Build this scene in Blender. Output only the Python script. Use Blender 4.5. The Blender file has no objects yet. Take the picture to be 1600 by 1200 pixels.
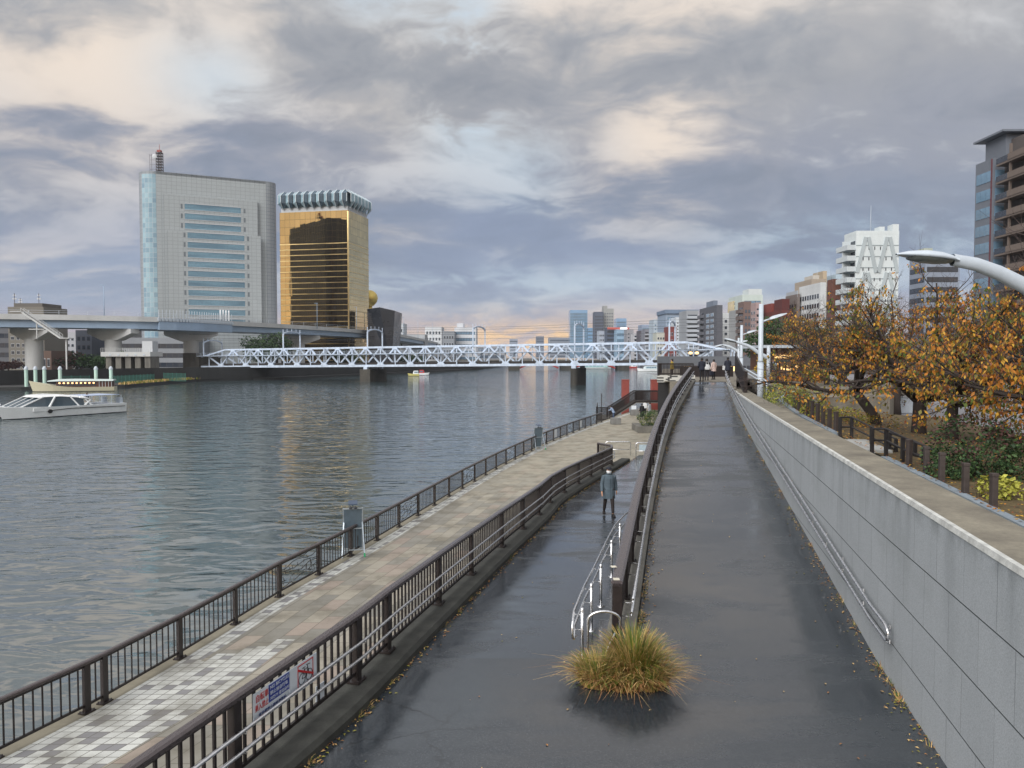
import bpy, math, random
from mathutils import Vector, Matrix, noise as mnoise
R = math.radians
sc = bpy.context.scene
col = sc.collection
H = 9.0                                   # camera height above the water
PITCH = math.atan(45 / 1200)
# ------------------------------------------------------------------ helpers
def at(px, py, z):
    """photo pixel -> point at height z on the line of sight (used only to read off real ground positions)"""
    c, s = math.cos(PITCH), math.sin(PITCH)
    u, v = (px - 800) / 1200, (600 - py) / 1200
    d = (u, c + v * s, v * c - s)
    t = (z - H) / d[2]
    return (d[0] * t, d[1] * t, z)
def at_y(px, py, Y):
    c, s = math.cos(PITCH), math.sin(PITCH)
    u, v = (px - 800) / 1200, (600 - py) / 1200
    d = (u, c + v * s, v * c - s)
    t = Y / d[1]
    return (d[0] * t, Y, H + d[2] * t)
def at_f(px, py, zf):
    """same on a sloping path whose height is zf(Y)"""
    lo, hi = 4.0, 120.0
    for _ in range(60):
        m = (lo + hi) / 2
        if at_y(px, py, m)[2] > zf(m): lo = m
        else: hi = m
    return at_y(px, py, lo)
def lerp(a, b, t): return a + (b - a) * t
def curve_x(pts):
    """x as a smooth function of y through a list of points"""
    pts = sorted((p[1], p[0]) for p in pts)
    def f(y):
        if y <= pts[0][0]: i = 0
        elif y >= pts[-1][0]: i = len(pts) - 2
        else:
            i = 0
            while pts[i + 1][0] < y: i += 1
        (y0, x0), (y1, x1) = pts[i], pts[i + 1]
        def slope(k):
            if k == 0: return (pts[1][1] - pts[0][1]) / (pts[1][0] - pts[0][0])
            if k == len(pts) - 1: return (pts[-1][1] - pts[-2][1]) / (pts[-1][0] - pts[-2][0])
            return (pts[k + 1][1] - pts[k - 1][1]) / (pts[k + 1][0] - pts[k - 1][0])
        h = y1 - y0; t = (y - y0) / h
        if t < 0: return x0 + slope(i) * (y - y0)
        if t > 1: return x1 + slope(i + 1) * (y - y1)
        a, b = slope(i) * h, slope(i + 1) * h
        return (2*t**3 - 3*t*t + 1) * x0 + (t**3 - 2*t*t + t) * a + (-2*t**3 + 3*t*t) * x1 + (t**3 - t*t) * b
    return f
def walk(fx, y0, y1, step, zf):
    """points spaced step along x = fx(y)"""
    out = [(fx(y0), y0, zf(y0))]; y = y0; px = fx(y0); acc = 0; dy = 0.01
    while y < y1:
        y += dy; x = fx(y); acc += math.hypot(x - px, dy); px = x
        if acc >= step: out.append((x, y, zf(y))); acc -= step
    return out

class MB:
    def __init__(s): s.v = []; s.f = []; s.m = []; s.uv = {}; s.sm = set()
    def add(s, vs, fs, m=0, uvs=None, smooth=False):
        o = len(s.v); s.v += [tuple(p) for p in vs]
        for k, f in enumerate(fs):
            i = len(s.f); s.f.append(tuple(j + o for j in f)); s.m.append(m)
            if uvs: s.uv[i] = uvs[k]
            if smooth: s.sm.add(i)
        return s
    def box(s, c, d, rz=0.0, m=0, tilt=None):
        x, y, z = (a / 2 for a in d)
        mt = Matrix.Rotation(rz, 3, 'Z')
        if tilt is not None: mt = mt @ tilt
        c = Vector(c)
        vs = [c + mt @ Vector((i * x, j * y, k * z)) for k in (-1, 1) for j in (-1, 1) for i in (-1, 1)]
        return s.add(vs, [(0,2,3,1), (4,5,7,6), (0,1,5,4), (2,6,7,3), (0,4,6,2), (1,3,7,5)], m)
    def bx(s, x0, y0, z0, x1, y1, z1, m=0):
        return s.box(((x0+x1)/2, (y0+y1)/2, (z0+z1)/2), (abs(x1-x0), abs(y1-y0), abs(z1-z0)), 0, m)
    def beam(s, p, q, w, h, m=0):
        p, q = Vector(p), Vector(q); d = q - p
        if d.length < 1e-6: return s
        d.normalize(); up = Vector((0, 0, 1))
        side = d.cross(up)
        if side.length < 1e-3: side = Vector((1, 0, 0))
        side.normalize(); up = side.cross(d)
        a, b = side * w / 2, up * h / 2
        vs = [e + i * a + j * b for e in (p, q) for j in (-1, 1) for i in (-1, 1)]
        return s.add(vs, [(0,1,3,2), (4,6,7,5), (0,4,5,1), (2,3,7,6), (0,2,6,4), (1,5,7,3)], m)
    def tube(s, pts, r, n=8, m=0, cap=True):
        pts = [Vector(p) for p in pts]; k = len(pts)
        rs = r if isinstance(r, (list, tuple)) else [r] * k
        vs = []; prev = None
        for i, p in enumerate(pts):
            d = (pts[min(i+1, k-1)] - pts[max(i-1, 0)])
            if d.length < 1e-9: d = Vector((0, 0, 1))
            d.normalize()
            if prev is None:
                a = d.orthogonal().normalized()
            else:
                a = prev - d * prev.dot(d)
                a = a.normalized() if a.length > 1e-6 else d.orthogonal().normalized()
            prev = a; b = d.cross(a)
            for j in range(n):
                t = 2 * math.pi * j / n
                vs.append(p + (a * math.cos(t) + b * math.sin(t)) * rs[i])
        fs = [(i*n+j, i*n+(j+1) % n, (i+1)*n+(j+1) % n, (i+1)*n+j) for i in range(k-1) for j in range(n)]
        s.add(vs, fs, m, smooth=n > 4)
        if cap and n > 2:
            o = len(s.v) - len(vs)
            s.f.append(tuple(o + j for j in reversed(range(n)))); s.m.append(m)
            s.f.append(tuple(o + (k-1)*n + j for j in range(n))); s.m.append(m)
        return s
    def prism(s, poly, z0, z1, m=0):
        n = len(poly)
        ar = sum(poly[i][0]*poly[(i+1) % n][1] - poly[(i+1) % n][0]*poly[i][1] for i in range(n))
        if ar < 0: poly = poly[::-1]
        vs = [(p[0], p[1], z0) for p in poly] + [(p[0], p[1], z1) for p in poly]
        fs = [tuple(reversed(range(n))), tuple(range(n, 2*n))] + [(i, (i+1) % n, n+(i+1) % n, n+i) for i in range(n)]
        return s.add(vs, fs, m)
    def lathe(s, prof, c, n=16, m=0):
        vs = [(c[0] + r*math.cos(2*math.pi*j/n), c[1] + r*math.sin(2*math.pi*j/n), c[2] + z) for r, z in prof for j in range(n)]
        k = len(prof)
        fs = [(i*n+j, i*n+(j+1) % n, (i+1)*n+(j+1) % n, (i+1)*n+j) for i in range(k-1) for j in range(n)]
        return s.add(vs, fs, m, smooth=True)
    def sweep(s, prof, path, m=0, close=True, cap=True):
        """prof: (offset to the right, height) swept along a path of 3-D points; UV = (run, position round the profile)"""
        path = [Vector(p) for p in path]; n = len(prof); k = len(path); vs = []; run = [0.0]
        for i in range(1, k): run.append(run[-1] + (path[i] - path[i-1]).length)
        cum = [0.0]
        for j in range(n): 
            a, b = prof[j], prof[(j+1) % n]; cum.append(cum[-1] + math.hypot(b[0]-a[0], b[1]-a[1]))
        for i, p in enumerate(path):
            d = path[min(i+1, k-1)] - path[max(i-1, 0)]; d.z = 0; d.normalize()
            r = Vector((d.y, -d.x, 0))
            for o, z in prof: vs.append(p + r*o + Vector((0, 0, z)))
        fs = []; uv = []
        for i in range(k-1):
            for j in range(n if close else n-1):
                j2 = (j+1) % n
                fs.append((i*n+j, i*n+j2, (i+1)*n+j2, (i+1)*n+j))
                uv.append([(run[i], cum[j]), (run[i], cum[j+1]), (run[i+1], cum[j+1]), (run[i+1], cum[j])])
        s.add(vs, fs, m, uv)
        if close and cap:
            o = len(s.v) - len(vs)
            s.f.append(tuple(o + j for j in reversed(range(n)))); s.m.append(m)
            s.f.append(tuple(o + (k-1)*n + j for j in range(n))); s.m.append(m)
        return s
    def ribbon(s, L, Rr, m=0, cross=1):
        """sheet between two polylines, UV = (metres along, metres across)"""
        run = 0.0; vs = []; us = []
        for i in range(len(L)):
            a, b = Vector(L[i]), Vector(Rr[i])
            if i: run += ((a + b) / 2 - (Vector(L[i-1]) + Vector(Rr[i-1])) / 2).length
            for c in range(cross + 1):
                vs.append(a.lerp(b, c / cross)); us.append((run, (b - a).length * c / cross))
        w = cross + 1; fs = []; uv = []
        for i in range(len(L) - 1):
            for c in range(cross):
                f = (i*w+c, i*w+c+1, (i+1)*w+c+1, (i+1)*w+c); fs.append(f); uv.append([us[j] for j in f])
        return s.add(vs, fs, m, uv)
    def build(s, name, mats, parent=None, smooth=False, bevel=0.0, origin=None):
        me = bpy.data.meshes.new(name)
        vs = s.v
        o = bpy.data.objects.new(name, me)
        if parent is not None:
            root = parent
            while root.parent: root = root.parent
            inv = (Matrix.Translation(root.location) @ Matrix.Rotation(root.rotation_euler.z, 4, 'Z')).inverted()
            vs = [inv @ Vector(p) for p in vs]; o.parent = parent
        else:
            if origin is None:
                xs = [p[0] for p in vs]; ys = [p[1] for p in vs]
                origin = ((min(xs)+max(xs))/2, (min(ys)+max(ys))/2, min(p[2] for p in vs))
            q = Vector(origin); vs = [Vector(p) - q for p in vs]; o.location = q
        me.from_pydata([tuple(p) for p in vs], [], s.f)
        for mt in (mats if isinstance(mats, (list, tuple)) else [mats]): me.materials.append(mt)
        me.polygons.foreach_set('material_index', s.m)
        if smooth: me.polygons.foreach_set('use_smooth', [True] * len(s.f))
        elif s.sm: me.polygons.foreach_set('use_smooth', [i in s.sm for i in range(len(s.f))])
        if s.uv:
            ul = me.uv_layers.new(name='UVMap').data
            for i, u in s.uv.items():
                st = me.polygons[i].loop_start
                for k, c in enumerate(u): ul[st + k].uv = c
        me.update()
        col.objects.link(o)
        if bevel:
            b = o.modifiers.new('Bevel', 'BEVEL'); b.width = bevel; b.segments = 2; b.limit_method = 'ANGLE'
        return o
def tag(o, label, cat, group=None, kind=None):
    o['label'] = label; o['category'] = cat
    if group: o['group'] = group
    if kind: o['kind'] = kind
    return o
def thing(name, loc, label, cat, group=None, rz=0.0):
    o = bpy.data.objects.new(name, None); o.location = loc; o.rotation_euler.z = rz; o.empty_display_size = .3
    col.objects.link(o); return tag(o, label, cat, group)
def struct(o, label=None, cat=None):
    o['kind'] = 'structure'
    if label: o['label'] = label; o['category'] = cat
    return o
KIDS = {}
def copy_thing(src, loc, rz, label, group=None):
    ch = [c for c in src.children_recursive]
    r = src.copy(); col.objects.link(r); r.location = loc; r.rotation_euler.z = rz; mp = {src: r}
    r['label'] = label
    if group: r['group'] = group
    for c in ch:
        d = c.copy(); col.objects.link(d); d.parent = mp[c.parent]; mp[c] = d
    return r

# ------------------------------------------------------------------ node helpers
class NT:
    def __init__(s, tree): s.t = tree; s.n = tree.nodes; s.l = tree.links
    def new(s, ty, **kw):
        n = s.n.new(ty)
        for k, v in kw.items(): setattr(n, k, v)
        return n
    def put(s, sock, v):
        if isinstance(v, bpy.types.NodeSocket): s.l.new(v, sock)
        elif v is not None:
            try: sock.default_value = v
            except Exception: sock.default_value = (v[0], v[1], v[2], 1) if hasattr(v, '__len__') else v
    def math(s, op, a, b=None, c=None, clamp=False):
        n = s.new('ShaderNodeMath', operation=op); n.use_clamp = clamp
        s.put(n.inputs[0], a)
        if b is not None: s.put(n.inputs[1], b)
        if c is not None: s.put(n.inputs[2], c)
        return n.outputs[0]
    def vmath(s, op, a, b=None):
        n = s.new('ShaderNodeVectorMath', operation=op); s.put(n.inputs[0], a)
        if b is not None: s.put(n.inputs[1], b)
        return n.outputs['Value'] if op in ('LENGTH', 'DOT_PRODUCT', 'DISTANCE') else n.outputs[0]
    def ss(s, x, a, b, lo=0.0, hi=1.0):
        n = s.new('ShaderNodeMapRange', interpolation_type='SMOOTHSTEP')
        for i, v in enumerate((x, a, b, lo, hi)): s.put(n.inputs[i], v)
        return n.outputs[0]
    def noise(s, vec, scale, detail=4, rough=.5, dist=0.0, out=0, dim='3D'):
        n = s.new('ShaderNodeTexNoise', noise_dimensions=dim)
        if vec is not None: s.put(n.inputs['Vector'], vec)
        s.put(n.inputs['Scale'], scale); n.inputs['Detail'].default_value = detail
        n.inputs['Roughness'].default_value = rough; n.inputs['Distortion'].default_value = dist
        return n.outputs[out]
    def mix(s, f, a, b, mode='MIX'):
        n = s.new('ShaderNodeMix', data_type='RGBA', blend_type=mode)
        s.put(n.inputs[0], f); s.put(n.inputs[6], c4(a)); s.put(n.inputs[7], c4(b))
        return n.outputs[2]
    def ramp(s, f, stops, interp='LINEAR'):
        n = s.new('ShaderNodeValToRGB'); n.color_ramp.interpolation = interp
        e = n.color_ramp.elements
        while len(e) < len(stops): e.new(.5)
        for k, (p, c) in enumerate(stops): e[k].position = p; e[k].color = c4(c)
        s.put(n.inputs[0], f); return n.outputs[0]
    def mapv(s, vec, scale=(1, 1, 1), rot=(0, 0, 0), loc=(0, 0, 0)):
        n = s.new('ShaderNodeMapping'); s.put(n.inputs[0], vec)
        n.inputs['Scale'].default_value = scale; n.inputs['Rotation'].default_value = rot; n.inputs['Location'].default_value = loc
        return n.outputs[0]
    def sep(s, v):
        n = s.new('ShaderNodeSeparateXYZ'); s.put(n.inputs[0], v); return n.outputs
    def comb(s, x, y, z):
        n = s.new('ShaderNodeCombineXYZ')
        for i, v in enumerate((x, y, z)): s.put(n.inputs[i], v)
        return n.outputs[0]
    def bump(s, h, strength=.3, dist=.02):
        n = s.new('ShaderNodeBump'); s.put(n.inputs['Height'], h); s.put(n.inputs['Strength'], strength); n.inputs['Distance'].default_value = dist
        return n.outputs[0]
def c4(c):
    if isinstance(c, bpy.types.NodeSocket): return c
    if isinstance(c, (int, float)): return (c, c, c, 1)
    return (c[0], c[1], c[2], 1)
def srgb(r, g, b):
    f = lambda v: (v/255/12.92) if v/255 <= .04045 else ((v/255+.055)/1.055)**2.4
    return (f(r), f(g), f(b))
def new_mat(name):
    m = bpy.data.materials.new(name); m.use_nodes = True
    t = NT(m.node_tree); b = m.node_tree.nodes['Principled BSDF']
    return m, t, b
def mat(name, c, rough=.6, metal=0.0, var=.15, scale=6.0, bump=0.0, bscale=40.0, spec=.5, c2=None, stretch=None, emit=None, es=1.0):
    """painted / stone / metal surface with slight procedural variation in colour and roughness"""
    m, t, b = new_mat(name)
    tc = t.new('ShaderNodeTexCoord').outputs['Object']
    v = t.mapv(tc, stretch) if stretch else tc
    n = t.noise(v, scale, 5, .6)
    lo = tuple(x * (1 - var) for x in c); hi = c2 if c2 else tuple(min(1, x * (1 + var)) for x in c)
    cc = t.ramp(n, [(.3, lo), (.7, hi)])
    if metal < .5:
        g = t.noise(tc, scale*11, 4, .7)
        cc = t.mix(t.ss(g, .3, .72, min(.5, var*1.3), 0), cc, tuple(x*.6 for x in c))
    t.put(b.inputs['Base Color'], cc)
    t.put(b.inputs['Roughness'], t.ss(n, .25, .75, max(.03, rough - .08), min(1, rough + .08)))
    b.inputs['Metallic'].default_value = metal
    b.inputs['Specular IOR Level'].default_value = spec
    if bump: t.put(b.inputs['Normal'], t.bump(t.noise(tc, bscale, 4, .6), bump, .01))
    if emit: b.inputs['Emission Color'].default_value = c4(emit); b.inputs['Emission Strength'].default_value = es
    return m

# ------------------------------------------------------------------ camera, world, sun
cam = bpy.data.cameras.new('camera'); cam.sensor_width = 36; cam.lens = 27.0; cam.clip_start = .05; cam.clip_end = 30000
co = bpy.data.objects.new('camera', cam); co.location = (0, 0, H); co.rotation_euler = (math.pi/2 - PITCH, 0, 0)
col.objects.link(co); sc.camera = co
sc.view_settings.view_transform = 'Standard'; sc.view_settings.look = 'None'
sc.view_settings.exposure = 0.45; sc.view_settings.gamma = 1.0
sc.render.engine = 'CYCLES'
sc.cycles.max_bounces = 8; sc.cycles.caustics_reflective = False; sc.cycles.caustics_refractive = False
SUN_EL, SUN_ROT = R(38), R(215)
w = bpy.data.worlds.new('World'); sc.world = w; w.use_nodes = True
t = NT(w.node_tree); t.n.clear()
out = t.new('ShaderNodeOutputWorld')
d = t.vmath('NORMALIZE', t.new('ShaderNodeTexCoord').outputs['Generated'])
x, y, z = t.sep(d)
za = t.math('MAXIMUM', z, 0.0)
den = t.math('ADD', za, .30)
px_, py_ = t.math('DIVIDE', x, den), t.math('DIVIDE', y, den)
p = t.comb(px_, py_, t.math('MULTIPLY', za, 1.2))
wv = t.noise(t.mapv(p, (1, 1, 1), loc=(5.2, 1.7, 3)), 1.6, 4, .5, out=1)
pw = t.vmath('ADD', p, t.vmath('MULTIPLY', t.vmath('SUBTRACT', wv, (.5, .5, .5)), (.42, .42, .42)))
def field(loc):
    """cloud density: large masses, billows and ragged detail"""
    q = t.mapv(pw, (1, 1, 1), loc=loc)
    a = t.noise(t.mapv(q, (1.0, 1.15, 1)), 1.15, 2, .5)
    b = t.noise(t.mapv(q, (1.0, 1.25, 1), loc=(4, 9, 1)), 2.35, 7, .54, .3)
    return t.math('ADD', t.math('MULTIPLY', a, .55), t.math('MULTIPLY', b, .6))
n0 = field((2.3, 6.1, 0)); n1 = field((2.3 + .05, 6.1 + .13, -.05))
nf = t.noise(t.mapv(pw, (1, 1.2, 1), loc=(8.3, 4.1, 2)), 7.5, 8, .62, .4)
nm = t.ss(n0, .35, .8)
def spot(az, el, ra, re):
    """soft patch of sky round a compass direction: 1 in the middle, 0 outside"""
    A, E = R(az), R(el)
    dx = t.math('DIVIDE', t.math('SUBTRACT', t.math('ARCTAN2', x, y), A), R(ra))
    dz = t.math('DIVIDE', t.math('SUBTRACT', t.math('ARCSINE', z), E), R(re))
    r2 = t.math('ADD', t.math('MULTIPLY', dx, dx), t.math('MULTIPLY', dz, dz))
    return t.math('EXPONENT', t.math('MULTIPLY', r2, -1.0))
def fade(*a):
    r = a[0]
    for q in a[1:]: r = t.math('ADD', r, q)
    return r
emb = t.math('MULTIPLY', t.math('SUBTRACT', n0, n1), 9.0)            # sides of the lumps towards / away from the low light
dens = t.math('SUBTRACT', n0, .58)
el = t.math('ADD', za, t.math('MULTIPLY', t.math('MULTIPLY', dens, .3), t.ss(za, 0, .15)))
base = t.ramp(t.math('MULTIPLY', el, 1.25), [
    (0.0, srgb(204, 188, 188)), (.04, srgb(184, 178, 190)), (.085, srgb(156, 168, 190)), (.15, srgb(138, 150, 174)), (.21, srgb(134, 144, 163)),
    (.29, srgb(150, 154, 166)), (.39, srgb(164, 165, 169)), (.52, srgb(172, 174, 177)), (.8, srgb(176, 178, 180))])
glow = t.math('MULTIPLY', t.math('ADD', t.math('MULTIPLY', spot(2, 1.1, 8, 1.2), 1.0), t.math('MULTIPLY', spot(-6, 1.0, 22, 2.0), .22)), t.ss(nf, .3, .62), clamp=True)
hi = t.ss(za, .03, .28)
shade = t.math('ADD', t.math('MULTIPLY', emb, .5), t.math('ADD', t.math('MULTIPLY', dens, -1.5), t.math('MULTIPLY', t.math('SUBTRACT', nf, .5), .95)))
amp = t.math('ADD', .45, t.math('MULTIPLY', hi, .55))
c = t.mix(t.math('MULTIPLY', t.ss(shade, -.02, -.75), t.math('MULTIPLY', amp, .6)), base, t.mix(hi, srgb(114, 127, 149), srgb(124, 131, 142)))
c = t.mix(t.math('MULTIPLY', t.ss(shade, .0, .6), t.math('MULTIPLY', amp, .72)), c, t.mix(hi, srgb(200, 201, 212), srgb(210, 211, 213)))
warm = fade(spot(-29, 19, 11, 7), spot(11, 16, 5, 6), spot(-4, 20.5, 7, 5), t.math('MULTIPLY', spot(12, 24, 16, 4), .7), t.math('MULTIPLY', spot(-33, 5.0, 20, 1.8), .5), t.math('MULTIPLY', spot(8, 3, 18, 1.4), .45), t.math('MULTIPLY', spot(-17, 21, 5, 4), .4), t.math('MULTIPLY', spot(-12, 9, 6, 1.6), .35))
warm = t.math('MULTIPLY', warm, t.ss(shade, -.3, .4), clamp=True)
c = t.mix(t.math('MULTIPLY', warm, .86), c, srgb(240, 224, 207))
gaps = fade(t.math('MULTIPLY', spot(-3.4, 20.5, 3.2, 5.5), 1.5), t.math('MULTIPLY', spot(-21, 18.5, 4, 2.4), .7), spot(-10, 25, 4, 2.5), t.math('MULTIPLY', spot(24, 8, 10, 2.2), .45), t.math('MULTIPLY', spot(5, 5.2, 26, 1.3), .45), t.math('MULTIPLY', spot(1, 14, 3, 3), .4))
gaps = t.math('MULTIPLY', gaps, t.ss(t.math('ADD', shade, t.math('MULTIPLY', nf, .25)), -.1, .42), clamp=True)
c = t.mix(t.math('MULTIPLY', gaps, .62), c, srgb(206, 228, 240))
c = t.mix(glow, c, srgb(255, 214, 165))
c = t.mix(t.math('MULTIPLY', t.ss(z, .36, .62), t.math('ADD', .35, t.math('MULTIPLY', t.ss(shade, -.3, .4), .6))), c, srgb(230, 224, 222))      # brighter cloud overhead
behind = t.ss(y, .1, -.5)                               # the brighter, warmer half of the sky behind the viewer
c = t.mix(t.math('MULTIPLY', behind, .7), c, t.mix(t.ss(z, 0, .5), srgb(250, 214, 160), srgb(214, 220, 228)))
sky = t.new('ShaderNodeTexSky', sky_type='NISHITA'); sky.sun_disc = False
sky.sun_elevation = SUN_EL; sky.sun_rotation = SUN_ROT; sky.altitude = 10; sky.dust_density = 1.5; sky.ozone_density = 1.5
b1 = t.new('ShaderNodeBackground'); t.put(b1.inputs[0], sky.outputs[0]); b1.inputs[1].default_value = .12
b2 = t.new('ShaderNodeBackground'); t.put(b2.inputs[0], c); b2.inputs[1].default_value = .8
ms = t.new('ShaderNodeMixShader')
t.put(ms.inputs[0], t.math('SUBTRACT', .96, t.math('MULTIPLY', gaps, .2)))
t.l.new(b1.outputs[0], ms.inputs[1]); t.l.new(b2.outputs[0], ms.inputs[2]); t.l.new(ms.outputs[0], out.inputs[0])
sl = bpy.data.lights.new('sun', 'SUN'); sl.energy = 2.4; sl.angle = R(50); sl.color = (1.0, .97, .94)
so = bpy.data.objects.new('sun', sl); so.rotation_euler = (math.pi/2 - SUN_EL, 0, math.pi - SUN_ROT)
so.location = (-20, -30, 60); col.objects.link(so)
# ------------------------------------------------------------------ shared materials
M = {}
M['brown'] = mat('brown_paint', srgb(47, 40, 39), .42, var=.25, scale=9, bump=.15, bscale=60)
M['brown_bar'] = mat('brown_bar_paint', srgb(40, 34, 34), .45, var=.25, scale=12)
M['rail'] = mat('rail_cap', srgb(84, 77, 78), .3, var=.22, scale=14, bump=.25, bscale=90, stretch=(3, .6, 3))
M['steel'] = mat('stainless_steel', (.80, .81, .83), .3, 1.0, var=.12, scale=20)
M['kerb'] = mat('kerb_concrete', srgb(66, 67, 63), .85, var=.5, scale=3.5, bump=.5, bscale=45)
M['white_metal'] = mat('white_painted_metal', srgb(192, 202, 212), .38, var=.08, scale=4)
M['conc'] = mat('plain_concrete', srgb(168, 170, 168), .8, var=.14, scale=1.3, bump=.2, bscale=20)
M['conc_dark'] = mat('weathered_concrete', srgb(116, 114, 108), .85, var=.35, scale=.8, bump=.3, bscale=14, stretch=(1, 1, .25))
M['soil'] = mat('planting_soil', srgb(88, 74, 56), .95, var=.5, scale=6, bump=.8, bscale=25, c2=srgb(128, 112, 74))
M['glass'] = mat('window_glass', srgb(58, 70, 82), .08, var=.3, scale=.6, spec=.8)

def asphalt():
    m, t, b = new_mat('damp_asphalt')
    tc = t.new('ShaderNodeTexCoord').outputs['Object']
    wet = t.noise(t.mapv(tc, (.42, .8, 1), rot=(0, 0, R(10))), 1.0, 5, .58, .6)        # damp, smoother patches
    big = t.noise(t.mapv(tc, (.12, .2, .5), loc=(3, 7, 0)), 1.0, 3, .5)
    streak = t.noise(t.mapv(tc, (.9, 2.6, 1), rot=(0, 0, R(14))), 1.0, 6, .6, .8)
    fine = t.noise(tc, 48, 5, .75)
    grit = t.noise(tc, 130, 3, .7)
    vor = t.new('ShaderNodeTexVoronoi', feature='DISTANCE_TO_EDGE'); t.put(vor.inputs['Vector'], t.vmath('ADD', t.mapv(tc, (.22, .34, 1)), t.vmath('MULTIPLY', t.noise(tc, 1.3, 4, .6, out=1), (.25, .25, 0)))); vor.inputs['Scale'].default_value = 1.0
    crack = t.math('MULTIPLY', t.ss(vor.outputs['Distance'], .0, .006, 1, 0), t.ss(big, .5, .62))
    s = t.math('ADD', t.math('ADD', t.math('MULTIPLY', wet, .6), t.math('MULTIPLY', streak, .3)), t.math('MULTIPLY', big, .3))
    c = t.ramp(s, [(.42, srgb(48, 55, 61)), (.58, srgb(38, 45, 52)), (.74, srgb(31, 38, 45))])
    c = t.mix(t.math('MULTIPLY', t.ss(fine, .35, .75), .5), c, srgb(92, 96, 99))
    c = t.mix(t.ss(grit, .62, .78, 0, .5), c, srgb(134, 136, 136))
    c = t.mix(t.ss(grit, .42, .3, 0, .5), c, srgb(26, 29, 32))
    c = t.mix(t.math('MULTIPLY', crack, .75), c, srgb(24, 26, 28))
    t.put(b.inputs['Base Color'], c)
    t.put(b.inputs['Roughness'], t.ss(s, .44, .64, .46, .12))
    b.inputs['Specular IOR Level'].default_value = 1.0
    h = t.math('ADD', t.math('MULTIPLY', fine, .5), t.math('MULTIPLY', grit, .5))
    t.put(b.inputs['Normal'], t.bump(t.math('SUBTRACT', h, crack), t.ss(s, .48, .68, .4, .07), .006))
    return m
M['asphalt'] = asphalt()
def cells(t, u, v, su, sv, off):
    """random value and joint mask of a running-bond grid"""
    fv = t.math('DIVIDE', v, sv); row = t.math('FLOOR', fv)
    fu = t.math('ADD', t.math('DIVIDE', u, su), t.math('MULTIPLY', t.math('MODULO', row, 2.0), off)); cu = t.math('FLOOR', fu)
    wn = t.new('ShaderNodeTexWhiteNoise', noise_dimensions='2D'); t.put(wn.inputs['Vector'], t.comb(cu, row, 0))
    def edge(f, size, w):
        fr = t.math('FRACT', f); dd = t.math('MINIMUM', fr, t.math('SUBTRACT', 1.0, fr))
        return t.math('LESS_THAN', t.math('MULTIPLY', dd, size), w)
    return wn.outputs['Value'], wn.outputs['Color'], t.math('MAXIMUM', edge(fu, su, .008), edge(fv, sv, .008))
def paving():
    m, t, b = new_mat('promenade_paving')
    u, v, _ = t.sep(t.new('ShaderNodeUVMap').outputs[0])
    tc = t.new('ShaderNodeTexCoord').outputs['Object']
    r1, _, g1 = cells(t, u, v, .22, .22, 0.0)
    mos = t.mix(t.math('GREATER_THAN', r1, .8), t.mix(r1, srgb(196, 198, 194), srgb(214, 216, 210)), srgb(138, 138, 140))
    mos = t.mix(g1, mos, srgb(96, 94, 88))
    r2, _, g2 = cells(t, u, v, .9, .45, .5)
    slab = t.ramp(r2, [(0, srgb(130, 128, 120)), (.28, srgb(142, 139, 130)), (.29, srgb(146, 143, 134)), (.58, srgb(138, 135, 125)), (.6, srgb(154, 142, 131)), (.74, srgb(160, 147, 135)), (.75, srgb(166, 160, 146)), (1, srgb(158, 152, 138))])
    slab = t.mix(g2, slab, srgb(92, 86, 76))
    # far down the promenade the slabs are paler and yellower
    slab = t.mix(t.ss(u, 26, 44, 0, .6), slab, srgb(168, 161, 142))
    near = t.math('MULTIPLY', t.math('LESS_THAN', u, t.math('ADD', 14.2, t.math('MULTIPLY', t.math('FLOOR', t.math('DIVIDE', v, .44)), .44))), t.math('LESS_THAN', v, 2.2))
    near = t.math('MULTIPLY', near, t.math('GREATER_THAN', v, .33))
    strip = t.math('MULTIPLY', t.math('LESS_THAN', v, .77), t.math('GREATER_THAN', v, .33))
    isM = t.math('MAXIMUM', near, strip)
    c = t.mix(isM, slab, mos)
    c = t.mix(t.math('LESS_THAN', v, .33), c, srgb(140, 134, 116))
    dirt = t.noise(tc, .9, 6, .62)
    spec = t.noise(tc, 60, 3, .6)
    c = t.mix(t.math('MULTIPLY', t.ss(dirt, .4, .7), .62), c, srgb(100, 96, 84))
    c = t.mix(t.math('MULTIPLY', t.ss(spec, .4, .7), .2), c, srgb(110, 104, 92))
    t.put(b.inputs['Base Color'], c); t.put(b.inputs['Roughness'], t.ss(dirt, .3, .7, .5, .8))
    t.put(b.inputs['Normal'], t.bump(t.math('SUBTRACT', spec, t.math('MULTIPLY', t.math('MAXIMUM', g1, g2), .7)), .3, .006))
    return m
M['paving'] = paving()
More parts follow.
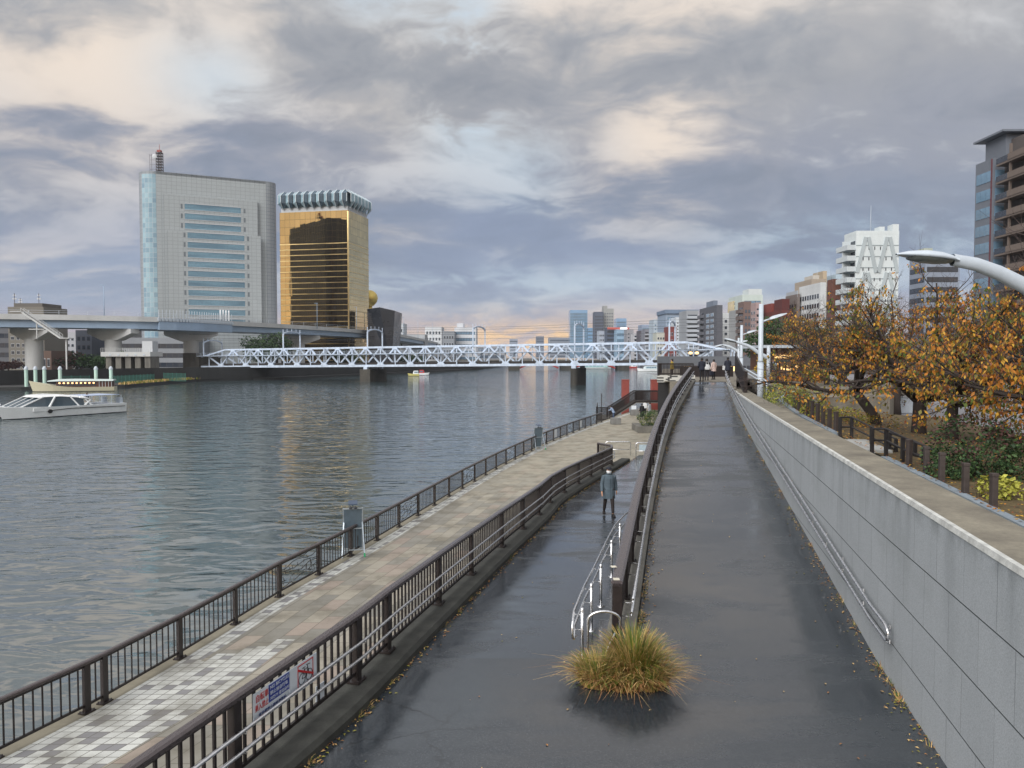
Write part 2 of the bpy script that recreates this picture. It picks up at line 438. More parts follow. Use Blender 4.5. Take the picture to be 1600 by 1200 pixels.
def wall_panels():
    m, t, b = new_mat('precast_wall_panels')
    u, v, _ = t.sep(t.new('ShaderNodeUVMap').outputs[0])
    tc = t.new('ShaderNodeTexCoord').outputs['Object']
    row = t.math('FLOOR', t.math('DIVIDE', v, .735))
    fu = t.math('ADD', t.math('DIVIDE', u, .9), t.math('MULTIPLY', t.math('MODULO', row, 2.0), .5))
    wn = t.new('ShaderNodeTexWhiteNoise', noise_dimensions='2D'); t.put(wn.inputs['Vector'], t.comb(t.math('FLOOR', fu), row, 0))
    fr = t.math('FRACT', fu); du = t.math('MULTIPLY', t.math('MINIMUM', fr, t.math('SUBTRACT', 1.0, fr)), .9)
    fv = t.math('FRACT', t.math('DIVIDE', v, .735)); dv = t.math('MULTIPLY', t.math('MINIMUM', fv, t.math('SUBTRACT', 1.0, fv)), .735)
    jv = t.ss(dv, .004, .011, 1, 0); jv = t.math('MULTIPLY', jv, t.math('GREATER_THAN', v, .3))
    jn = t.noise(tc, .7, 2)
    ju = t.math('MULTIPLY', t.ss(du, .002, .007, 1, 0), t.ss(jn, .35, .6, .2, .8))
    j = t.math('MAXIMUM', jv, ju)
    fine = t.noise(tc, 70, 4, .65)
    run = t.noise(t.comb(t.math('MULTIPLY', u, 1.7), t.math('MULTIPLY', v, .3), 0), 1.0, 6, .62, .3)
    runs = t.math('MULTIPLY', t.ss(run, .46, .72), t.ss(v, 0, 1.5, 1, .35))
    c = t.mix(t.math('MULTIPLY', wn.outputs['Value'], .5), srgb(178, 184, 188), srgb(190, 196, 200))
    c = t.mix(t.math('MULTIPLY', runs, .42), c, srgb(116, 122, 124))
    c = t.mix(t.math('MULTIPLY', t.ss(fine, .35, .7), .55), c, srgb(122, 128, 132))
    blot = t.noise(t.comb(t.math('MULTIPLY', u, .5), t.math('MULTIPLY', v, .8), 3.0), 1.0, 5, .6)
    c = t.mix(t.ss(blot, .5, .75, 0, .3), c, srgb(130, 136, 134))
    c = t.mix(t.math('MULTIPLY', t.ss(v, 0, .28, 1, 0), t.ss(t.noise(t.comb(t.math('MULTIPLY', u, 3.0), v, 9.0), 1.0, 4, .6), .4, .65, 0, .4)), c, srgb(92, 98, 96))
    c = t.mix(j, c, srgb(62, 66, 68))
    t.put(b.inputs['Base Color'], c); b.inputs['Roughness'].default_value = .8
    t.put(b.inputs['Normal'], t.bump(t.math('SUBTRACT', t.math('MULTIPLY', fine, .6), j), .5, .008))
    return m
M['panels'] = wall_panels()
def water_mat():
    m, t, b = new_mat('river_water')
    g = t.new('ShaderNodeTexCoord').outputs['Object']
    b.inputs['Base Color'].default_value = c4(srgb(64, 80, 84)); b.inputs['Roughness'].default_value = .05
    b.inputs['IOR'].default_value = 2.9
    w1 = t.noise(t.mapv(g, (.16, .30, 1), rot=(0, 0, R(14))), 1.0, 2, .45, .8)
    w2 = t.noise(t.mapv(g, (.42, .85, 1), rot=(0, 0, R(-8))), 1.0, 2, .42, .7)
    w3 = t.noise(t.mapv(g, (2.0, 3.4, 1), rot=(0, 0, R(20))), 1.0, 3, .55, .4)
    calm = t.noise(t.mapv(g, (.02, .03, 1)), 1.0, 3, .5)
    h = t.math('ADD', t.math('MULTIPLY', w1, .62), t.math('MULTIPLY', w2, .62))
    h = t.math('ADD', h, t.math('MULTIPLY', w3, t.ss(calm, .35, .65, .012, .05)))
    t.put(b.inputs['Normal'], t.bump(h, 1.0, .21))
    return m
M['water'] = water_mat()

# ------------------------------------------------------------------ levels and lines of the riverside
ZP = 2.4                                              # promenade
ZT = 7.03                                             # top of the retaining wall, park path
ZK = 5.8                                              # park plaza
def zlow(y): return 4.2 if y < 12 else max(ZP + .03, 4.2 - (y - 12) * .0455)
def zramp(y): return 4.2 if y < 12 else min(7.06, 4.2 + (y - 12) * .0667)
def zflat(v): return lambda y: v
RF = curve_x([at(px, py, ZP)[:2] for px, py in ((0, 1182), (136, 1113), (287, 1025), (443, 928), (499, 897), (588, 845), (652, 806), (721, 764), (787, 727), (860, 691), (914, 669), (976, 647))])
MF = curve_x([at_f(px, py, lambda y: zlow(y) + .17)[:2] for px, py in ((552, 1069), (682, 946), (782, 856), (841, 805), (872, 775))] + [(6.9, 46.5), (-3.36, 6.9), (-2.98, 8.2)])
RL = curve_x([at_f(px, py, zramp)[:2] for px, py in ((1000, 955), (1020, 805), (1040, 703), (1060, 645), (1085, 599))])
WRt = curve_x([(3.2 + .2133*8, 8), (3.2 + .2133*20, 20), (3.2 + .2133*34, 34), (13.1, 45.7), (15.6, 56)])
WR = lambda y: WRt(y)
YS = [4 + .5*i for i in range(17)]                   # 4..12
YR = [12 + 1.0*i for i in range(45)]                 # 12..56
YL = [12 + 1.0*i for i in range(39)]                 # 12..50

struct(MB().add([(-6000, -800, 0), (6000, -800, 0), (6000, 9000, 0), (-6000, 9000, 0)], [(0, 1, 2, 3)]).build('water', M['water'], origin=(0, 0, 0)))
# promenade: body and paving sheet
edgeL = [(RF(y) - .22, y) for y in [2 + 2*i for i in range(52)]]
edgeR = [(RL(max(12, y)) + 1.0 if y < 56 else 24.0, y) for y in [2 + 2*i for i in range(52)]]
struct(MB().prism(edgeL + edgeR[::-1], -2.0, ZP - .004).build('promenade_base', M['conc_dark']))
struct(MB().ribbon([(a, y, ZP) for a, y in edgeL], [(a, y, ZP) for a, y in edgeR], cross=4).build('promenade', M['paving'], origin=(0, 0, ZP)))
# asphalt: fork, lower path, ramp
lowL = lambda y: MF(y) + .34
lowR = lambda y: RL(y) - .52
mb = MB()
mb.ribbon([(lowL(y), y, 4.2) for y in YS], [(WR(y), y, 4.2) for y in YS], cross=6)
mb.ribbon([(lowL(y), y, zlow(y)) for y in YL], [(lowR(y), y, zlow(y)) for y in YL], cross=4)
mb.ribbon([(lowR(12), 12, 4.2), (lowR(12), 12.01, 4.2)], [(RL(12), 12, 4.2), (RL(12), 12.01, 4.2)])
struct(mb.build('path', M['asphalt'], origin=(0, 0, 0)))
struct(MB().ribbon([(RL(y), y, zramp(y)) for y in YR], [(WR(y), y, zramp(y)) for y in YR], cross=4).build('ramp_path', M['asphalt'], origin=(0, 0, 0)))
# body under the fork and the lower path
mb = MB()
ys = YS + YL[1:]
mb.prism([(MF(y) + .34, y) for y in YS] + [(WR(y), y) for y in reversed(YS)], -1, 4.19)
for i in range(len(YL) - 1):
    y0, y1 = YL[i], YL[i+1]
    a = [(lowL(y0), y0), (lowR(y0), y0), (lowR(y1), y1), (lowL(y1), y1)]
    z0, z1 = zlow(y0) - .01, zlow(y1) - .01
    mb.add([(a[0][0], a[0][1], z0), (a[1][0], a[1][1], z0), (a[2][0], a[2][1], z1), (a[3][0], a[3][1], z1)], [(0, 1, 2, 3)])
struct(mb.build('path_base', M['conc_dark']))

# ------------------------------------------------------------------ fences
def fence(name, label, pts, height, cfg, deco=(), group=None, skip_posts=()):
    """pts: post feet. Posts, one balustrade panel per bay, cap rail, optional round handrails on the right side"""
    root = thing(name, pts[0], label, 'fence', group)
    pts = [Vector(p) for p in pts]; n = len(pts)
    up = lambda p, h: Vector((p.x, p.y, p.z + h))
    def side(i):
        d = pts[min(i+1, n-1)] - pts[max(i-1, 0)]; d.z = 0; d.normalize(); return d, Vector((d.y, -d.x, 0))
    for i, p in enumerate(pts):
        d, r = side(i); a = math.atan2(d.y, d.x); b = MB()
        pw, pd = cfg['post']
        b.box(up(p, height/2 - .03), (pw, pd, height - .04), a)
        b.box(up(p, .012), (pw + .12, pd + .1, .024), a)
        for sx in (-1, 1):
            for sy in (-1, 1): b.lathe([(.012, 0), (.012, .03), (0, .03)], up(p, .022) + d*sx*(pw/2+.035) + r*sy*(pd/2+.025), 6)
        b.build('post', M['brown'], root)
    for i in range(n-1):
        p, q = pts[i], pts[i+1]; L = (q - p).length; b = MB()
        dd = (q - p).normalized()
        p2, q2 = p + dd*cfg['post'][0]*.5, q - dd*cfg['post'][0]*.5
        lo = cfg['low']
        b.beam(up(p2, lo), up(q2, lo), .035, .045)
        b.beam(up(p2, height - .1), up(q2, height - .1), .03, .03)
        if i in deco:
            rnd = random.Random(i * 7 + 1); zt, zb = height - .115, lo + .02
            # open-work panel: a frame filled with irregular waves
            rows = 6
            for k in range(rows + 1):
                h = lerp(zb, zt, k / rows); seg = 14; prev = None
                for s_ in range(seg + 1):
                    tt = s_ / seg
                    c = up(p2.lerp(q2, tt), min(zt, max(zb, h + .045*math.sin(tt*9 + k*2.1) + rnd.uniform(-.02, .02))))
                    if prev is not None and rnd.random() > .12: b.beam(prev, c, .012, .016)
                    prev = c
            for k in range(26):
                tt = rnd.uniform(.02, .98); h = rnd.uniform(zb, zt - .14)
                c = p2.lerp(q2, tt); b.beam(up(c, h), up(c + dd*rnd.uniform(-.09, .09), h + rnd.uniform(.08, .15)), .012, .014)
            for tt in (.03, .97): c = p2.lerp(q2, tt); b.box(up(c, (zt+zb)/2), (.02, .02, zt-zb))
            b.build('openwork_panel', M['brown_bar'], root)
        else:
            k = max(1, round(L / cfg['pitch']))
            for j in range(1, k):
                c = p.lerp(q, j / k); a = math.atan2(dd.y, dd.x)
                b.box(up(c, (lo + height - .1) / 2), (cfg['bar'], cfg['bar'] * .7, height - .1 - lo), a)
            b.build('baluster_panel', M['brown_bar'], root)
    rw, rh = cfg['rail']
    prof = [(-rw/2, -rh*.3), (-rw*.3, -rh*.5), (rw*.3, -rh*.5), (rw/2, -rh*.3), (rw/2, rh*.25), (rw*.3, rh*.5), (-rw*.3, rh*.5), (-rw/2, rh*.25)]
    MB().sweep(prof, [up(p, height - rh/2) for p in pts]).build('top_rail', M['rail'], root)
    for h, off in cfg.get('hand', ()):
        path = []
        for i, p in enumerate(pts):
            d, r = side(i); path.append(up(p, h) + r*off)
        d0, r0 = side(0); d1, r1 = side(n-1)
        b = MB(); b.tube(path, .022, 8)
        for i, p in enumerate(pts):
            d, r = side(i); q = path[i]
            b.tube([q - Vector((0, 0, .018)), q - Vector((0, 0, .055)), up(p, h - .055) + r*cfg['post'][1]*.5], .008, 6)
        b.build('handrail', M['steel'], root)
    return root
# river fence
rp = walk(RF, 12.2, 77.5, 2.2, zflat(ZP))
y178 = at(178, 1092, ZP)[1]
k0 = min(range(len(rp)), key=lambda i: abs(rp[i][1] - y178))
sh = y178 - rp[k0][1]
rp = walk(RF, 12.2 + (sh if sh > 0 else sh + 2.2) - 2.2, 77.5, 2.19, zflat(ZP))
k0 = min(range(len(rp)), key=lambda i: abs(rp[i][1] - y178))
yd = at(136, 1113, ZP)[1]
rp.insert(k0, (RF(yd), yd, ZP)); k0 += 1
fence('river_fence', 'brown baluster fence with openwork bays along the water edge of the tiled promenade', rp, .97,
      dict(post=(.13, .07), low=.14, bar=.026, pitch=.183, rail=(.1, .07)), deco={k0 + 3 + 4*j for j in range(0, 9)})
# fence between promenade and lower path, standing on a concrete kerb
KB = .17
ym = [at_f(px, py, lambda y: zlow(y) + KB)[1] for px, py in ((552, 1064), (604, 1017), (682, 943), (736, 897), (782, 854), (815, 826), (841, 804), (861, 785))]
ym = [5.4, 8.15] + ym + [ym[-1] + 2.8*k for k in range(1, 6)]
ym = [v for v in ym if v < 46]
mp = [(MF(v), v, zlow(v) + KB) for v in ym]
yl = ym[-1]
mp += [(MF(yl) + .2, yl + 1.7, zlow(yl + 1.7) + KB), (MF(yl) - .35, yl + 3.6, zlow(yl + 3.6) + KB)]
mfence = fence('path_fence', 'brown fence with two steel handrails on a mossy kerb between promenade and lower path', mp, .98,
      dict(post=(.13, .09), low=.13, bar=.036, pitch=.172, rail=(.13, .085), hand=((.62, .15), (.40, .15))))
ks = [(MF(y), y, zlow(y)) for y in [4 + .75*i for i in range(57)]]
struct(MB().sweep([(-.16, -2.2), (.36, -2.2), (.36, .10), (.31, .165), (-.16, .165)], ks).build('kerb', M['kerb']))
# ------------------------------------------------------------------ ramp wall, ramp fence
YW = [12 + .8*i for i in range(56)]
rw = MB()
for i in range(len(YW) - 1):
    a, b_ = YW[i], YW[i+1]
    P = lambda y, o, z: (RL(y) + o, y, z)
    za, zb = zramp(a) + .12, zramp(b_) + .12
    ba = ZP - .3
    rw.add([P(a, -.5, ba), P(a, -.02, ba), P(a, -.02, za), P(a, -.5, za), P(b_, -.5, ba), P(b_, -.02, ba), P(b_, -.02, zb), P(b_, -.5, zb)],
           [(3, 2, 6, 7), (0, 3, 7, 4), (2, 1, 5, 6)])
rw.add([(RL(12) - .5, 12, 2), (RL(12) - .02, 12, 2), (RL(12) - .02, 12, 4.32), (RL(12) - .5, 12, 4.32)], [(0, 1, 2, 3)])
tag(rw.build('ramp_wall', M['conc_dark'], origin=(RL(12), 12, 2)), 'dark weathered concrete kerb wall carrying the fence on the left side of the ramp', 'wall')
rl = [12.3] + [14.2 + 2.0*i for i in range(21)]
rlp = [(RL(y) - .3, y, zramp(y) + .12) for y in rl]
rfence = fence('ramp_fence', 'dark brown fence with a broad pale cap rail along the rising ramp', rlp, 1.02,
      dict(post=(.11, .11), low=.1, bar=.036, pitch=.12, rail=(.19, .07), hand=((.72, .26), (.5, .24))))
MB().box((rlp[0][0], rlp[0][1] - .04, rlp[0][2] + .42), (.15, .1, 1.06)).build('end_post', M['brown'], rfence)
q = Vector(rlp[0]); M['sticker'] = mat('pale_sticker', srgb(214, 208, 190), .6)
MB().box(q + Vector((.0, .05, 1.026)), (.1, .12, .006)).build('sticker', M['sticker'], rfence); MB().box(q + Vector((.03, .62, 1.072)), (.09, .1, .006), .2).build('sticker', M['sticker'], rfence)
# ------------------------------------------------------------------ retaining wall on the right
wall = thing('retaining_wall', (WR(4), 4, 4.2), 'long pale grey precast concrete wall with panel joints on the right of the ramp', 'wall')
YA = [4 + 1.0*i for i in range(53)]
face = MB().ribbon([(WR(y), y, ZT - .05) for y in YA], [(WR(y), y, 2.2) for y in YA])
face.build('wall_face', M['panels'], wall)
M['coping'] = mat('coping_concrete', srgb(124, 118, 106), .85, var=.3, scale=1.6, bump=.4, bscale=40, c2=srgb(150, 144, 128))
top = MB()
top.ribbon([(WR(y) + .06, y, ZT) for y in YA], [(WR(y) + .78, y, ZT) for y in YA]); 
top.ribbon([(WR(y) + .78, y, ZT) for y in YA], [(WR(y) + .78, y, ZT - 1.2) for y in YA])
top.build('coping', M['coping'], wall)
M['lip'] = mat('pale_coping_edge', srgb(206, 208, 204), .7, var=.3, scale=5, bump=.4)
MB().sweep([(-.012, -.06), (.06, -.06), (.06, .006), (.0, .006)], [(WR(y), y, ZT) for y in YA]).build('edge_strip', M['lip'], wall)
hy = [11.2 + .8*i for i in range(57)]
for h, off in ((.86, -.1), (.64, -.1)):
    b = MB()
    path = [Vector((WR(y) + off, y, zramp(y) + h)) for y in hy if y < 55]
    if h > .8: path = [Vector((WR(11) + off, 11.0, zramp(11) + .66)), Vector((WR(11) + off, 10.98, zramp(11) + .78)), Vector((WR(11.05) + off, 11.06, zramp(11) + .85))] + path
    else: path = [Vector((WR(11) + off, 11.0, zramp(11) + .66)), Vector((WR(11.05) + off, 11.06, zramp(11) + .64))] + path
    b.tube(path, .026, 10)
    for k, y in enumerate(hy):
        if k % 2 == 0 and y < 55:
            q = Vector((WR(y) + off, y, zramp(y) + h))
            b.tube([q - Vector((0, 0, .018)), q - Vector((-.02, 0, .06)), Vector((WR(y), y, q.z - .065))], .008, 6)
            b.lathe([(.03, -.03), (.03, .03)], Vector((WR(y) - .003, y, q.z - .065)), 6)
    b.build('handrail', M['steel'], wall)
# ------------------------------------------------------------------ free-standing steel handrail at the fork
hs = thing('steel_handrail', (1.1, 11.9, 4.2), 'polished steel double handrail on posts beside the grass clump at the path fork', 'handrail')
pp = [(1.1, 11.9), (1.40, 13.4), (1.74, 14.9), (2.26, 17.3), (2.76, 19.5)]
def hz(y): return zlow(y)
for px_, py_ in pp:
    b = MB(); z0 = hz(py_)
    b.tube([(px_, py_, z0), (px_, py_, z0 + .80)], .03, 10); b.lathe([(.034, .78), (.034, .83), (.02, .845), (0, .848)], (px_, py_, z0), 10)
    b.lathe([(.07, 0), (.07, .015), (.0, .015)], (px_, py_, z0), 10)
    for h in (.74, .5): b.tube([(px_, py_, z0 + h), (px_ - .1, py_ - .02, z0 + h), (px_ - .13, py_ - .02, z0 + h + .03)], .009, 6)
    b.build('post', M['steel'], hs)
for h in (.79, .54):
    path = [(p[0] - .13, p[1], hz(p[1]) + h) for p in pp]
    ex = [(3.2, 21.4, hz(21.4) + h), (3.75, 22.6, hz(22.6) + h - .02)]
    lo = [(pp[0][0] - .1, pp[0][1] - .1, hz(12) + .44), (pp[0][0] - .17, pp[0][1] - .28, hz(12) + .47), (pp[0][0] - .18, pp[0][1] - .3, hz(12) + .6)]
    b = MB(); b.tube(((lo + [(pp[0][0] - .16, pp[0][1] - .22, hz(12) + .74)]) if h > .7 else [(pp[0][0] - .15, pp[0][1] - .27, hz(12) + .45)]) + path + ex, .021, 10)
    b.build('handrail', M['steel'], hs)
gr = thing('steel_hoop', (1.45, 11.75, 4.2), 'bent steel hoop standing in the grass clump at the end of the ramp fence', 'hoop barrier')
b = MB()
b.tube([(1.18, 11.8, 4.2), (1.18, 11.8, 4.88)] + [(1.43 - .25*math.cos(R(a)), 11.8, 4.88 + .14*math.sin(R(a))) for a in range(15, 180, 15)] + [(1.68, 11.8, 4.88), (1.68, 11.8, 4.2)], .021, 10)
b.build('hoop', M['steel'], gr)
b = MB(); b.tube([(1.30, 11.5, 4.2), (1.58, 11.62, 4.75)], .014, 8); b.build('brace', M['steel'], gr)
# ------------------------------------------------------------------ ornamental grass clump
def blades(mb, c, rx, ry, n, lmin, lmax, rnd, nm, wid=.008, lean=.6, base=0.0):
    for _ in range(n):
        a = rnd.uniform(0, 2*math.pi); rr = math.sqrt(rnd.random())
        x0, y0 = c[0] + rx*rr*math.cos(a), c[1] + ry*rr*math.sin(a)
        L = rnd.uniform(lmin, lmax) * (1 - .25*rr)
        da = a + rnd.uniform(-.7, .7); ou = lean*(.25 + rr)*rnd.uniform(.5, 1.3)
        dx, dy = math.cos(da), math.sin(da); wv = wid*rnd.uniform(.5, 1.7)
        sx, sy = -dy*wv, dx*wv; pts = []
        for k in range(5):
            s_ = k / 4
            hor = ou*L*(s_**1.6)*.95; ver = L*(s_*(1 - .42*min(1.3, ou)*s_*s_*1.15))
            pts.append((x0 + dx*hor, y0 + dy*hor, c[2] + base + max(.01, ver), 1 - .85*s_))
        vs = []
        for q in pts: vs += [(q[0] - sx*q[3], q[1] - sy*q[3], q[2]), (q[0] + sx*q[3], q[1] + sy*q[3], q[2])]
        mb.add(vs, [(2*k, 2*k+1, 2*k+3, 2*k+2) for k in range(4)], nm(rr, rnd))
def leafmat(name, c, var=.3):
    m, t, b = new_mat(name)
    oi = t.new('ShaderNodeTexCoord').outputs['Object']
    n = t.noise(oi, 9, 2, .5)
    t.put(b.inputs['Base Color'], t.ramp(n, [(.3, tuple(v*(1-var) for v in c)), (.7, tuple(min(1, v*(1+var)) for v in c))]))
    b.inputs['Roughness'].default_value = .6; b.inputs['Specular IOR Level'].default_value = .25
    return m
GR = [leafmat('straw_blade', srgb(186, 152, 100)), leafmat('rust_blade', srgb(156, 112, 72)), leafmat('olive_blade', srgb(138, 132, 58)), leafmat('green_blade', srgb(92, 112, 48)), leafmat('dry_blade', srgb(206, 176, 120))]
rnd = random.Random(5)
mb = MB()
def pick(rr, rnd):
    u = rnd.random() + (rr - .6)*.5
    return 3 if u < .32 else 2 if u < .56 else 4 if u < .72 else 0 if u < .94 else 1
blades(mb, (1.80, 11.2, 4.2), .22, .24, 1300, .7, 1.05, rnd, pick, .0075, .62)
blades(mb, (1.95, 11.0, 4.2), .3, .26, 700, .45, .8, rnd, pick, .0075, .85)
blades(mb, (1.28, 11.05, 4.2), .28, .24, 900, .4, .68, rnd, pick, .007, .8)
blades(mb, (1.62, 10.95, 4.2), .42, .22, 700, .3, .62, rnd, pick, .007, .9)
blades(mb, (1.6, 11.0, 4.2), .5, .3, 260, .3, .7, rnd, lambda r_, q: q.choice((4, 0, 1)), .006, 1.5)
tag(mb.build('grass_clump', GR), 'tall clump of green and rust coloured grass growing where the two paths fork', 'grass clump')
mb = MB(); n = 26
mb.add([(1.62, 11.1, 4.226)] + [(1.62 + (.66 + .09*math.sin(k*2.3))*math.cos(2*math.pi*k/n), 11.1 + (.36 + .06*math.sin(k*1.7))*math.sin(2*math.pi*k/n), 4.206) for k in range(n)], [(0, 1 + k, 1 + (k+1) % n) for k in range(n)])
struct(mb.build('ground_patch', mat('dark_soil', srgb(54, 46, 38), .95, var=.4, scale=14, bump=.6)))
# weeds and leaf litter along the foot of the walls
mb = MB(); rnd = random.Random(9)
def litter(mb, fx, side, y0, y1, n, zf, spread=.14):
    for _ in range(n):
        y = y0 + (y1 - y0) * rnd.random()**1.5; x = fx(y) + side*abs(rnd.gauss(0, spread)); z = zf(y) + .006
        a = rnd.uniform(0, 6.28); s_ = rnd.uniform(.012, .035)
        mb.add([(x + s_*math.cos(a), y + s_*math.sin(a), z), (x + s_*.5*math.cos(a+1.6), y + s_*.5*math.sin(a+1.6), z + .012), (x - s_*math.cos(a), y - s_*math.sin(a), z + .004), (x + s_*.5*math.cos(a-1.6), y + s_*.5*math.sin(a-1.6), z + .01)], [(0, 1, 2, 3)], rnd.choice((0, 1, 1, 4, 2)))
litter(mb, WR, -1, 6, 54, 900, zramp); litter(mb, RL, 1, 12.2, 54, 700, zramp, .1); litter(mb, lowL, 1, 6, 48, 900, zlow, .09)
for _ in range(150):
    y = rnd.uniform(8, 40); lo_ = rnd.random() < .4
    x = rnd.uniform(lowL(y), lowR(y) if y > 12 else WR(y)) if lo_ or y < 12 else rnd.uniform(RL(y) + .1, WR(y)); z = (zlow(y) if lo_ or y < 12 else zramp(y)) + .006
    a = rnd.uniform(0, 6.28); s_ = rnd.uniform(.01, .03)
    mb.add([(x + s_*math.cos(a), y + s_*math.sin(a), z), (x + s_*.5*math.cos(a+1.6), y + s_*.5*math.sin(a+1.6), z + .01), (x - s_*math.cos(a), y - s_*math.sin(a), z + .004), (x + s_*.5*math.cos(a-1.6), y + s_*.5*math.sin(a-1.6), z + .008)], [(0, 1, 2, 3)], rnd.choice((0, 1, 4, 4, 2)))
for fx, sd, y0, y1, zf, n in ((WR, -1, 7, 40, zramp, 34), (lowL, 1, 6, 40, zlow, 40), (RL, 1, 13, 45, zramp, 26)):
    for _ in range(n):
        y = y0 + (y1 - y0)*rnd.random()**1.4
        blades(mb, (fx(y) + sd*.04, y, zf(y)), .05, .14, rnd.randint(8, 26), .04, .15, rnd, lambda r_, q: q.choice((0, 2, 3, 4, 1)), .005, 1.1)
o = mb.build('weeds', GR); tag(o, 'dry weeds and fallen leaves along the foot of the walls and kerb', 'weeds', kind='stuff')
# ------------------------------------------------------------------ rail bridge
M['blue'] = mat('pale_blue_steel', srgb(200, 214, 232), .5, var=.2, scale=.9, stretch=(1, 1, .4))
M['pier'] = mat('pier_concrete', srgb(66, 64, 60), .85, var=.4, scale=.35, bump=.3, bscale=4, stretch=(1, 1, .3), c2=srgb(92, 88, 80))
M['ballast'] = mat('track_ballast', srgb(66, 62, 60), .9, var=.3, scale=2)
E_ = Vector((.928, -.372, 0)); C_ = Vector((.372, .928, 0)); B0 = Vector((-48.8, 257, 0))
def bz(s): return 5.2 + .0105 * s
def BP(s, h, c=0.0): p = B0 + E_*s + C_*c; return Vector((p.x, p.y, bz(s) + h))
def s_of(px):
    k = (px - 800) / 1200
    return (k*B0.y - B0.x) / (E_.x - k*E_.y)
S0, S1, TH, MH, BW = -71.5, 118.0, 6.6, 4.15, 9.0
br = thing('rail_bridge', BP(0, 0), 'pale blue steel truss railway bridge spanning the river on concrete piers', 'bridge')
def truss(c, first):
    b = MB()
    b.beam(BP(S0, .25, c), BP(S1, .25, c), .5, .75)
    b.beam(BP(S0 + 12, TH - .2, c), BP(S1 - 12, TH - .2, c), .5, .5)
    b.beam(BP(S0 + .5, MH, c), BP(S1 - .5, MH, c), .35, .34)
    b.beam(BP(S0 + 12, TH - .2, c), BP(S0 + .3, MH - .4, c), .45, .45); b.beam(BP(S1 - 12, TH - .2, c), BP(S1 - .3, MH - .4, c), .45, .45)
    for e in (S0, S1): b.beam(BP(e, 0, c), BP(e, MH, c), .45, .5)
    k = -14
    while k < 24:
        s = k*5.6
        if S0 + 1 < s < S1 - 1:
            edge = s < S0 + 11.5 or s > S1 - 11.5
            top = MH if edge else TH
            b.beam(BP(s, .4, c), BP(s, top - .2, c), .3, .3)
            if k % 2:
                g = [BP(s - 1.5, .3, c), BP(s + 1.5, .3, c), BP(s + .75, 1.35, c), BP(s - .75, 1.35, c)]
                f = C_*.3
                b.add([q - f for q in g] + [q + f for q in g], [(0, 1, 2, 3), (7, 6, 5, 4), (0, 4, 5, 1), (1, 5, 6, 2), (2, 6, 7, 3), (3, 7, 4, 0)])
                for d in (-1, 1):
                    s2 = s + d*5.6
                    if S0 < s2 < S1:
                        e2 = s2 < S0 + 11.5 or s2 > S1 - 11.5
                        b.beam(BP(s, .55, c), BP(s2, (MH if e2 else TH) - .25, c), .42, .46)
            elif not edge:
                b.box(BP(s, TH - .55, c), (1.9, .62, .75), math.atan2(E_.y, E_.x))
        k += 1
    return b
truss(0, True).build('truss', M['blue'], br)
truss(BW, False).build('truss', M['blue'], br)
b = MB(); b.beam(BP(S0, 1.0, BW/2), BP(S1, 1.0, BW/2), BW - .8, .35); b.beam(BP(S0, .65, 1.2), BP(S1, .65, 1.2), .3, 1.0); b.beam(BP(S0, .65, BW - 1.2), BP(S1, .65, BW - 1.2), .3, 1.0)
for c in (2.4, 3.4, 5.6, 6.6): b.beam(BP(S0, 1.28, c), BP(S1, 1.28, c), .1, .16)
b.build('track_deck', M['ballast'], br)
b = MB(); b.beam(BP(S0, MH + .05, -1.0), BP(S1, MH + .05, -1.0), 1.5, .2)
for h in (.5, .85, 1.15): b.beam(BP(S0, MH + h, -1.6), BP(S1, MH + h, -1.6), .05, .05)
for k in range(96):
    s = S0 + k*2.0
    if s < S1: b.beam(BP(s, MH + .1, -1.6), BP(s, MH + 1.15, -1.6), .06, .06)
b.build('walkway', M['blue'], br)
for c in (0, BW):
    b = MB()
    for k in range(-5, 10):
        s = k*11.2
        if S0 + 12 < s < S1 - 12 and c == 0: b.beam(BP(s, TH - .3, 0), BP(s, TH - .3, BW), .25, .3)
    if c == 0: b.build('cross_bracing', M['blue'], br)
for px in (316, 440, 571, 735, 893, 1040):
    s = s_of(px) + 1.0
    zt = TH if S0 + 12 < s < S1 - 12 else MH
    b = MB()
    for c in (-.2, BW + .2): b.beam(BP(s, zt - .3, c), BP(s, zt + 4.9, c), .42, .42)
    pts = [BP(s, zt + 4.6 + 1.3*math.sin(R(a)), BW/2 - (BW/2 + .2)*math.cos(R(a))**1 if True else 0) for a in range(0, 181, 15)]
    for i in range(len(pts) - 1): b.beam(pts[i], pts[i+1], .4, .4)
    for c in (2, BW/2, BW - 2): b.beam(BP(s, zt + 5.6, c), BP(s, zt + 6.9, c), .12, .12)
    for c in (-.2, BW + .2): b.beam(BP(s, zt + 4.9, c), BP(s, zt + 6.6, c), .2, .2)
    b.build('catenary_portal', M['blue'], br)
for s in (0.0, 72.6):
    b = MB(); w2 = 2.0 if s == 0 else .95
    P = [BP(s - w2, 0, -.8), BP(s + w2, 0, -.8), BP(s + w2, 0, BW + .8), BP(s - w2, 0, BW + .8)]
    if s > 0:
        P = [BP(s + w2*1.25*math.cos(R(a)), 0, .4 + 1.2*math.sin(R(a))) for a in range(180, 361, 20)] + [BP(s + w2*1.25*math.cos(R(a)), 0, BW - .4 + 1.2*math.sin(R(a))) for a in range(0, 181, 20)]
    b.prism([(q.x, q.y) for q in P], -2, bz(s) - .9); b.build('pier', M['pier'], br)
    b = MB()
    for c in (0, BW): b.box(BP(s, -.5, c), (1.4, 1.2, .8), math.atan2(E_.y, E_.x))
    b.build('bearing', M['blue'], br)
b = MB(); P = [BP(S0 - 7, 0, -1.2), BP(S0 + .6, 0, -1.2), BP(S0 + .6, 0, BW + 1.2), BP(S0 - 7, 0, BW + 1.2)]
b.prism([(q.x, q.y) for q in P], -2, bz(S0) + MH + 1.2); b.build('abutment', M['pier'], br)
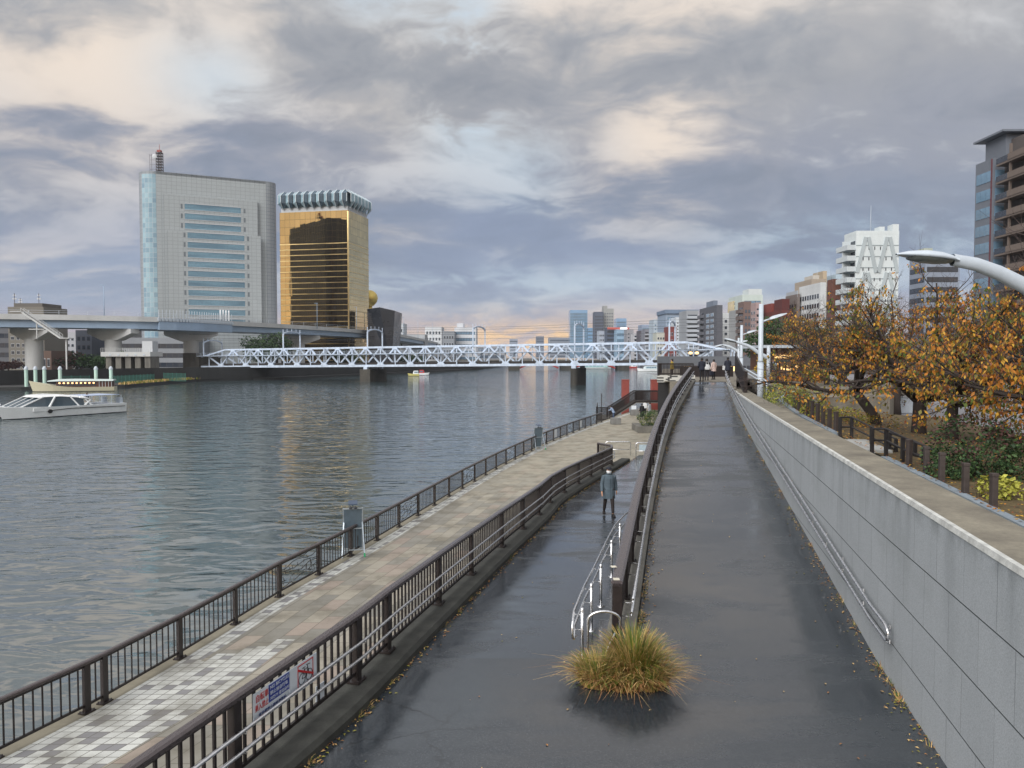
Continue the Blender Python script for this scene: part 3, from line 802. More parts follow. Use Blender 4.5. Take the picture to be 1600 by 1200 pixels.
b = MB(); P = [BP(S1 - .6, 0, -1.2), BP(S1 + 14, 0, -1.2), BP(S1 + 14, 0, BW + 1.2), BP(S1 - .6, 0, BW + 1.2)]
b.prism([(q.x, q.y) for q in P], -2, bz(S1) + 1.2); b.build('abutment', M['pier'], br)
M['wire'] = mat('black_cable', srgb(58, 60, 66), .6)
wires = thing('overhead_wires', BP(S0, 12), 'thin overhead power lines strung between the portals of the railway bridge', 'wires')
for h, c in ((12.4, 0), (12.1, BW), (10.2, 2.5), (9.0, 6.5), (10.9, 4.5)):
    b = MB(); pts = []
    for k in range(41):
        s = lerp(S0 - 5, S1 + 8, k/40); pts.append(BP(s, h + .35*math.cos(s/17), c))
    b.tube(pts, .045, 4, cap=False); b.build('wire', M['wire'], wires)

# ------------------------------------------------------------------ building helper
LIT = mat('lit_window', srgb(240, 210, 160), .4, emit=srgb(255, 205, 130), es=1.4)
WM = {}
def wm(c, var=.1, rough=.75, scale=.12):
    k = tuple(c)
    if k not in WM: WM[k] = mat('facade_%s' % '_'.join(map(str, c)), srgb(*c), rough, var=var, scale=scale, bump=.1, bscale=2, stretch=(1, 1, .4))
    return WM[k]
GL = [mat('glass_dark', srgb(52, 60, 72), .1, var=.4, scale=.3, spec=.7), mat('glass_mid', srgb(88, 102, 118), .12, var=.35, scale=.3, spec=.7), mat('glass_blue', srgb(112, 142, 166), .1, var=.25, scale=.2, spec=.7)]
FR = [mat('frame_pale', srgb(196, 200, 204), .6), mat('frame_dark', srgb(58, 58, 62), .6)]
class Bld:
    def __init__(s, label, px0, px1, ytop, Y, depth, wall, z0=3.0, rz=0.0, name='building', group=None, cat='building', split=None):
        if split is not None:
            xs_ = at_y(split, ytop, Y)[0]; depth = max(4, xs_*1200/(px0 - 800) - Y); px0 = split
        a, b = at_y(px0, ytop, Y), at_y(px1, ytop, Y)
        s.w = b[0] - a[0]; s.zt = a[2]; s.z0 = z0; s.d = depth; s.h = s.zt - z0; s.rz = rz
        s.c = Vector(((a[0]+b[0])/2, Y, z0)); s.root = thing(name, s.c, label, cat, group, rz)
        s.ux = Vector((math.cos(rz), math.sin(rz), 0)); s.vx = Vector((-math.sin(rz), math.cos(rz), 0))
        m = MB(); s.lb(m, -s.w/2, 0, 0, s.w/2, depth, s.h); m.build('wall', wm(wall) if isinstance(wall, tuple) else wall, s.root); s.wall = wall
        # rooftop edge and plant room
        m = MB(); e = .25
        for u0, v0, u1, v1 in ((-s.w/2, -.02, s.w/2, e), (-s.w/2, depth - e, s.w/2, depth + .02), (-s.w/2 - .02, e, -s.w/2 + e, depth - e), (s.w/2 - e, e, s.w/2 + .02, depth - e)):
            s.lb(m, u0, v0, s.h, u1, v1, s.h + .9)
        m.build('parapet', wm(wall) if isinstance(wall, tuple) else wall, s.root)
    def P(s, u, v, z): return s.c + s.ux*u + s.vx*v + Vector((0, 0, z))
    def lb(s, m, u0, v0, z0, u1, v1, z1, mi=0):
        m.box(s.P((u0+u1)/2, (v0+v1)/2, (z0+z1)/2), (abs(u1-u0), abs(v1-v0), abs(z1-z0)), s.rz, mi); return m
    def roofbox(s, u0, u1, v0, v1, h, wall=None, name='roof_box'):
        m = MB(); s.lb(m, s.w*u0 - s.w/2, s.d*v0, s.h + .01, s.w*u1 - s.w/2, s.d*v1, s.h + h)
        return m.build(name, wm(wall or s.wall), s.root)
    def grid(s, rows, cols, face='front', glass=0, frame=0, fw=.62, fh=.5, z_lo=.0, z_hi=.94, u_lo=.04, u_hi=.96, lit=0.0, seed=1):
        """every window is its own part: a frame with a recessed-looking pane"""
        rnd = random.Random(seed + int(abs(s.c.x)*7)); base = {}
        L = s.w if face == 'front' else s.d
        fwid = (u_hi - u_lo)*L/cols; fht = (z_hi - z_lo)*s.h/rows; count = 0
        for r in range(rows):
            for c_ in range(cols):
                uc = u_lo*L + (c_ + .5)*fwid; zc = z_lo*s.h + (r + .5)*fht
                key = 'lit' if rnd.random() < lit else 'n'
                def place(key=key, uc=uc, zc=zc):
                    m = MB(); hw, hh = fwid*fw/2, fht*fh/2
                    if face == 'front':
                        s.lb(m, uc - hw - s.w/2, -.05, zc - hh, uc + hw - s.w/2, .03, zc + hh, 0)
                        s.lb(m, uc - hw*.86 - s.w/2, -.08, zc - hh*.84, uc - hw*.04 - s.w/2, .02, zc + hh*.84, 1)
                        s.lb(m, uc + hw*.04 - s.w/2, -.08, zc - hh*.84, uc + hw*.86 - s.w/2, .02, zc + hh*.84, 1)
                    else:
                        x = -s.w/2
                        s.lb(m, x - .05, uc - hw, zc - hh, x + .03, uc + hw, zc + hh, 0)
                        s.lb(m, x - .08, uc - hw*.86, zc - hh*.84, x + .02, uc - hw*.04, zc + hh*.84, 1)
                        s.lb(m, x - .08, uc + hw*.04, zc - hh*.84, x + .02, uc + hw*.86, zc + hh*.84, 1)
                    return m.build('window', [FR[frame], LIT if key == 'lit' else GL[glass]], s.root)
                if key not in base: base[key] = (place(), uc, zc)
                else:
                    o0, u0, z0 = base[key]; o = o0.copy(); col.objects.link(o); o.parent = s.root
                    o.location = (uc - u0, 0, zc - z0) if face == 'front' else (0, uc - u0, zc - z0)
        return s
    def bands(s, rows, face='front', glass=1, fh=.45, z_lo=0.0, z_hi=.95, u_lo=.05, u_hi=.95):
        L = s.w if face == 'front' else s.d; fht = (z_hi - z_lo)*s.h/rows; o0 = None
        for r in range(rows):
            zc = z_lo*s.h + (r + .5)*fht
            if o0 is None:
                m = MB(); hh = fht*fh/2; z00 = zc; n = max(2, int(L*(u_hi - u_lo)/2.4))
                for k in range(n):
                    a, b = lerp(u_lo, u_hi, (k + .05)/n)*L, lerp(u_lo, u_hi, (k + .95)/n)*L
                    if face == 'front': s.lb(m, a - s.w/2, -.06, zc - hh, b - s.w/2, .03, zc + hh, 1)
                    else: s.lb(m, -s.w/2 - .06, a, zc - hh, -s.w/2 + .03, b, zc + hh, 1)
                if face == 'front': s.lb(m, (u_lo - .5)*L, -.03, zc - hh - .1, (u_hi - .5)*L, .02, zc + hh + .1, 0)
                else: s.lb(m, -s.w/2 - .03, u_lo*L, zc - hh - .1, -s.w/2 + .02, u_hi*L, zc + hh + .1, 0)
                o0 = m.build('window_strip', [FR[1], GL[glass]], s.root)
            else:
                o = o0.copy(); col.objects.link(o); o.parent = s.root; o.location = (0, 0, zc - z00)
        return s
    def balconies(s, rows, wall, face='front', u_lo=0.0, u_hi=1.0, out=1.3, z_lo=0.0, z_hi=.97, par=1.1, dark=True):
        L = s.w if face == 'front' else s.d; fht = (z_hi - z_lo)*s.h/rows; o0 = None
        for r in range(rows):
            zc = z_lo*s.h + r*fht + .1
            if o0 is None:
                m = MB(); z00 = zc; a, b = u_lo*L, u_hi*L
                def bb(a, v0, z0, b, v1, z1, mi):
                    if face == 'front': s.lb(m, a - s.w/2, v0, z0, b - s.w/2, v1, z1, mi)
                    else: s.lb(m, -s.w/2 + v0, a, z0, -s.w/2 + v1, b, z1, mi)
                bb(a, -out, zc - .2, b, .02, zc, 0); bb(a, -out, zc, b, -out + .15, zc + par, 0)
                bb(a, -out + .15, zc, a + .15, .0, zc + par, 0); bb(b - .15, -out + .15, zc, b, .0, zc + par, 0)
                n = max(1, int((b - a)/3.2))
                for k in range(n):
                    bb(lerp(a, b, (k + .12)/n), -.05, zc + .05, lerp(a, b, (k + .88)/n), .02, zc + fht*.78, 1)
                    if k: bb(lerp(a, b, k/n) - .06, -out + .15, zc + par*.2, lerp(a, b, k/n) + .06, 0, zc + fht*.85, 0)
                o0 = m.build('balcony', [wm(wall), GL[0]], s.root)
            else:
                o = o0.copy(); col.objects.link(o); o.parent = s.root; o.location = (0, 0, zc - z00)
        return s
    def mast(s, u, v, h, r=.12):
        m = MB(); q = s.P(u*s.w - s.w/2, v*s.d, s.h); m.tube([q, q + Vector((0, 0, h))], [r, r*.3], 5); m.build('antenna', M['white_metal'], s.root); return s

# ------------------------------------------------------------------ left bank ground
bank = [(-138, 206), (-116, 248), (-104, 262), (-90, 280), (-72, 325), (-44, 400), (-22, 500), (-8, 635), (20, 900), (60, 1500)]
far = [(-2500, 1500), (-2500, 100), (-260, 100)]
M['bankwall'] = mat('dark_bank_wall', srgb(54, 55, 55), .85, var=.4, scale=.25, stretch=(1, 1, .3))
struct(MB().prism(bank + far, -2, 3.2).build('left_bank_ground', [mat('bank_soil', srgb(92, 92, 86), .9, var=.3, scale=.1)]))
def off_line(line, o):
    out_ = []
    for i, p in enumerate(line):
        a, b = Vector(line[max(0, i-1)]), Vector(line[min(len(line)-1, i+1)]); d = (b - a).normalized()
        out_.append((p[0] + d.y*o, p[1] - d.x*o))
    return out_
quay = [(-170, 178), (-150, 186), (-125, 195.5), (-106, 210), (-107.5, 240), (-106, 258), (-95, 274), (-84, 282), (-68, 326), (-40, 401), (-18, 500)]
struct(MB().prism(quay + bank[:7][::-1] + [(-170, 206)], -2, .9).build('quay', M['bankwall']))
wl = [(p[0], p[1], 3.0) for p in bank[:8]]
tag(MB().sweep([(.05, -3), (.5, -3), (.4, 1.9), (.05, 1.9)], wl).build('flood_wall', M['bankwall']), 'long dark concrete flood wall along the far river bank', 'wall')
# dry grass on the quay
rnd = random.Random(3); mb = MB()
for _ in range(2600):
    k = rnd.random(); i = rnd.choice((0, 1, 1, 1)); a, b_ = bank[i], bank[i+1]; f = rnd.random(); o = rnd.uniform(.6, 3.8)
    a, b_ = rnd.choice((((-106, 212), (-107.5, 240)), ((-107.5, 240), (-106, 258)), ((-106, 258), (-97, 272)))); o = -rnd.uniform(.3, 3.0); dv = (Vector(b_) - Vector(a)).normalized(); x = lerp(a[0], b_[0], f) + dv.y*o; y = lerp(a[1], b_[1], f) - dv.x*o
    hgt = rnd.uniform(.3, .9); wd = rnd.uniform(.1, .3); an = rnd.uniform(0, 3.14)
    mb.add([(x - wd*math.cos(an), y - wd*math.sin(an), .88), (x + wd*math.cos(an), y + wd*math.sin(an), .88), (x + rnd.uniform(-.2, .2), y, .9 + hgt)], [(0, 1, 2)], rnd.choice((0, 3, 2, 4, 2)))
o = mb.build('dry_grass', GR); tag(o, 'dry straw coloured grass on the far quay', 'grass', kind='stuff')
M['mesh_green'] = mat('green_mesh', srgb(46, 104, 92), .6, var=.2, scale=2)
def mesh_fence(label, pts, h):
    r = thing('mesh_fence', pts[0], label, 'fence', 'green mesh fences on the far quay')
    for i in range(len(pts) - 1):
        p, q = Vector(pts[i]), Vector(pts[i+1]); n = max(1, int((q - p).length/2)); m = MB()
        for k in range(n*7 + 1):
            c = p.lerp(q, k/(n*7)); m.beam(c, c + Vector((0, 0, h)), .07, .07)
        for hh in (.1, h*.5, h): m.beam(p + Vector((0, 0, hh)), q + Vector((0, 0, hh)), .06, .06)
        m.build('mesh_panel', M['mesh_green'], r)
        for k in range(n + 1):
            c = p.lerp(q, k/n); m = MB(); m.beam(c, c + Vector((0, 0, h + .2)), .13, .13); m.build('post', M['mesh_green'], r)
q3 = off_line(bank[:8], 3.2); q2 = off_line(bank[:8], 1.0)
mesh_fence('green mesh fence behind the moored roofed boat', [(*at_y(97, 592, 215)[:2], .9), (*at_y(140, 592.5, 217)[:2], .9)], 2.2)
mesh_fence('green mesh fence in front of the sluice columns', [(*at_y(178, 593, 224)[:2], .9), (*at_y(241, 592, 247)[:2], .9)], 2.0)
mesh_fence('short green mesh fence beside the bridge abutment', [(*at(256, 595, .9)[:2], .9), (*at(290, 596, .9)[:2], .9)], 2.4)
# mooring piles
M['mint'] = mat('mint_pile', srgb(196, 226, 214), .5, var=.08)
pl = None
pos = ['leftmost of the mint piles', 'second mint pile from the left', 'third mint pile from the left', 'mint pile above the roofed boat bow', 'mint pile above the roofed boat stern', 'rightmost of the mint piles']
for k, px in enumerate((41, 55.5, 69.5, 94, 150, 173.5)):
    x, y, _ = at_y(px, 590, 197)
    if pl is None:
        r = thing('mooring_pile', (x, y, 0), 'tall mint mooring pile with white cap, ' + pos[0], 'mooring pile', 'mint mooring piles')
        m = MB(); m.lathe([(.42, -2), (.42, 5.3)], (x, y, 0), 12); m.build('shaft', M['mint'], r)
        m = MB(); m.lathe([(.5, 5.3), (.5, 5.6), (.25, 6.1), (0, 6.2)], (x, y, 0), 12); m.build('cap', M['white_metal'], r); pl = r
    else: copy_thing(pl, (x, y, 0), 0, 'tall mint mooring pile with white cap, ' + pos[k])

# ------------------------------------------------------------------ elevated expressway
M['girder'] = mat('blue_grey_girder', srgb(156, 178, 202), .5, var=.1, scale=.1)
M['vconc'] = mat('viaduct_concrete', srgb(198, 200, 200), .8, var=.12, scale=.15, stretch=(1, 1, .3))
vx = [(-330, 190), (-215, 225), (-163, 244), (-122, 266), (-108.5, 298), (-92, 340), (-77, 400), (-71, 440), (-70, 520), (-74, 700), (-80, 1000)]
def smooth(line, n=6):
    o = []
    for i in range(len(line) - 1):
        p0, p1, p2, p3 = (Vector(line[max(0, i-1)]), Vector(line[i]), Vector(line[i+1]), Vector(line[min(len(line)-1, i+2)]))
        for k in range(n):
            q = k/n; o.append(.5*((2*p1) + (p2-p0)*q + (2*p0-5*p1+4*p2-p3)*q*q + (3*p1-p0-3*p2+p3)*q**3))
    o.append(Vector(line[-1])); return o
ve = smooth(vx); vw = 17.0
ZV = 22.2
ew = thing('elevated_expressway', (-122, 266, 3.2), 'long elevated expressway with blue grey girders on hammerhead concrete piers', 'viaduct')
path = [(p.x, p.y, ZV) for p in ve]
MB().sweep([(0, -1.75), (0, 0), (-.3, 0), (-.3, -1.2), (-vw + .3, -1.2), (-vw + .3, 0), (-vw, 0), (-vw, -1.75)], path).build('deck', M['vconc'], ew)
i1 = min(range(len(ve)), key=lambda i: (ve[i] - Vector((-122, 266))).length); i2 = min(range(len(ve)), key=lambda i: (ve[i] - Vector((-108.5, 298))).length)
MB().sweep([(-1.0, -4.2), (-1.0, -1.76), (-vw + 1, -1.76), (-vw + 1, -4.2)], path[:i1+1]).build('girder', M['girder'], ew)
MB().sweep([(.25, -4.4), (.25, -1.5), (-.1, -1.5), (-1.0, -1.76), (-vw + 1, -1.76), (-vw + 1, -4.4)], path[i1:i2+1]).build('girder', M['girder'], ew)
MB().sweep([(-1.0, -4.0), (-1.0, -1.76), (-vw + 1, -1.76), (-vw + 1, -4.0)], path[i2:]).build('girder', M['girder'], ew)
for i, px in enumerate((51, 213, 347, 512)):
    tt = min(range(len(ve)), key=lambda k: abs(ve[k].x/ve[k].y - (px - 800 - 18)/1200))
    c = ve[tt]; dn = (ve[min(tt+1, len(ve)-1)] - ve[tt-1]).normalized(); rt = Vector((dn.y, -dn.x)); cc = c - rt*vw/2; rt = Vector((rt.x*math.cos(.75) - rt.y*math.sin(.75), rt.x*math.sin(.75) + rt.y*math.cos(.75))); dn = Vector((-rt.y, rt.x))
    m = MB(); m.lathe([(2.7, 2.5), (2.7, 14.4)], (cc.x, cc.y, 0), 20)
    hw = vw/2 + .8; zt = ZV - 4.25
    prof = [(-hw, zt), (hw, zt), (hw, zt - 1.5), (3.0, zt - 3.9), (-3.0, zt - 3.9), (-hw, zt - 1.5)]
    for sgn in (0, 1): pass
    A = [Vector((cc.x + rt.x*u - dn.x*1.9, cc.y + rt.y*u - dn.y*1.9, z)) for u, z in prof]; Bq = [Vector((cc.x + rt.x*u + dn.x*1.9, cc.y + rt.y*u + dn.y*1.9, z)) for u, z in prof]
    m.add(A + Bq, [tuple(range(6)), tuple(range(11, 5, -1))] + [(k, 6 + k, 6 + (k+1) % 6, (k+1) % 6) for k in range(6)])
    m.build('pier', M['vconc'], ew)
# guard fence, sound screen posts
m = MB()
for p in path[6:]: m.beam((p[0], p[1], ZV), (p[0], p[1], ZV + 1.3), .1, .1)
m.sweep([(-.1, .6), (-.04, .6), (-.04, .68), (-.1, .68)], path[6:]); m.sweep([(-.1, 1.25), (-.04, 1.25), (-.04, 1.33), (-.1, 1.33)], path[6:])
m.build('guard_rail', M['white_metal'], ew)
m = MB(); a, b_ = ve[i1], ve[i2]
for k in range(31):
    q = a.lerp(b_, k/30); q2 = ve[min(range(len(ve)), key=lambda i: (ve[i] - q).length)]
seg = path[i1:i2+1]
def along(seg, f):
    L = [(Vector(seg[i+1]) - Vector(seg[i])).length for i in range(len(seg)-1)]; tot = sum(L)*f
    for i, l in enumerate(L):
        if tot <= l: return Vector(seg[i]).lerp(Vector(seg[i+1]), tot/l)
        tot -= l
    return Vector(seg[-1])
for k in range(28):
    q = along(seg, k/27.0); m.beam(q + Vector((0, 0, -.9)), q + Vector((0, 0, 2.6)), .16, .2); m.box(q + Vector((.2, -.2, -.9)), (.9, .5, 1.1), .9)
m.build('screen_posts', M['white_metal'], ew)
m = MB()
for k in range(4): q = along(seg, .82 + k*.045); m.beam(q + Vector((0, 0, 0)), q + Vector((0, 0, 4.0)), .5, .35)
m.build('white_fins', mat('white_fin', srgb(232, 236, 240), .5), ew)
# stair down from the expressway
m = MB(); a = Vector(at_y(36, 487, 243)); b_ = Vector(at_y(97, 528, 243))
lower = 1
for off in (0, 1.6):
    d = Vector((0, off - 1.2, 0)); m.beam(a + d, b_ + d, .15, .5); m.beam(a + d + Vector((0, 0, 1.1)), b_ + d + Vector((0, 0, 1.1)), .09, .09)
    for k in range(13): q = a.lerp(b_, k/12) + d; m.beam(q, q + Vector((0, 0, 1.1)), .08, .08)
for k in range(26): q = a.lerp(b_, (k + .5)/26); m.box(q + Vector((0, -.4, .05)), (.42, 1.5, .08))
q = b_ + Vector((1.5, -.4, -.1)); m.box(q, (3, 2.2, .25)); m.beam(q, (q.x, q.y, 3.2), .35, .35); q = a + Vector((-1.5, -.4, .0)); m.box(q, (3.5, 2.2, .25))
q = a.lerp(b_, .35); m.beam(q, (q.x, q.y, ZV - 8), .3, .3); m.box((q.x, q.y + 1, ZV - 5), (5, 2.5, .3))
m.build('access_stair', M['vconc'], ew)
# expressway light poles
for k, (px, yb, yt, lb) in enumerate(((163, 492, 446, 'expressway light pole left of the grey office tower'), (495.5, 508, 474, 'expressway light pole in front of the golden tower'), (557, 508, 480, 'expressway light pole in front of the golden tower edge'), (600, 516, 489, 'expressway light pole before the black hall'), (631, 520, 496, 'expressway light pole right of the black hall'), (653, 526, 501, 'expressway light pole by the low white offices'), (676, 530, 505, 'slim expressway light pole furthest along the road'))):
    kx = (px - 800)/1200; i = min(range(len(ve)), key=lambda i: abs(ve[i].x/ve[i].y - kx) + (0 if ve[i].y < 720 else 9))
    Y = ve[i].y + 1.0; p0 = Vector(at_y(px, 500, Y)); top = at_y(px, yt, Y)[2]
    r = thing('light_pole', (p0.x, Y, ZV - 1.2), 'slim grey ' + lb, 'light pole', 'light poles on the expressway')
    m = MB(); m.tube([(p0.x, Y, ZV - 1.2), (p0.x, Y, top)], [.16, .09], 6); m.build('pole', M['girder'], r)
    m = MB(); m.box((p0.x - .4, Y, top + .05), (1.5, .4, .16)); m.build('lamp_head', M['girder'], r)

# ------------------------------------------------------------------ grey office tower
def tile_facade(name, c, g, su, sv, rough=.5, w=.03, c2=None):
    m, t, b = new_mat(name)
    u, v, _ = t.sep(t.new('ShaderNodeUVMap').outputs[0])
    r, _, gm = cells(t, u, v, su, sv, 0.0)
    n = t.noise(t.new('ShaderNodeTexCoord').outputs['Object'], .05, 4, .6)
    cc = t.mix(t.math('MULTIPLY', r, .7), c, c2 or tuple(x*.93 for x in c))
    cc = t.mix(t.ss(n, .35, .7, 0, .2), cc, tuple(x*.8 for x in c))
    fu, fv = t.math('FRACT', t.math('DIVIDE', u, su)), t.math('FRACT', t.math('DIVIDE', v, sv))
    e = t.math('MAXIMUM', t.math('LESS_THAN', fu, w/su*2), t.math('LESS_THAN', fv, w/sv*2))
    t.put(b.inputs['Base Color'], t.mix(e, cc, g)); b.inputs['Roughness'].default_value = rough
    return m
OT = tile_facade('office_tiles', srgb(170, 177, 180), srgb(142, 148, 152), 2.0, 1.6, .45, .07)
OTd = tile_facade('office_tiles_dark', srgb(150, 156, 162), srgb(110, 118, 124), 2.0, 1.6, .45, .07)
OG = tile_facade('office_curtain_glass', srgb(128, 156, 174), srgb(170, 184, 192), 1.6, 2.1, .12, .08, c2=srgb(176, 206, 214))
OD = tile_facade('office_dark_glass', srgb(52, 50, 46), srgb(92, 86, 76), 3.0, 4.0, .25, .12)
p0, p1 = Vector((-157, 326)), Vector((-106, 350)); fe = (p1 - p0).normalized(); fn = Vector((fe.y, -fe.x))   # fn points to the viewer
Lw = (p1 - p0).length; Dw = 26.0; ZO = 87.0
ot = thing('office_tower', (p0.x, p0.y, 3.2), 'tall pale grey tiled office tower with rounded glass corner and blue window strips', 'building')
def OP(u, v): q = p0 + fe*u - fn*v; return (q.x, q.y)
def outline(r1, r2, u0, u1, v0, v1, n=8):
    """plan with rounded left (r1) and right (r2) front and back corners"""
    o = []
    for cx, cy, r, a0 in ((u0 + r1, v0 + r1, r1, 180), (u1 - r2, v0 + r2, r2, 270), (u1 - r2, v1 - r2, r2, 0), (u0 + r1, v1 - r1, r1, 90)):
        for k in range(n + 1):
            a = R(a0 + 90*k/n); o.append((cx + r*math.cos(a), cy + r*math.sin(a)))
    return o
def vwall(mb, pts, z0, z1, m=0, close=False):
    run = 0; n = len(pts)
    for i in range(n if close else n - 1):
        a, b = pts[i], pts[(i+1) % n]; l = math.hypot(b[0]-a[0], b[1]-a[1])
        za1, zb1 = (z1(a) if callable(z1) else z1), (z1(b) if callable(z1) else z1)
        mb.add([(a[0], a[1], z0), (b[0], b[1], z0), (b[0], b[1], zb1), (a[0], a[1], za1)], [(0, 1, 2, 3)], m, [[(run, z0), (run+l, z0), (run+l, zb1), (run, za1)]]); run += l
    return mb
ol = outline(6.5, 5.0, 0, Lw, 0, Dw); W_ = [OP(u, v) for u, v in ol]; n8 = 9
m = MB(); vwall(m, W_[n8-1:n8+1], 3.2, ZO); vwall(m, W_[n8*3-1:n8*3+1], 3.2, ZO, 1); vwall(m, W_[2*n8-1:2*n8+1], 3.2, ZO, 1); vwall(m, [W_[-1], W_[0]], 3.2, ZO)
m.add([(x, y, ZO) for x, y in W_], [tuple(range(len(W_)))])
m.build('wall', [OT, OD], ot)
m = MB(); vwall(m, W_[3:n8], 3.2, ZO - 1.2); m.build('glass_corner', OG, ot)
m = MB(); vwall(m, W_[3:n8], ZO - 1.2, ZO); vwall(m, W_[0:4], 3.2, ZO); vwall(m, W_[n8:2*n8], 3.2, ZO); vwall(m, W_[2*n8:3*n8], 3.2, ZO, 1); vwall(m, W_[3*n8:], 3.2, ZO); vwall(m, [W_[n8-1], W_[n8]], ZO - 1.2, ZO)
m.build('rounded_corner', [OTd, OD], ot)
def slab(mb, u0, u1, v0, v1, z0, z1, mi=0):
    P4 = [OP(u0, v0), OP(u1, v0), OP(u1, v1), OP(u0, v1)]
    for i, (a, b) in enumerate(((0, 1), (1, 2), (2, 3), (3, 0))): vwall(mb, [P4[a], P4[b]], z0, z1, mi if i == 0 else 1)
    mb.add([(x, y, z1) for x, y in P4], [(0, 1, 2, 3)], mi); return mb
m = MB(); slab(m, 9.4, 47.5, -1.5, .5, 3.2, 77.5); m.build('upper_facade_layer', [OT, OTd], ot)
m = MB(); slab(m, 10.6, 48.6, -2.6, -1.52, 3.2, 62.0); m.build('lower_facade_layer', [OT, OTd], ot)
zr = [72.8 - 4.1*k for k in range(13)]
OW = mat('strip_glass', srgb(96, 134, 158), .12, var=.3, scale=.15, spec=.7, c2=srgb(128, 168, 188), stretch=(.3, .3, 3))
for k, z in enumerate(zr):
    up = z > 61; v = -1.5 if up else -2.6; us, ue = (17.6, 40.4) if up else (18.5, 41.6)
    m = MB(); P4 = [OP(us, v - .05), OP(ue, v - .05), OP(ue, v + .4), OP(us, v + .4)]
    m.prism(P4, z - 1.25, z + 1.2, 0); m.prism([OP(us - .2, v - .14), OP(ue + .2, v - .14), OP(ue + .2, v - .06), OP(us - .2, v - .06)], z + 1.21, z + 1.5, 1)
    m.prism([OP(us - .2, v - .14), OP(ue + .2, v - .14), OP(ue + .2, v - .06), OP(us - .2, v - .06)], z - 1.45, z - 1.26, 1)
    m.build('window_strip', [OW, FR[0]], ot)
    for uu in (us - 1.6, ue + 1.2):
        m = MB(); m.prism([OP(uu, v - .06), OP(uu + .75, v - .06), OP(uu + .75, v + .2), OP(uu, v + .2)], z - 1.0, z + 1.0); m.build('vent', OTd, ot)
rt = thing('radio_mast', (*OP(8.2, 8), ZO), 'red and grey lattice radio mast with dishes on top of the grey office tower', 'radio mast')
m = MB(); q = OP(8.2, 6); zt = ZO + 9.5; M['mast'] = mat('mast_steel', srgb(96, 90, 92), .6, var=.2); M['mast_red'] = mat('mast_red', srgb(150, 70, 60), .6)
for sx in (-1, 1):
    for sy in (-1, 1): m.beam((q[0] + sx*1.1, q[1] + sy*1.1, ZO), (q[0] + sx*1.0, q[1] + sy*1.0, zt), .22, .22)
for k in range(8):
    z = ZO + k*1.2; m.box((q[0], q[1], z + .6), (2.4, 2.4, .14))
    for s_ in (-1, 1): m.beam((q[0] - 1.1, q[1] + s_*1.1, z), (q[0] + 1.1, q[1] + s_*1.1, z + 1.2), .12, .12); m.beam((q[0] + s_*1.1, q[1] + 1.1, z), (q[0] + s_*1.1, q[1] - 1.1, z + 1.2), .12, .12)
for k in range(5): m.beam((q[0] - 4, q[1] - .5, ZO + .1 + k*2), (q[0] - 1, q[1] - .5, ZO + .1 + k*2), .1, .1)
for x in (-4, -3.2): m.beam((q[0] + x, q[1] - .5, ZO), (q[0] + x, q[1] - .5, ZO + 8.6), .12, .12)
m.build('lattice', M['mast'], rt)
m = MB(); m.box((q[0], q[1], zt + .4), (1.6, 1.6, .9)); m.beam((q[0], q[1], zt), (q[0], q[1], zt + 3.4), .14, .14); m.build('top_section', M['mast_red'], rt)
m = MB(); m.lathe([(0, .0), (.9, .1), (1.1, .35), (1.05, .4), (0, .3)], (0, 0, 0), 14); 
vs = [Vector((q[0] - 1.5 + v_[0], q[1] - 1.3 - v_[2], zt - 2.2 + v_[1])) for v_ in m.v]; m.v = [tuple(x) for x in vs]; m.build('dish', FR[0], rt)

# ------------------------------------------------------------------ golden tower
def gold(name, c, rough, su=2.9, sv=4.0):
    m, t, b = new_mat(name)
    u, v, _ = t.sep(t.new('ShaderNodeUVMap').outputs[0])
    r, cr, g = cells(t, u, v, su, sv, 0.0)
    fu, fv = t.math('FRACT', t.math('DIVIDE', u, su)), t.math('FRACT', t.math('DIVIDE', v, sv))
    e = t.math('MAXIMUM', t.math('LESS_THAN', fu, .05), t.math('LESS_THAN', fv, .045))
    t.put(b.inputs['Base Color'], t.mix(e, t.mix(r, c, tuple(x*.86 for x in c)), tuple(x*.45 for x in c)))
    b.inputs['Metallic'].default_value = 1.0; b.inputs['Roughness'].default_value = rough
    tilt = t.vmath('MULTIPLY', t.vmath('SUBTRACT', cr, (.5, .5, .5)), (.012, .012, .012))
    gn = t.new('ShaderNodeNewGeometry').outputs['Normal']
    t.put(b.inputs['Normal'], t.vmath('NORMALIZE', t.vmath('ADD', gn, tilt)))
    return m
GM = gold('gold_mirror_glass', (.76, .57, .28), .03)
GS = mat('gold_spandrel', (.74, .56, .27), .38, 1.0, var=.1, scale=.2)
Cc = Vector((-84.7, 400)); fl = Vector((-.978, .208)); fb = Vector((.208, .978)); Wg, Dg = 38.7, 26.7
ZG0, ZG = 3.2, 84.0
gt = thing('golden_tower', (Cc.x, Cc.y, 3.2), 'golden mirror glass office tower with a glass crown beside the grey tower', 'building')
def GP(u, v): q = Cc + fl*u + fb*v; return (q.x, q.y)
m = MB(); vwall(m, [GP(Wg, 0), GP(0, 0)], ZG0, ZG); m.build('front_glass', GM, gt)
m = MB(); vwall(m, [GP(0, 0), GP(0, Dg)], ZG0, ZG); m.build('side_glass', GM, gt)
m = MB(); vwall(m, [GP(0, Dg), GP(Wg, Dg), GP(Wg, 0)], ZG0, ZG); m.add([(*GP(0, 0), ZG), (*GP(0, Dg), ZG), (*GP(Wg, Dg), ZG), (*GP(Wg, 0), ZG)], [(0, 1, 2, 3)]); m.build('wall', GS, gt)
nf = 23
fo = None
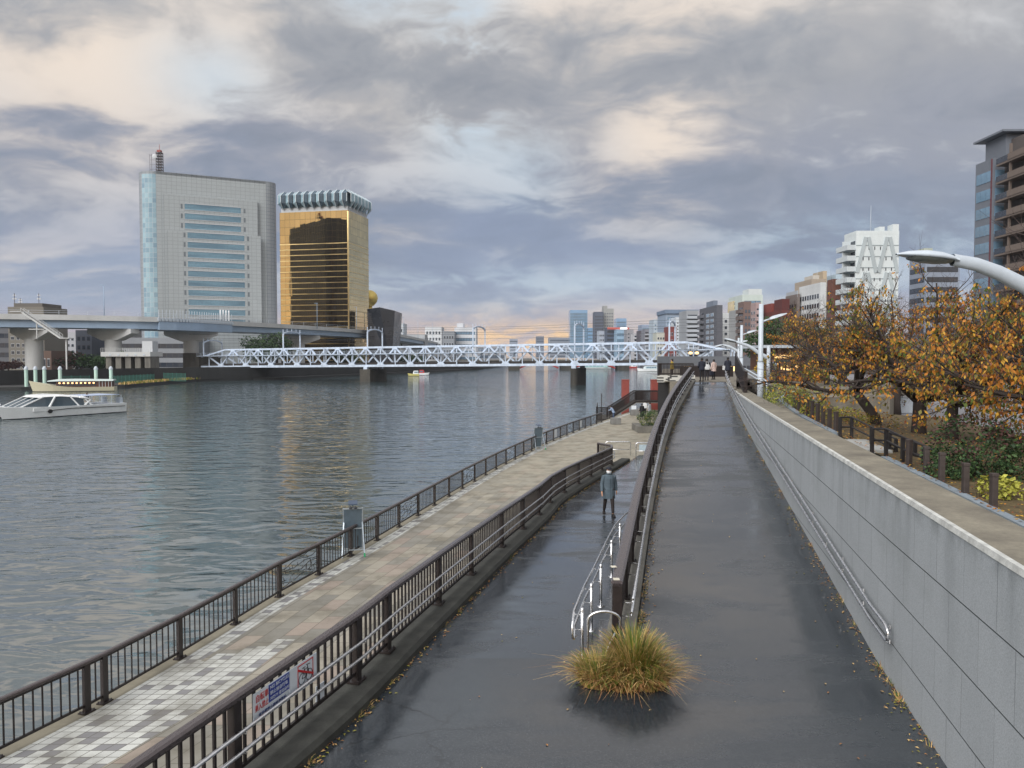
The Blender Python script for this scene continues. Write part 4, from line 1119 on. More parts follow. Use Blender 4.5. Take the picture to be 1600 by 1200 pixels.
for k in range(nf):
    z = ZG - 17 - k*2.9
    if z < 6: break
    m = MB(); m.prism([GP(Wg, -.12), GP(0, -.12), GP(0, .02), GP(Wg, .02)], z, z + .42); m.prism([GP(-.12, 0), GP(-.12, Dg), GP(.02, Dg), GP(.02, 0)], z + .003, z + .417)
    m.build('floor_band', GS, gt)
m = MB(); m.prism([GP(.5, -.25), GP(-.25, -.25), GP(-.25, .5), GP(.5, .5)], ZG0, ZG - .5); m.build('corner_trim', GS, gt)
# crown of glass gables
CG = mat('crown_glass', srgb(140, 172, 188), .12, var=.3, scale=.2, spec=.8, c2=srgb(176, 202, 212)); CD = mat('crown_glass_shaded', srgb(70, 92, 108), .12, var=.3, scale=.3, spec=.8); CF = mat('crown_frame', srgb(206, 216, 222), .45)
m = MB(); m.prism([GP(Wg - .6, .6), GP(.6, .6), GP(.6, Dg - .6), GP(Wg - .6, Dg - .6)], ZG, ZG + 2.4, 0)
m.build('crown_base', FR[0], gt)
def gable(m, A, Bq, nrm, out):
    """one bay of the crown: sloped underside, upright face, sloped top"""
    A, Bq = Vector(A), Vector(Bq); nrm = Vector(nrm); mid = (A + Bq)/2
    def V(p, o, z): q = p + nrm*o; return (q.x, q.y, z)
    z0, z1, z2, z3 = ZG + 1.4, ZG + 4.2, ZG + 8.6, ZG + 11.0
    vs = [V(mid, .1, z0), V(A, out*.75, z1), V(Bq, out*.75, z1), V(mid, out*1.25, z1 + .6), V(A, out*.75, z2), V(Bq, out*.75, z2), V(mid, out*1.25, z2 - .3), V(A, -1.0, z3 - .6), V(Bq, -1.0, z3 - .6), V(mid, -1.0, z3)]
    m.add(vs, [(0, 3, 1), (1, 3, 6, 4), (4, 6, 9, 7)], 0); m.add(vs, [(0, 2, 3), (3, 2, 5, 6), (6, 5, 8, 9)], 1)  # second facet takes the darker glass, facet shade put into the colour
    for a, b in ((0, 3), (3, 6), (6, 9), (1, 4), (2, 5), (4, 7)): m.beam(vs[a], vs[b], .28, .28, 2)
nb_ = 9
for k in range(nb_):
    m = MB(); gable(m, GP(Wg - Wg*k/nb_, 0), GP(Wg - Wg*(k+1)/nb_, 0), (-fb.x, -fb.y), 2.2); m.build('crown_gable', [CG, CD, CF], gt)
for k in range(6):
    m = MB(); gable(m, GP(0, Dg*k/6), GP(0, Dg*(k+1)/6), (-fl.x, -fl.y), 2.2); m.build('crown_gable', [CG, CD, CF], gt)
m = MB(); m.prism([GP(Wg, 1), GP(1, 1), GP(1, Dg), GP(Wg, Dg)], ZG + 2.41, ZG + 10.4); m.build('crown_roof', CG, gt)
# ------------------------------------------------------------------ black hall and golden ball
BK = tile_facade('black_panels', srgb(34, 38, 46), srgb(22, 24, 30), 1.5, 1.5, .3, .04)
bh = thing('black_hall', (-70, 408, 3.2), 'black slanted hall with outward leaning walls beside the golden tower', 'building')
m = MB(); xa, xb = at_y(577, 500, 395)[0], at_y(611, 500, 395)[0]
z1 = at_y(600, 481, 395)[2]; z2 = at_y(617, 485.5, 395)[2]; xt = at_y(617, 485, 395)[0]
xl = at_y(573, 480, 395)[0]; zm = at_y(596, 480, 395)[2]; xm = at_y(594, 480, 395)[0]
vs = [(xa, 395, 3.2), (xb, 395, 3.2), (xt, 395, z2), (xm, 393.5, z1 + .2), (xl, 396, z1 - .5), (xa, 420, 3.2), (xb, 420, 3.2), (xt, 421, z2), (xm, 422, z1), (xl, 420, z1 - .5)]
m.add(vs, [(0, 1, 2, 3, 4), (9, 8, 7, 6, 5), (1, 6, 7, 2), (2, 7, 8, 3), (3, 8, 9, 4), (4, 9, 5, 0)]); m.build('hall_body', mat('black_stone', srgb(38, 42, 50), .3, var=.2, scale=.1), bh)
m = MB()
for k in range(12):
    z = 18 + k*1.1; m.beam((lerp(xa, xl, (z - 3.2)/(z1 - 3.2)) - .2, 395.0, z), (lerp(xa, xl, (z - 3.2)/(z1 - 3.2)) + 2.6, 394.4, z), .2, .35)
m.build('fins', FR[1], bh)
bx_, by_, bzz = at_y(577, 466, 436)
gb = MB(); rr = 4.6
for k in range(1): pass
prof = [(0.01, -rr*1.15), (rr*.55, -rr*.9), (rr*.9, -rr*.5), (rr*1.05, 0), (rr*.95, rr*.45), (rr*.65, rr*.8), (rr*.3, rr*.97), (0.01, rr)]
gb.lathe(prof, (bx_, by_, bzz), 28)
gb.tube([(bx_, by_, z1 - 1), (bx_, by_, bzz - rr)], 1.6, 10)
tag(gb.build('rooftop_ball', mat('dull_gold', (.72, .55, .16), .42, .8, var=.15, scale=.3)), 'dull gold rounded rooftop ornament half hidden behind the golden tower', 'ornament')
# ------------------------------------------------------------------ left bank: sluice, buildings, plants
sx0, sx1 = at_y(160, 560, 250)[0], at_y(237, 560, 250)[0]
sl_ = thing('sluice_gate', ((sx0+sx1)/2, 250, .9), 'grey concrete sluice with columns and dark openings under a railed deck on the far bank', 'sluice')
zd = at_y(200, 557, 250)[2]
m = MB(); m.bx(sx0, 249, zd, sx1, 258, zd + 1.5); m.build('deck', M['vconc'], sl_)
for k in range(5):
    x = lerp(sx0 + 2.2, sx1 - 1.2, k/4); m = MB(); m.bx(x - .9, 249.6, .8, x + .9, 256, zd - .01); m.build('column', M['conc_dark'], sl_)
m = MB(); m.bx(sx0 + 1, 255, .5, sx1 - 1, 256.5, zd - .02); m.build('back_wall', mat('sluice_dark', srgb(30, 30, 34), .8), sl_)
m = MB()
for k in range(24): x = lerp(sx0, sx1, k/23); m.beam((x, 249.1, zd + 1.5), (x, 249.1, zd + 2.7), .08, .08)
for h in (2.1, 2.7): m.beam((sx0, 249.1, zd + h), (sx1, 249.1, zd + h), .08, .08)
m.build('railing', M['vconc'], sl_)
m = MB(); m.bx(lerp(sx0, sx1, .78), 251, zd + 1.51, lerp(sx0, sx1, .99), 255, zd + 5); m.build('control_cabinet', FR[0], sl_)
for k in range(5):
    x = lerp(sx0 + 3, sx1 - 2, k/4); m = MB(); m.bx(x - .3, 248.9, zd + .3, x + .3, 249.05, zd + .8); m.build('marker', M['white_metal'], sl_)
LB = 'buildings on the far bank behind the expressway'
def B(*a, **k): return Bld(*a, **k)
B('low dark grey block under the left end of the expressway', -60, 38, 514, 330, 20, (96, 98, 104), group=LB).bands(4, glass=0)
B('brown low shed behind the leftmost expressway pier', 52, 80, 552, 290, 14, (104, 84, 74), group=LB).grid(1, 4)
B('dark slate house with a steep top behind the expressway', 118, 143, 519, 330, 14, (70, 76, 88), group=LB).grid(4, 3, frame=1)
b = B('pale narrow block with a red balcony column under the expressway', 143, 168, 512, 345, 14, (196, 198, 202), group=LB); b.grid(7, 2, u_lo=.02, u_hi=.5); b.balconies(7, (150, 74, 66), u_lo=.62, u_hi=.9)
B('white block with stacked balconies beside the sluice', 169, 200, 508, 350, 14, (206, 206, 208), group=LB).balconies(8, (200, 200, 204))
B('long grey riverside block behind the sluice', 176, 305, 531, 320, 24, (142, 146, 152), group=LB).bands(3, glass=0)
B('grey office block behind the bridge abutment', 300, 440, 512, 470, 24, (134, 138, 144), group=LB).bands(6, glass=1)
B('far brown block at the left edge of the picture', -90, -8, 520, 420, 20, (128, 122, 116), group=LB).grid(4, 8)
B('pale block behind the access stair', 76, 118, 522, 380, 18, (176, 178, 184), group=LB).grid(5, 6)
B('control building with rooftop aerials above the expressway', 12, 68, 483, 300, 16, (122, 118, 110), group=LB).grid(8, 6).roofbox(.1, .9, .1, .9, 2.4, (104, 100, 94))
b = bpy.data.objects[-1] if False else None
for px, hh in ((23, 5.5), (32, 3.5), (61, 5.5)):
    x, y, z = at_y(px, 480, 303); r = thing('rooftop_aerial', (x, y, z), 'thin aerial on the control building, %s' % {23: 'tall one at its left end', 32: 'short one near its left end', 61: 'tall one at its right end'}[px], 'aerial', 'aerials on the control building')
    m = MB(); m.beam((x, y, z - 2.5), (x, y, z + hh), .18, .18); m.build('pole', M['mast'], r)
    m = MB(); m.beam((x - .8, y, z + hh*.6), (x + .8, y, z + hh*.6), .15, .5); m.beam((x - .6, y, z + hh*.85), (x + .6, y, z + hh*.85), .12, .4); m.build('aerial_panel', FR[0], r)
LS = 'low buildings along the far river bend'
B('white office with a dark corner at the river bend', 664, 690, 512, 780, 30, (206, 210, 214), group=LS).grid(5, 5)
B('small grey block left of the white stepped office', 692, 710, 519, 700, 24, (140, 146, 154), group=LS).grid(4, 4)
b = B('white stepped office with a green sign at the river bend', 710, 744, 513, 720, 30, (210, 214, 220), group=LS); b.bands(5, glass=2); b.roofbox(.1, .4, .1, .8, 5)
B('pale cube block right of the black hall', 612, 630, 507, 560, 20, (186, 192, 198), group=LS).grid(5, 4)
B('grey low block beside the cube block', 632, 664, 524, 640, 20, (168, 172, 176), group=LS).bands(3)
B('pale low warehouse under the truss near the far bank', 745, 790, 540, 900, 30, (150, 152, 158), group=LS).bands(2)
FS = 'far towers on the horizon'
B('faint pale block on the horizon below the sunset glow', 796, 809, 530, 2300, 60, (150, 160, 178), group=FS).bands(6)
B('small grey tower on the horizon right of the glow', 838, 850, 526, 1900, 50, (118, 126, 142), group=FS).bands(8)
B('wide low grey blocks on the horizon left of the glass tower', 858, 890, 528, 1700, 50, (140, 146, 158), group=FS).bands(6)
# ------------------------------------------------------------------ skyline ahead and right bank
SK = mat('sky_glass', srgb(128, 168, 206), .08, var=.12, scale=.02, spec=1.0)
b = B('tall pale blue glass tower on the skyline', 891, 918, 485, 1500, 40, SK, group=FS); b.bands(16, glass=2, fh=.8, u_lo=.01, u_hi=.99)
b = B('low blue glass wing beside the tall glass tower', 918.4, 926, 513, 1500, 40, SK, group=FS); b.bands(8, glass=2)
b = B('dark half of the twin tower on the skyline', 929, 943, 488, 1300, 30, (84, 92, 108), group=FS); b.grid(14, 4, frame=1)
b = B('pale tall half of the twin tower on the skyline', 943.3, 959, 483, 1310, 30, (158, 160, 158), group=FS); b.grid(15, 4, glass=0); b.roofbox(.0, .38, .1, .9, 6)
B('small blue glass tower right of the twin tower', 963, 979, 498, 1700, 40, SK, group=FS).bands(10, glass=2)
B('pale blue block above the low roofs', 1003, 1021, 508, 1300, 40, (150, 166, 190), group=FS).bands(7, glass=2)
RB = 'riverside buildings on the right bank'
b = B('dark office with an illuminated red and white roof sign', 948, 963, 513, 800, 20, (78, 90, 108), group=RB); b.bands(8, glass=0)
sg = thing('roof_sign', at_y(966, 514, 798), 'glowing red and white sign band on top of the dark office', 'sign')
m = MB(); p0, p1 = at_y(949, 514.6, 797), at_y(983, 511.6, 797); m.bx(p0[0], 796, p0[2], p1[0], 797, p1[2]); m.build('sign_box', mat('red_sign', srgb(190, 92, 80), .5, emit=srgb(240, 90, 60), es=.12), sg)
m = MB(); p0, p1 = at_y(969, 514.4, 796), at_y(980, 511.6, 796); m.bx(p0[0], 795.6, p0[2], p1[0], 795.95, p1[2]); m.build('lit_panel', mat('white_sign', srgb(250, 250, 250), .5, emit=(1, 1, 1), es=.9), sg)
B('pale low block left of the dark office', 936, 947.5, 518, 820, 20, (176, 186, 200), group=RB).grid(6, 4)
B('light blue gabled office right of the dark office', 963.4, 979, 516, 780, 20, (150, 180, 204), group=RB).bands(5, glass=2)
B('grey slim block under the lit sign', 979.4, 990, 516, 760, 20, (150, 150, 156), group=RB).grid(8, 2)
B('white flats with curved balconies', 990.4, 999, 522, 740, 18, (196, 196, 200), group=RB).balconies(7, (214, 216, 220))
B('dark brick flats beside the curved balconies', 999.3, 1007, 518, 720, 18, (88, 84, 92), group=RB).grid(8, 2)
B('grey flats with pale balconies at the river bend', 1007.3, 1021, 516, 690, 18, (130, 132, 142), group=RB).balconies(8, (168, 172, 180))
b = B('white and glass block with a red sign at the river bend', 1021.3, 1040, 501, 600, 20, (178, 192, 204), group=RB); b.grid(10, 4, glass=2); b.roofbox(.55, .68, -.01, .05, -6, (196, 70, 66), 'red_sign')
b = B('wide blue grey office with a flat overhanging roof', 1040.5, 1091, 490, 520, 30, (148, 164, 184), group=RB); b.bands(10, glass=2); b.roofbox(-.03, 1.0, -.04, 1, 2.6, (112, 130, 154), 'flat_roof')
B('tall white slab in front of the wide office', 1056, 1072, 498, 460, 14, (204, 212, 220), group=RB).grid(14, 3, fw=.4)
B('dark red brick block before the white slab', 1044, 1057, 513, 430, 12, (122, 58, 56), group=RB).grid(5, 3, lit=.1)
B('pale cream flats left of the red brick block', 1026, 1043.6, 522, 440, 12, (196, 200, 190), group=RB).grid(6, 4)
b = B('grey flats with light balconies left of the dark flats', 1072.5, 1091.5, 488, 370, 16, (156, 160, 166), group=RB); b.balconies(12, (176, 182, 190))
b = B('dark grey flats with paired white windows', 1092, 1129, 480, 320, 0, (92, 94, 102), group=RB, split=1120); b.grid(10, 2, face='side', u_lo=.12, u_hi=.62, glass=2, fw=.72, fh=.6); b.balconies(10, (104, 106, 114), face='side', u_lo=.72, u_hi=1, out=1.0); b.roofbox(.05, .8, .2, .6, 3.2, (120, 130, 146))
B('narrow white house right of the dark flats', 1129.6, 1139, 492, 345, 14, (206, 210, 212), group=RB).grid(8, 1, fw=.5)
b = B('grey rendered block in front of the glass office', 1138, 1154, 488, 290, 0, (158, 160, 162), group=RB, split=1150); b.balconies(8, (120, 122, 126), u_lo=.1, u_hi=.9, out=.9)
b = B('large pale green office whose glass corner is coloured like a sunset glow', 1137, 1192, 463, 420, 0, (196, 208, 204), group=RB, split=1160); b.bands(9, glass=2, u_lo=.1, u_hi=.9, z_lo=.4); b.bands(14, glass=2, face='side', u_lo=.5, u_hi=.98, z_lo=.1, fh=.6)
g = MB(); b.lb(g, -b.w/2 - .3, b.d*.55, b.h*.35, -b.w/2 + .3, b.d + .3, b.h - 1.5); g.build('glass_corner', mat('painted_sunset_glass', srgb(226, 206, 150), .12, var=.3, scale=.2, spec=1.0), b.root); b.roofbox(.3, .95, .0, .4, 4.0, (204, 212, 214), 'plant_screen')  # sunset reflection put into the colour of the corner glass
b = B('brown flats with stacked side balconies', 1152, 1174, 475, 270, 0, (122, 102, 96), group=RB, split=1162); b.grid(10, 2, u_lo=.1, glass=1, frame=1); b.balconies(10, (112, 98, 94), face='side', u_lo=0.05, u_hi=.9, out=1.0)
b = B('pinkish flats beside the brown flats', 1172, 1189, 477, 250, 0, (172, 150, 148), group=RB, split=1181); b.balconies(10, (184, 162, 160), u_lo=.1, u_hi=.8, out=.8); b.grid(10, 2, face='side')
b = B('dark red stepped block behind the street lamp', 1188, 1236, 489, 236, 0, (104, 54, 50), group=RB, split=1222); b.grid(8, 5, face='side', frame=1); b.grid(8, 2, frame=1); b.roofbox(.0, .5, .5, .95, 3.6, (126, 62, 56)); b.roofbox(.1, .95, .05, .4, 4.4, (92, 46, 44))
b = B('brown grey block with a white sign strip on its roof', 1226, 1250, 464, 236, 0, (122, 112, 108), group=RB, split=1246); b.grid(9, 4, face='side', frame=1); b.roofbox(-.02, .3, .0, .95, 2.0, (176, 182, 188), 'sign_strip')
b = B('beige rooftop block behind the white office', 1240, 1290, 440, 275, 0, (170, 158, 144), group=RB, split=1268); b.grid(11, 5); b.grid(11, 4, face='side'); b.roofbox(.35, .8, .2, .7, 2.6, (196, 192, 184)); b.mast(.9, .4, 6)
b = B('white office with rows of dark windows above the trees', 1247, 1291, 446, 222, 0, (210, 214, 216), group=RB, split=1282); b.grid(9, 8, face='side', glass=0, fw=.8, fh=.55)
b = B('slim beige tower with a water tank', 1286, 1292, 427, 300, 10, (186, 170, 146), group=RB); b.grid(12, 1)
b = B('reddish brown narrow office with dark side', 1291, 1314, 441, 212, 0, (116, 76, 64), group=RB, split=1302); b.grid(10, 2, face='side', frame=1, u_lo=.3); b.grid(10, 1, frame=1, fw=.3)
b = B('pale blue glass office behind the brown narrow office', 1284, 1316, 432, 300, 0, (176, 196, 210), group=RB, split=1306); b.grid(10, 5, face='side', glass=2); b.grid(10, 2, glass=2)
b = B('white tower with crossed braces and corner balconies', 1316, 1405, 366, 200, 0, (214, 222, 224), group=RB, split=1338); b.balconies(13, (196, 204, 208), face='side', u_lo=0.02, u_hi=.98, out=2.2, z_hi=.97)
g = MB()
for z in [b.h*k/13 for k in range(1, 13)]: b.lb(g, -b.w/2, -.06, z - .12, b.w/2, .01, z + .12)
g.build('floor_lines', wm((150, 160, 164)), b.root)
g = MB()
for k in range(4):
    for q_ in range(2):
        u0, u1 = b.w*(-.5 + .5*q_), b.w*(-.5 + .5*(q_+1)); z0, z1 = lerp(0, b.h*.98, k/4), lerp(0, b.h*.98, (k+1)/4); um = (u0+u1)/2
        for (ua, za_, ub, zb_) in ((u0 + .3, z0, um - .35, z1), (um + .35, z1, u1 - .3, z0)): g.beam(b.P(ua, -.12, za_), b.P(ub, -.12, zb_), .22, .9)
g.build('brace_frame', wm((176, 186, 190)), b.root); b.roofbox(.6, .72, .2, .6, 2.2); b.roofbox(.85, .99, .0, .4, 2.6); b.mast(.45, .4, 8); b.grid(13, 6, fw=.18, fh=.35, u_lo=.1, u_hi=.9)
b = B('grey blue office half hidden behind the autumn trees', 1418, 1500, 404, 230, 0, (140, 150, 166), group=RB, split=1446); b.bands(11, glass=0); b.bands(11, glass=0, face='side'); b.roofbox(.0, .25, .1, .5, 3.2, (176, 184, 170), 'water_tank')
b = B('low brown shop row behind the park trees', 1276, 1420, 548, 135, 10, (104, 98, 94), group=RB, z0=5.8); b.grid(1, 12, frame=1, fw=.8, fh=.6)
b = B('low grey shop row behind the right hand trees', 1424, 1660, 538, 116, 10, (112, 112, 114), group=RB, z0=5.8); b.grid(2, 14, frame=1)
# brown apartment tower at the right edge
tw = thing('apartment_tower', (82, 116, 5.8), 'brown apartment tower with curved balconies and a glazed corner at the right edge', 'building')
xw = 75.0; ytop = 34.4 + H; y0, y1, zb = 92.0, 119.0, 5.0
BT = wm((116, 104, 96)); BD = wm((92, 86, 84)); BG = wm((112, 118, 128))
m = MB(); m.bx(xw, y0, zb, xw + 22, y1, ytop - 2); m.build('wall', BD, tw)
m = MB(); m.bx(xw - 1.8, y1 - .9, zb, xw + 1, y1 + 3.4, ytop - 4.4); m.build('corner_bay', BG, tw)
nfl = 13; fh = (ytop - 3.2 - zb)/nfl
o0 = None; w0 = None; g0 = None
for k in range(nfl):
    z = zb + k*fh
    if o0 is None:
        m = MB(); pr = []
        n = 8
        pts = [(xw - .1, y0 + 1)] + [(xw - 1.7 - .5*math.sin(math.pi*i/n), lerp(y0 + 1, y1 - 1.6, i/n)) for i in range(n+1)] + [(xw - .1, y1 - 1.6)]
        m.prism(pts, z, z + .28, 0)
        for i in range(1, n+1):
            if i % 4 in (1, 2, 3):
                a, c_ = pts[i], pts[i+1]; m.beam((a[0], a[1], z + .72), (c_[0], c_[1], z + .72), .16, .88, 0)
            else:
                a, c_ = pts[i], pts[i+1]; m.beam((a[0], a[1], z + .72), (c_[0], c_[1], z + .72), .05, .85, 1)
        for i in (2, 4, 6, 8): m.beam((pts[i][0] + .4, pts[i][1], z + .3), (pts[i][0] + .4, pts[i][1], z + fh - .02), .3, .3, 0)
        for i in range(4): m.bx(xw - .05, lerp(y0 + 2, y1 - 5, i/4), z + .4, xw + .1, lerp(y0 + 2, y1 - 5, (i + .8)/4), z + fh*.78, 1)
        o0 = m.build('balcony', [BT, GL[0]], tw)
        m = MB()
        for i in range(3): m.bx(xw - 1.86, lerp(y1 - .6, y1 + 3.2, i/3), z + .8, xw - 1.7, lerp(y1 - .6, y1 + 3.2, (i + .9)/3), z + fh - .3, 1)
        m.bx(xw - 1.4, y1 - .97, z + .8, xw + .4, y1 - .8, z + fh - .3, 1)
        w0 = m.build('bay_window', [FR[1], GL[2]], tw)
    else:
        for q_, nm in ((o0, 'balcony'), (w0, 'bay_window')):
            if nm == 'bay_window' and k >= nfl - 1: continue
            d_ = q_.copy(); col.objects.link(d_); d_.parent = tw; d_.location = (0, 0, k*fh)
m = MB(); m.bx(xw - 1.9, y1 - .85, zb, xw - 1.75, y1 - .6, ytop - 4.5); m.build('red_pipe', mat('red_pipe', srgb(104, 62, 68), .5), tw)
m = MB(); m.bx(xw + 2, y0, ytop - 2, xw + 20, y1 - 3, ytop + 1.0); m.build('roof', BG, tw)
m = MB(); m.bx(xw - 2.0, y1 - 3.5, ytop - 1.1, xw + 4, y1 + 3.9, ytop - .8); m.bx(xw - .8, y1 - 2.4, ytop - 4.4, xw + 3, y1 + 2.6, ytop - 1.21); m.build('roof_canopy', BG, tw)
m = MB(); m.tube([(xw + 5, 110, ytop), (xw + 5, 110, ytop + 6)], [.12, .04], 5); m.build('antenna', M['mast'], tw)
# ------------------------------------------------------------------ downstream: red arch bridge and boats
M['red'] = mat('red_arch_paint', srgb(166, 52, 46), .5, var=.15, scale=.2)
rb = thing('red_bridge', at_y(880, 570, 480), 'low red arch bridge far down the river beneath the truss bridge', 'bridge')
ya = 480; 
for (pa, pb) in ((812, 872), (896, 960)):
    m = MB(); xa, xb = at_y(pa, 560, ya)[0], at_y(pb, 560, ya)[0]
    P = [Vector((lerp(xa, xb, k/14), ya, 1.0 + 3.6*math.sin(math.pi*k/14))) for k in range(15)]
    for k in range(14): m.beam(P[k], P[k+1], 8, .9)
    m.build('arch', M['red'], rb)
m = MB(); m.bx(at_y(690, 560, ya)[0], ya - 6, 5.5, at_y(1075, 560, ya)[0], ya + 6, 6.3); m.build('deck', M['conc_dark'], rb)
for px in (803, 884, 972):
    x = at_y(px, 570, ya)[0]; m = MB(); m.bx(x - 3.5, ya - 7, -2, x + 3.5, ya + 7, 3.2); m.build('pier', M['pier'], rb)
right_bank = [(13, 60), (20, 100), (33, 150), (58, 205), (70, 300), (84, 420), (110, 640), (150, 900), (260, 1500)]
struct(MB().prism(right_bank + [(2500, 1500), (2500, 20), (20, 20), (20, 60)], -2, 5.2).build('right_bank_ground', [mat('bank_paving', srgb(120, 116, 110), .9, var=.25, scale=.2)]))
def hull(mb, L, Wd, zt_, bowz, rake, m=0, m2=1, zk=-.35, side_c=0.0, bowp=.45, boot=.25):
    """simple displacement hull along +x: sections from stern to bow"""
    secs = []
    n = 12
    for i in range(n+1):
        f = i/n; w_ = Wd/2*(1 - max(0, (f - (1-bowp))/bowp)**2.2*.97)
        z_ = zt_ + (bowz - zt_)*max(0, (f - .45)/.55)**2
        x = -L/2 + L*f; xr = rake*max(0, (f - .6)/.4)**2
        secs.append([(x + xr, side_c - w_, z_), (x + xr*.3, side_c - w_*.86, boot), (x, side_c - w_*.55, zk), (x, side_c + w_*.55, zk), (x + xr*.3, side_c + w_*.86, boot), (x + xr, side_c + w_, z_)])
    vs = [p for s_ in secs for p in s_]; fs = []; ms = []
    for i in range(n):
        for j in range(5):
            f = (i*6+j, (i+1)*6+j, (i+1)*6+j+1, i*6+j+1); mb.add([], [], 0)
            fs.append((f, m if j in (0, 4) else m2))
        fs.append(((i*6, i*6+5, (i+1)*6+5, (i+1)*6), m))
    o = len(mb.v); mb.v += vs
    for f, mi in fs: mb.f.append(tuple(k + o for k in f)); mb.m.append(mi)
    mb.f.append(tuple(o + k for k in range(6))); mb.m.append(m)
    mb.f.append(tuple(o + n*6 + k for k in reversed(range(6)))); mb.m.append(m)
def place(mb, loc, rz):
    mt = Matrix.Translation(loc) @ Matrix.Rotation(rz, 4, 'Z'); mb.v = [tuple(mt @ Vector(p)) for p in mb.v]; return mb
WB = mat('white_boat_gelcoat', srgb(242, 245, 246), .25, var=.06, scale=.6); BB = mat('boot_black', srgb(26, 28, 30), .5); ST = mat('stained_bow', srgb(196, 178, 140), .4, var=.3, scale=1.2)
BGl = mat('boat_glass', srgb(52, 72, 84), .06, var=.3, scale=.7, spec=.9)
# catamaran
A = Vector(at(-6, 655, 0)); Bs = Vector(at(178, 642.5, 0)); mid = (A + Bs)/2; rz = math.atan2((A - Bs).y, (A - Bs).x); L = (A - Bs).length
cat = thing('tour_boat', mid, 'white catamaran tour boat with wraparound windows and open stern deck', 'boat', rz=rz)
def T_(mb): mb.v = [(x, y, z*.84) for x, y, z in mb.v]; return place(mb, mid, rz)
for sd in (-2.35, 2.35):
    mb = MB(); hull(mb, L, 1.9, 1.75, 2.15, 1.3, 0, 1, -.5, sd, .4, .12); T_(mb).build('hull', [WB, BB], cat)
    mb = MB(); mb.sweep([(-.03, -.05), (.03, -.05), (.03, .05), (-.03, .05)], [(-L/2 + .3, sd*1.41, 1.2), (0, sd*1.41, 1.35), (L*.2, sd*1.41, 1.15)]); T_(mb).build('trim_line', BB, cat)
mb = MB(); mb.bx(-L/2 + .2, -3.2, 1.1, L/2 - 3.4, 3.2, 1.72)
mb.add([(L/2 - 3.4, -2.2, 1.1), (L/2 - .4, -1.9, 1.5), (L/2 - .4, 1.9, 1.5), (L/2 - 3.4, 2.2, 1.1), (L/2 - 3.4, -2.6, 1.76), (L/2 - .1, -2.2, 2.08), (L/2 - .1, 2.2, 2.08), (L/2 - 3.4, 2.6, 1.76)], [(0, 3, 2, 1), (4, 5, 6, 7), (1, 2, 6, 5), (0, 1, 5, 4), (3, 7, 6, 2)])
T_(mb).build('deck', WB, cat)
# cabin: lofted glasshouse and white roof
def loft(secs, m=0):
    mb = MB(); n = len(secs[0]); vs = [p for s_ in secs for p in s_]
    fs = [(i*n+j, i*n+(j+1) % n, (i+1)*n+(j+1) % n, (i+1)*n+j) for i in range(len(secs)-1) for j in range(n)]
    mb.add(vs, fs, m); o = len(mb.v) - len(vs)
    mb.f.append(tuple(o+k for k in reversed(range(n)))); mb.m.append(m); mb.f.append(tuple(o + (len(secs)-1)*n + k for k in range(n))); mb.m.append(m); return mb
def sec(x, w0, w1, z0, z1): return [(x, -w0, z0), (x, -w1, z1), (x, w1, z1), (x, w0, z0)]
mb = loft([sec(-2.2, 2.9, 2.5, 1.7, 3.2), sec(1.0, 2.9, 2.4, 1.7, 3.55), sec(3.4, 2.8, 2.3, 1.75, 3.5), sec(6.8, 2.3, 2.2, 1.8, 1.9)]); T_(mb).build('cabin_glass', BGl, cat)
mb = loft([sec(-3.2, 2.6, 2.2, 2.7, 2.85), sec(-1.5, 2.65, 2.2, 3.15, 3.5), sec(1.2, 2.55, 2.0, 3.5, 3.85), sec(3.6, 2.4, 1.9, 3.48, 3.75), sec(4.2, 2.2, 1.8, 3.4, 3.5)]); T_(mb).build('cabin_roof', WB, cat)
mb = MB()
for sd in (-1, 1):
    for x0, x1 in ((-.2, -1.3), (2.0, 3.1), (-2.0, -3.3)): mb.beam((x0, sd*2.5, 3.45), (x1 if x1 < 0 else x1, sd*2.92, 1.7), .22, .2)
    mb.beam((3.6, sd*2.35, 3.5), (6.9, sd*2.3, 1.85), .18, .16)
    mb.tube([(-2.2, sd*2.93, 1.75), (-3.2, sd*2.8, 2.6), (-2.8, sd*2.7, 2.9), (-1.6, sd*2.66, 3.2)], .16, 6)
for y in (-.8, .8): mb.beam((3.7, y, 3.52), (6.85, y, 1.87), .12, .1)
T_(mb).build('window_pillar', WB, cat)
bpy.data.objects['window_pillar'].name = 'window_frame'
mb = MB(); mb.bx(-L/2 + .8, -2.7, 3.28, -2.5, 2.7, 3.38); T_(mb).build('canopy', mat('canopy_cloth', srgb(176, 190, 214), .6), cat)
mb = MB()
for x in (-L/2 + .6, -L/2 + 2.2, -L/2 + 3.8, -L/2 + 5.4):
    for y in (-2.8, 2.8): mb.beam((x, y, 1.7), (x, y, 3.28 if x > -L/2 + .5 else 2.7), .06, .06)
for h in (2.1, 2.5): 
    for y in (-2.8, 2.8): mb.beam((-L/2 + .3, y, h), (-3.4, y, h), .05, .05)
    mb.beam((-L/2 + .3, -2.8, h), (-L/2 + .3, 2.8, h), .05, .05)
T_(mb).build('railing', M['white_metal'], cat)
for y in (-2.0, 2.0):
    mb = MB(); mb.bx(-L/2 + .25, y - .7, 1.75, -L/2 + .45, y + .7, 2.75); T_(mb).build('stern_panel', M['white_metal'], cat)
mb = MB(); mb.lathe([(.34, 0), (.34, .06), (.2, .08), (0, .08)], (0, 0, 0), 16)
mb.v = [(x - .2 + 3.2, -3.32 - z, y + 1.05) for x, y, z in mb.v]; T_(mb).build('porthole', BB, cat)
mb = MB(); mb.lathe([(.34, 0), (.34, .06), (.2, .08), (0, .08)], (0, 0, 0), 16)
mb.v = [(x + 3.2, 3.32 + z, y + 1.05) for x, y, z in mb.v]; T_(mb).build('porthole', BB, cat)
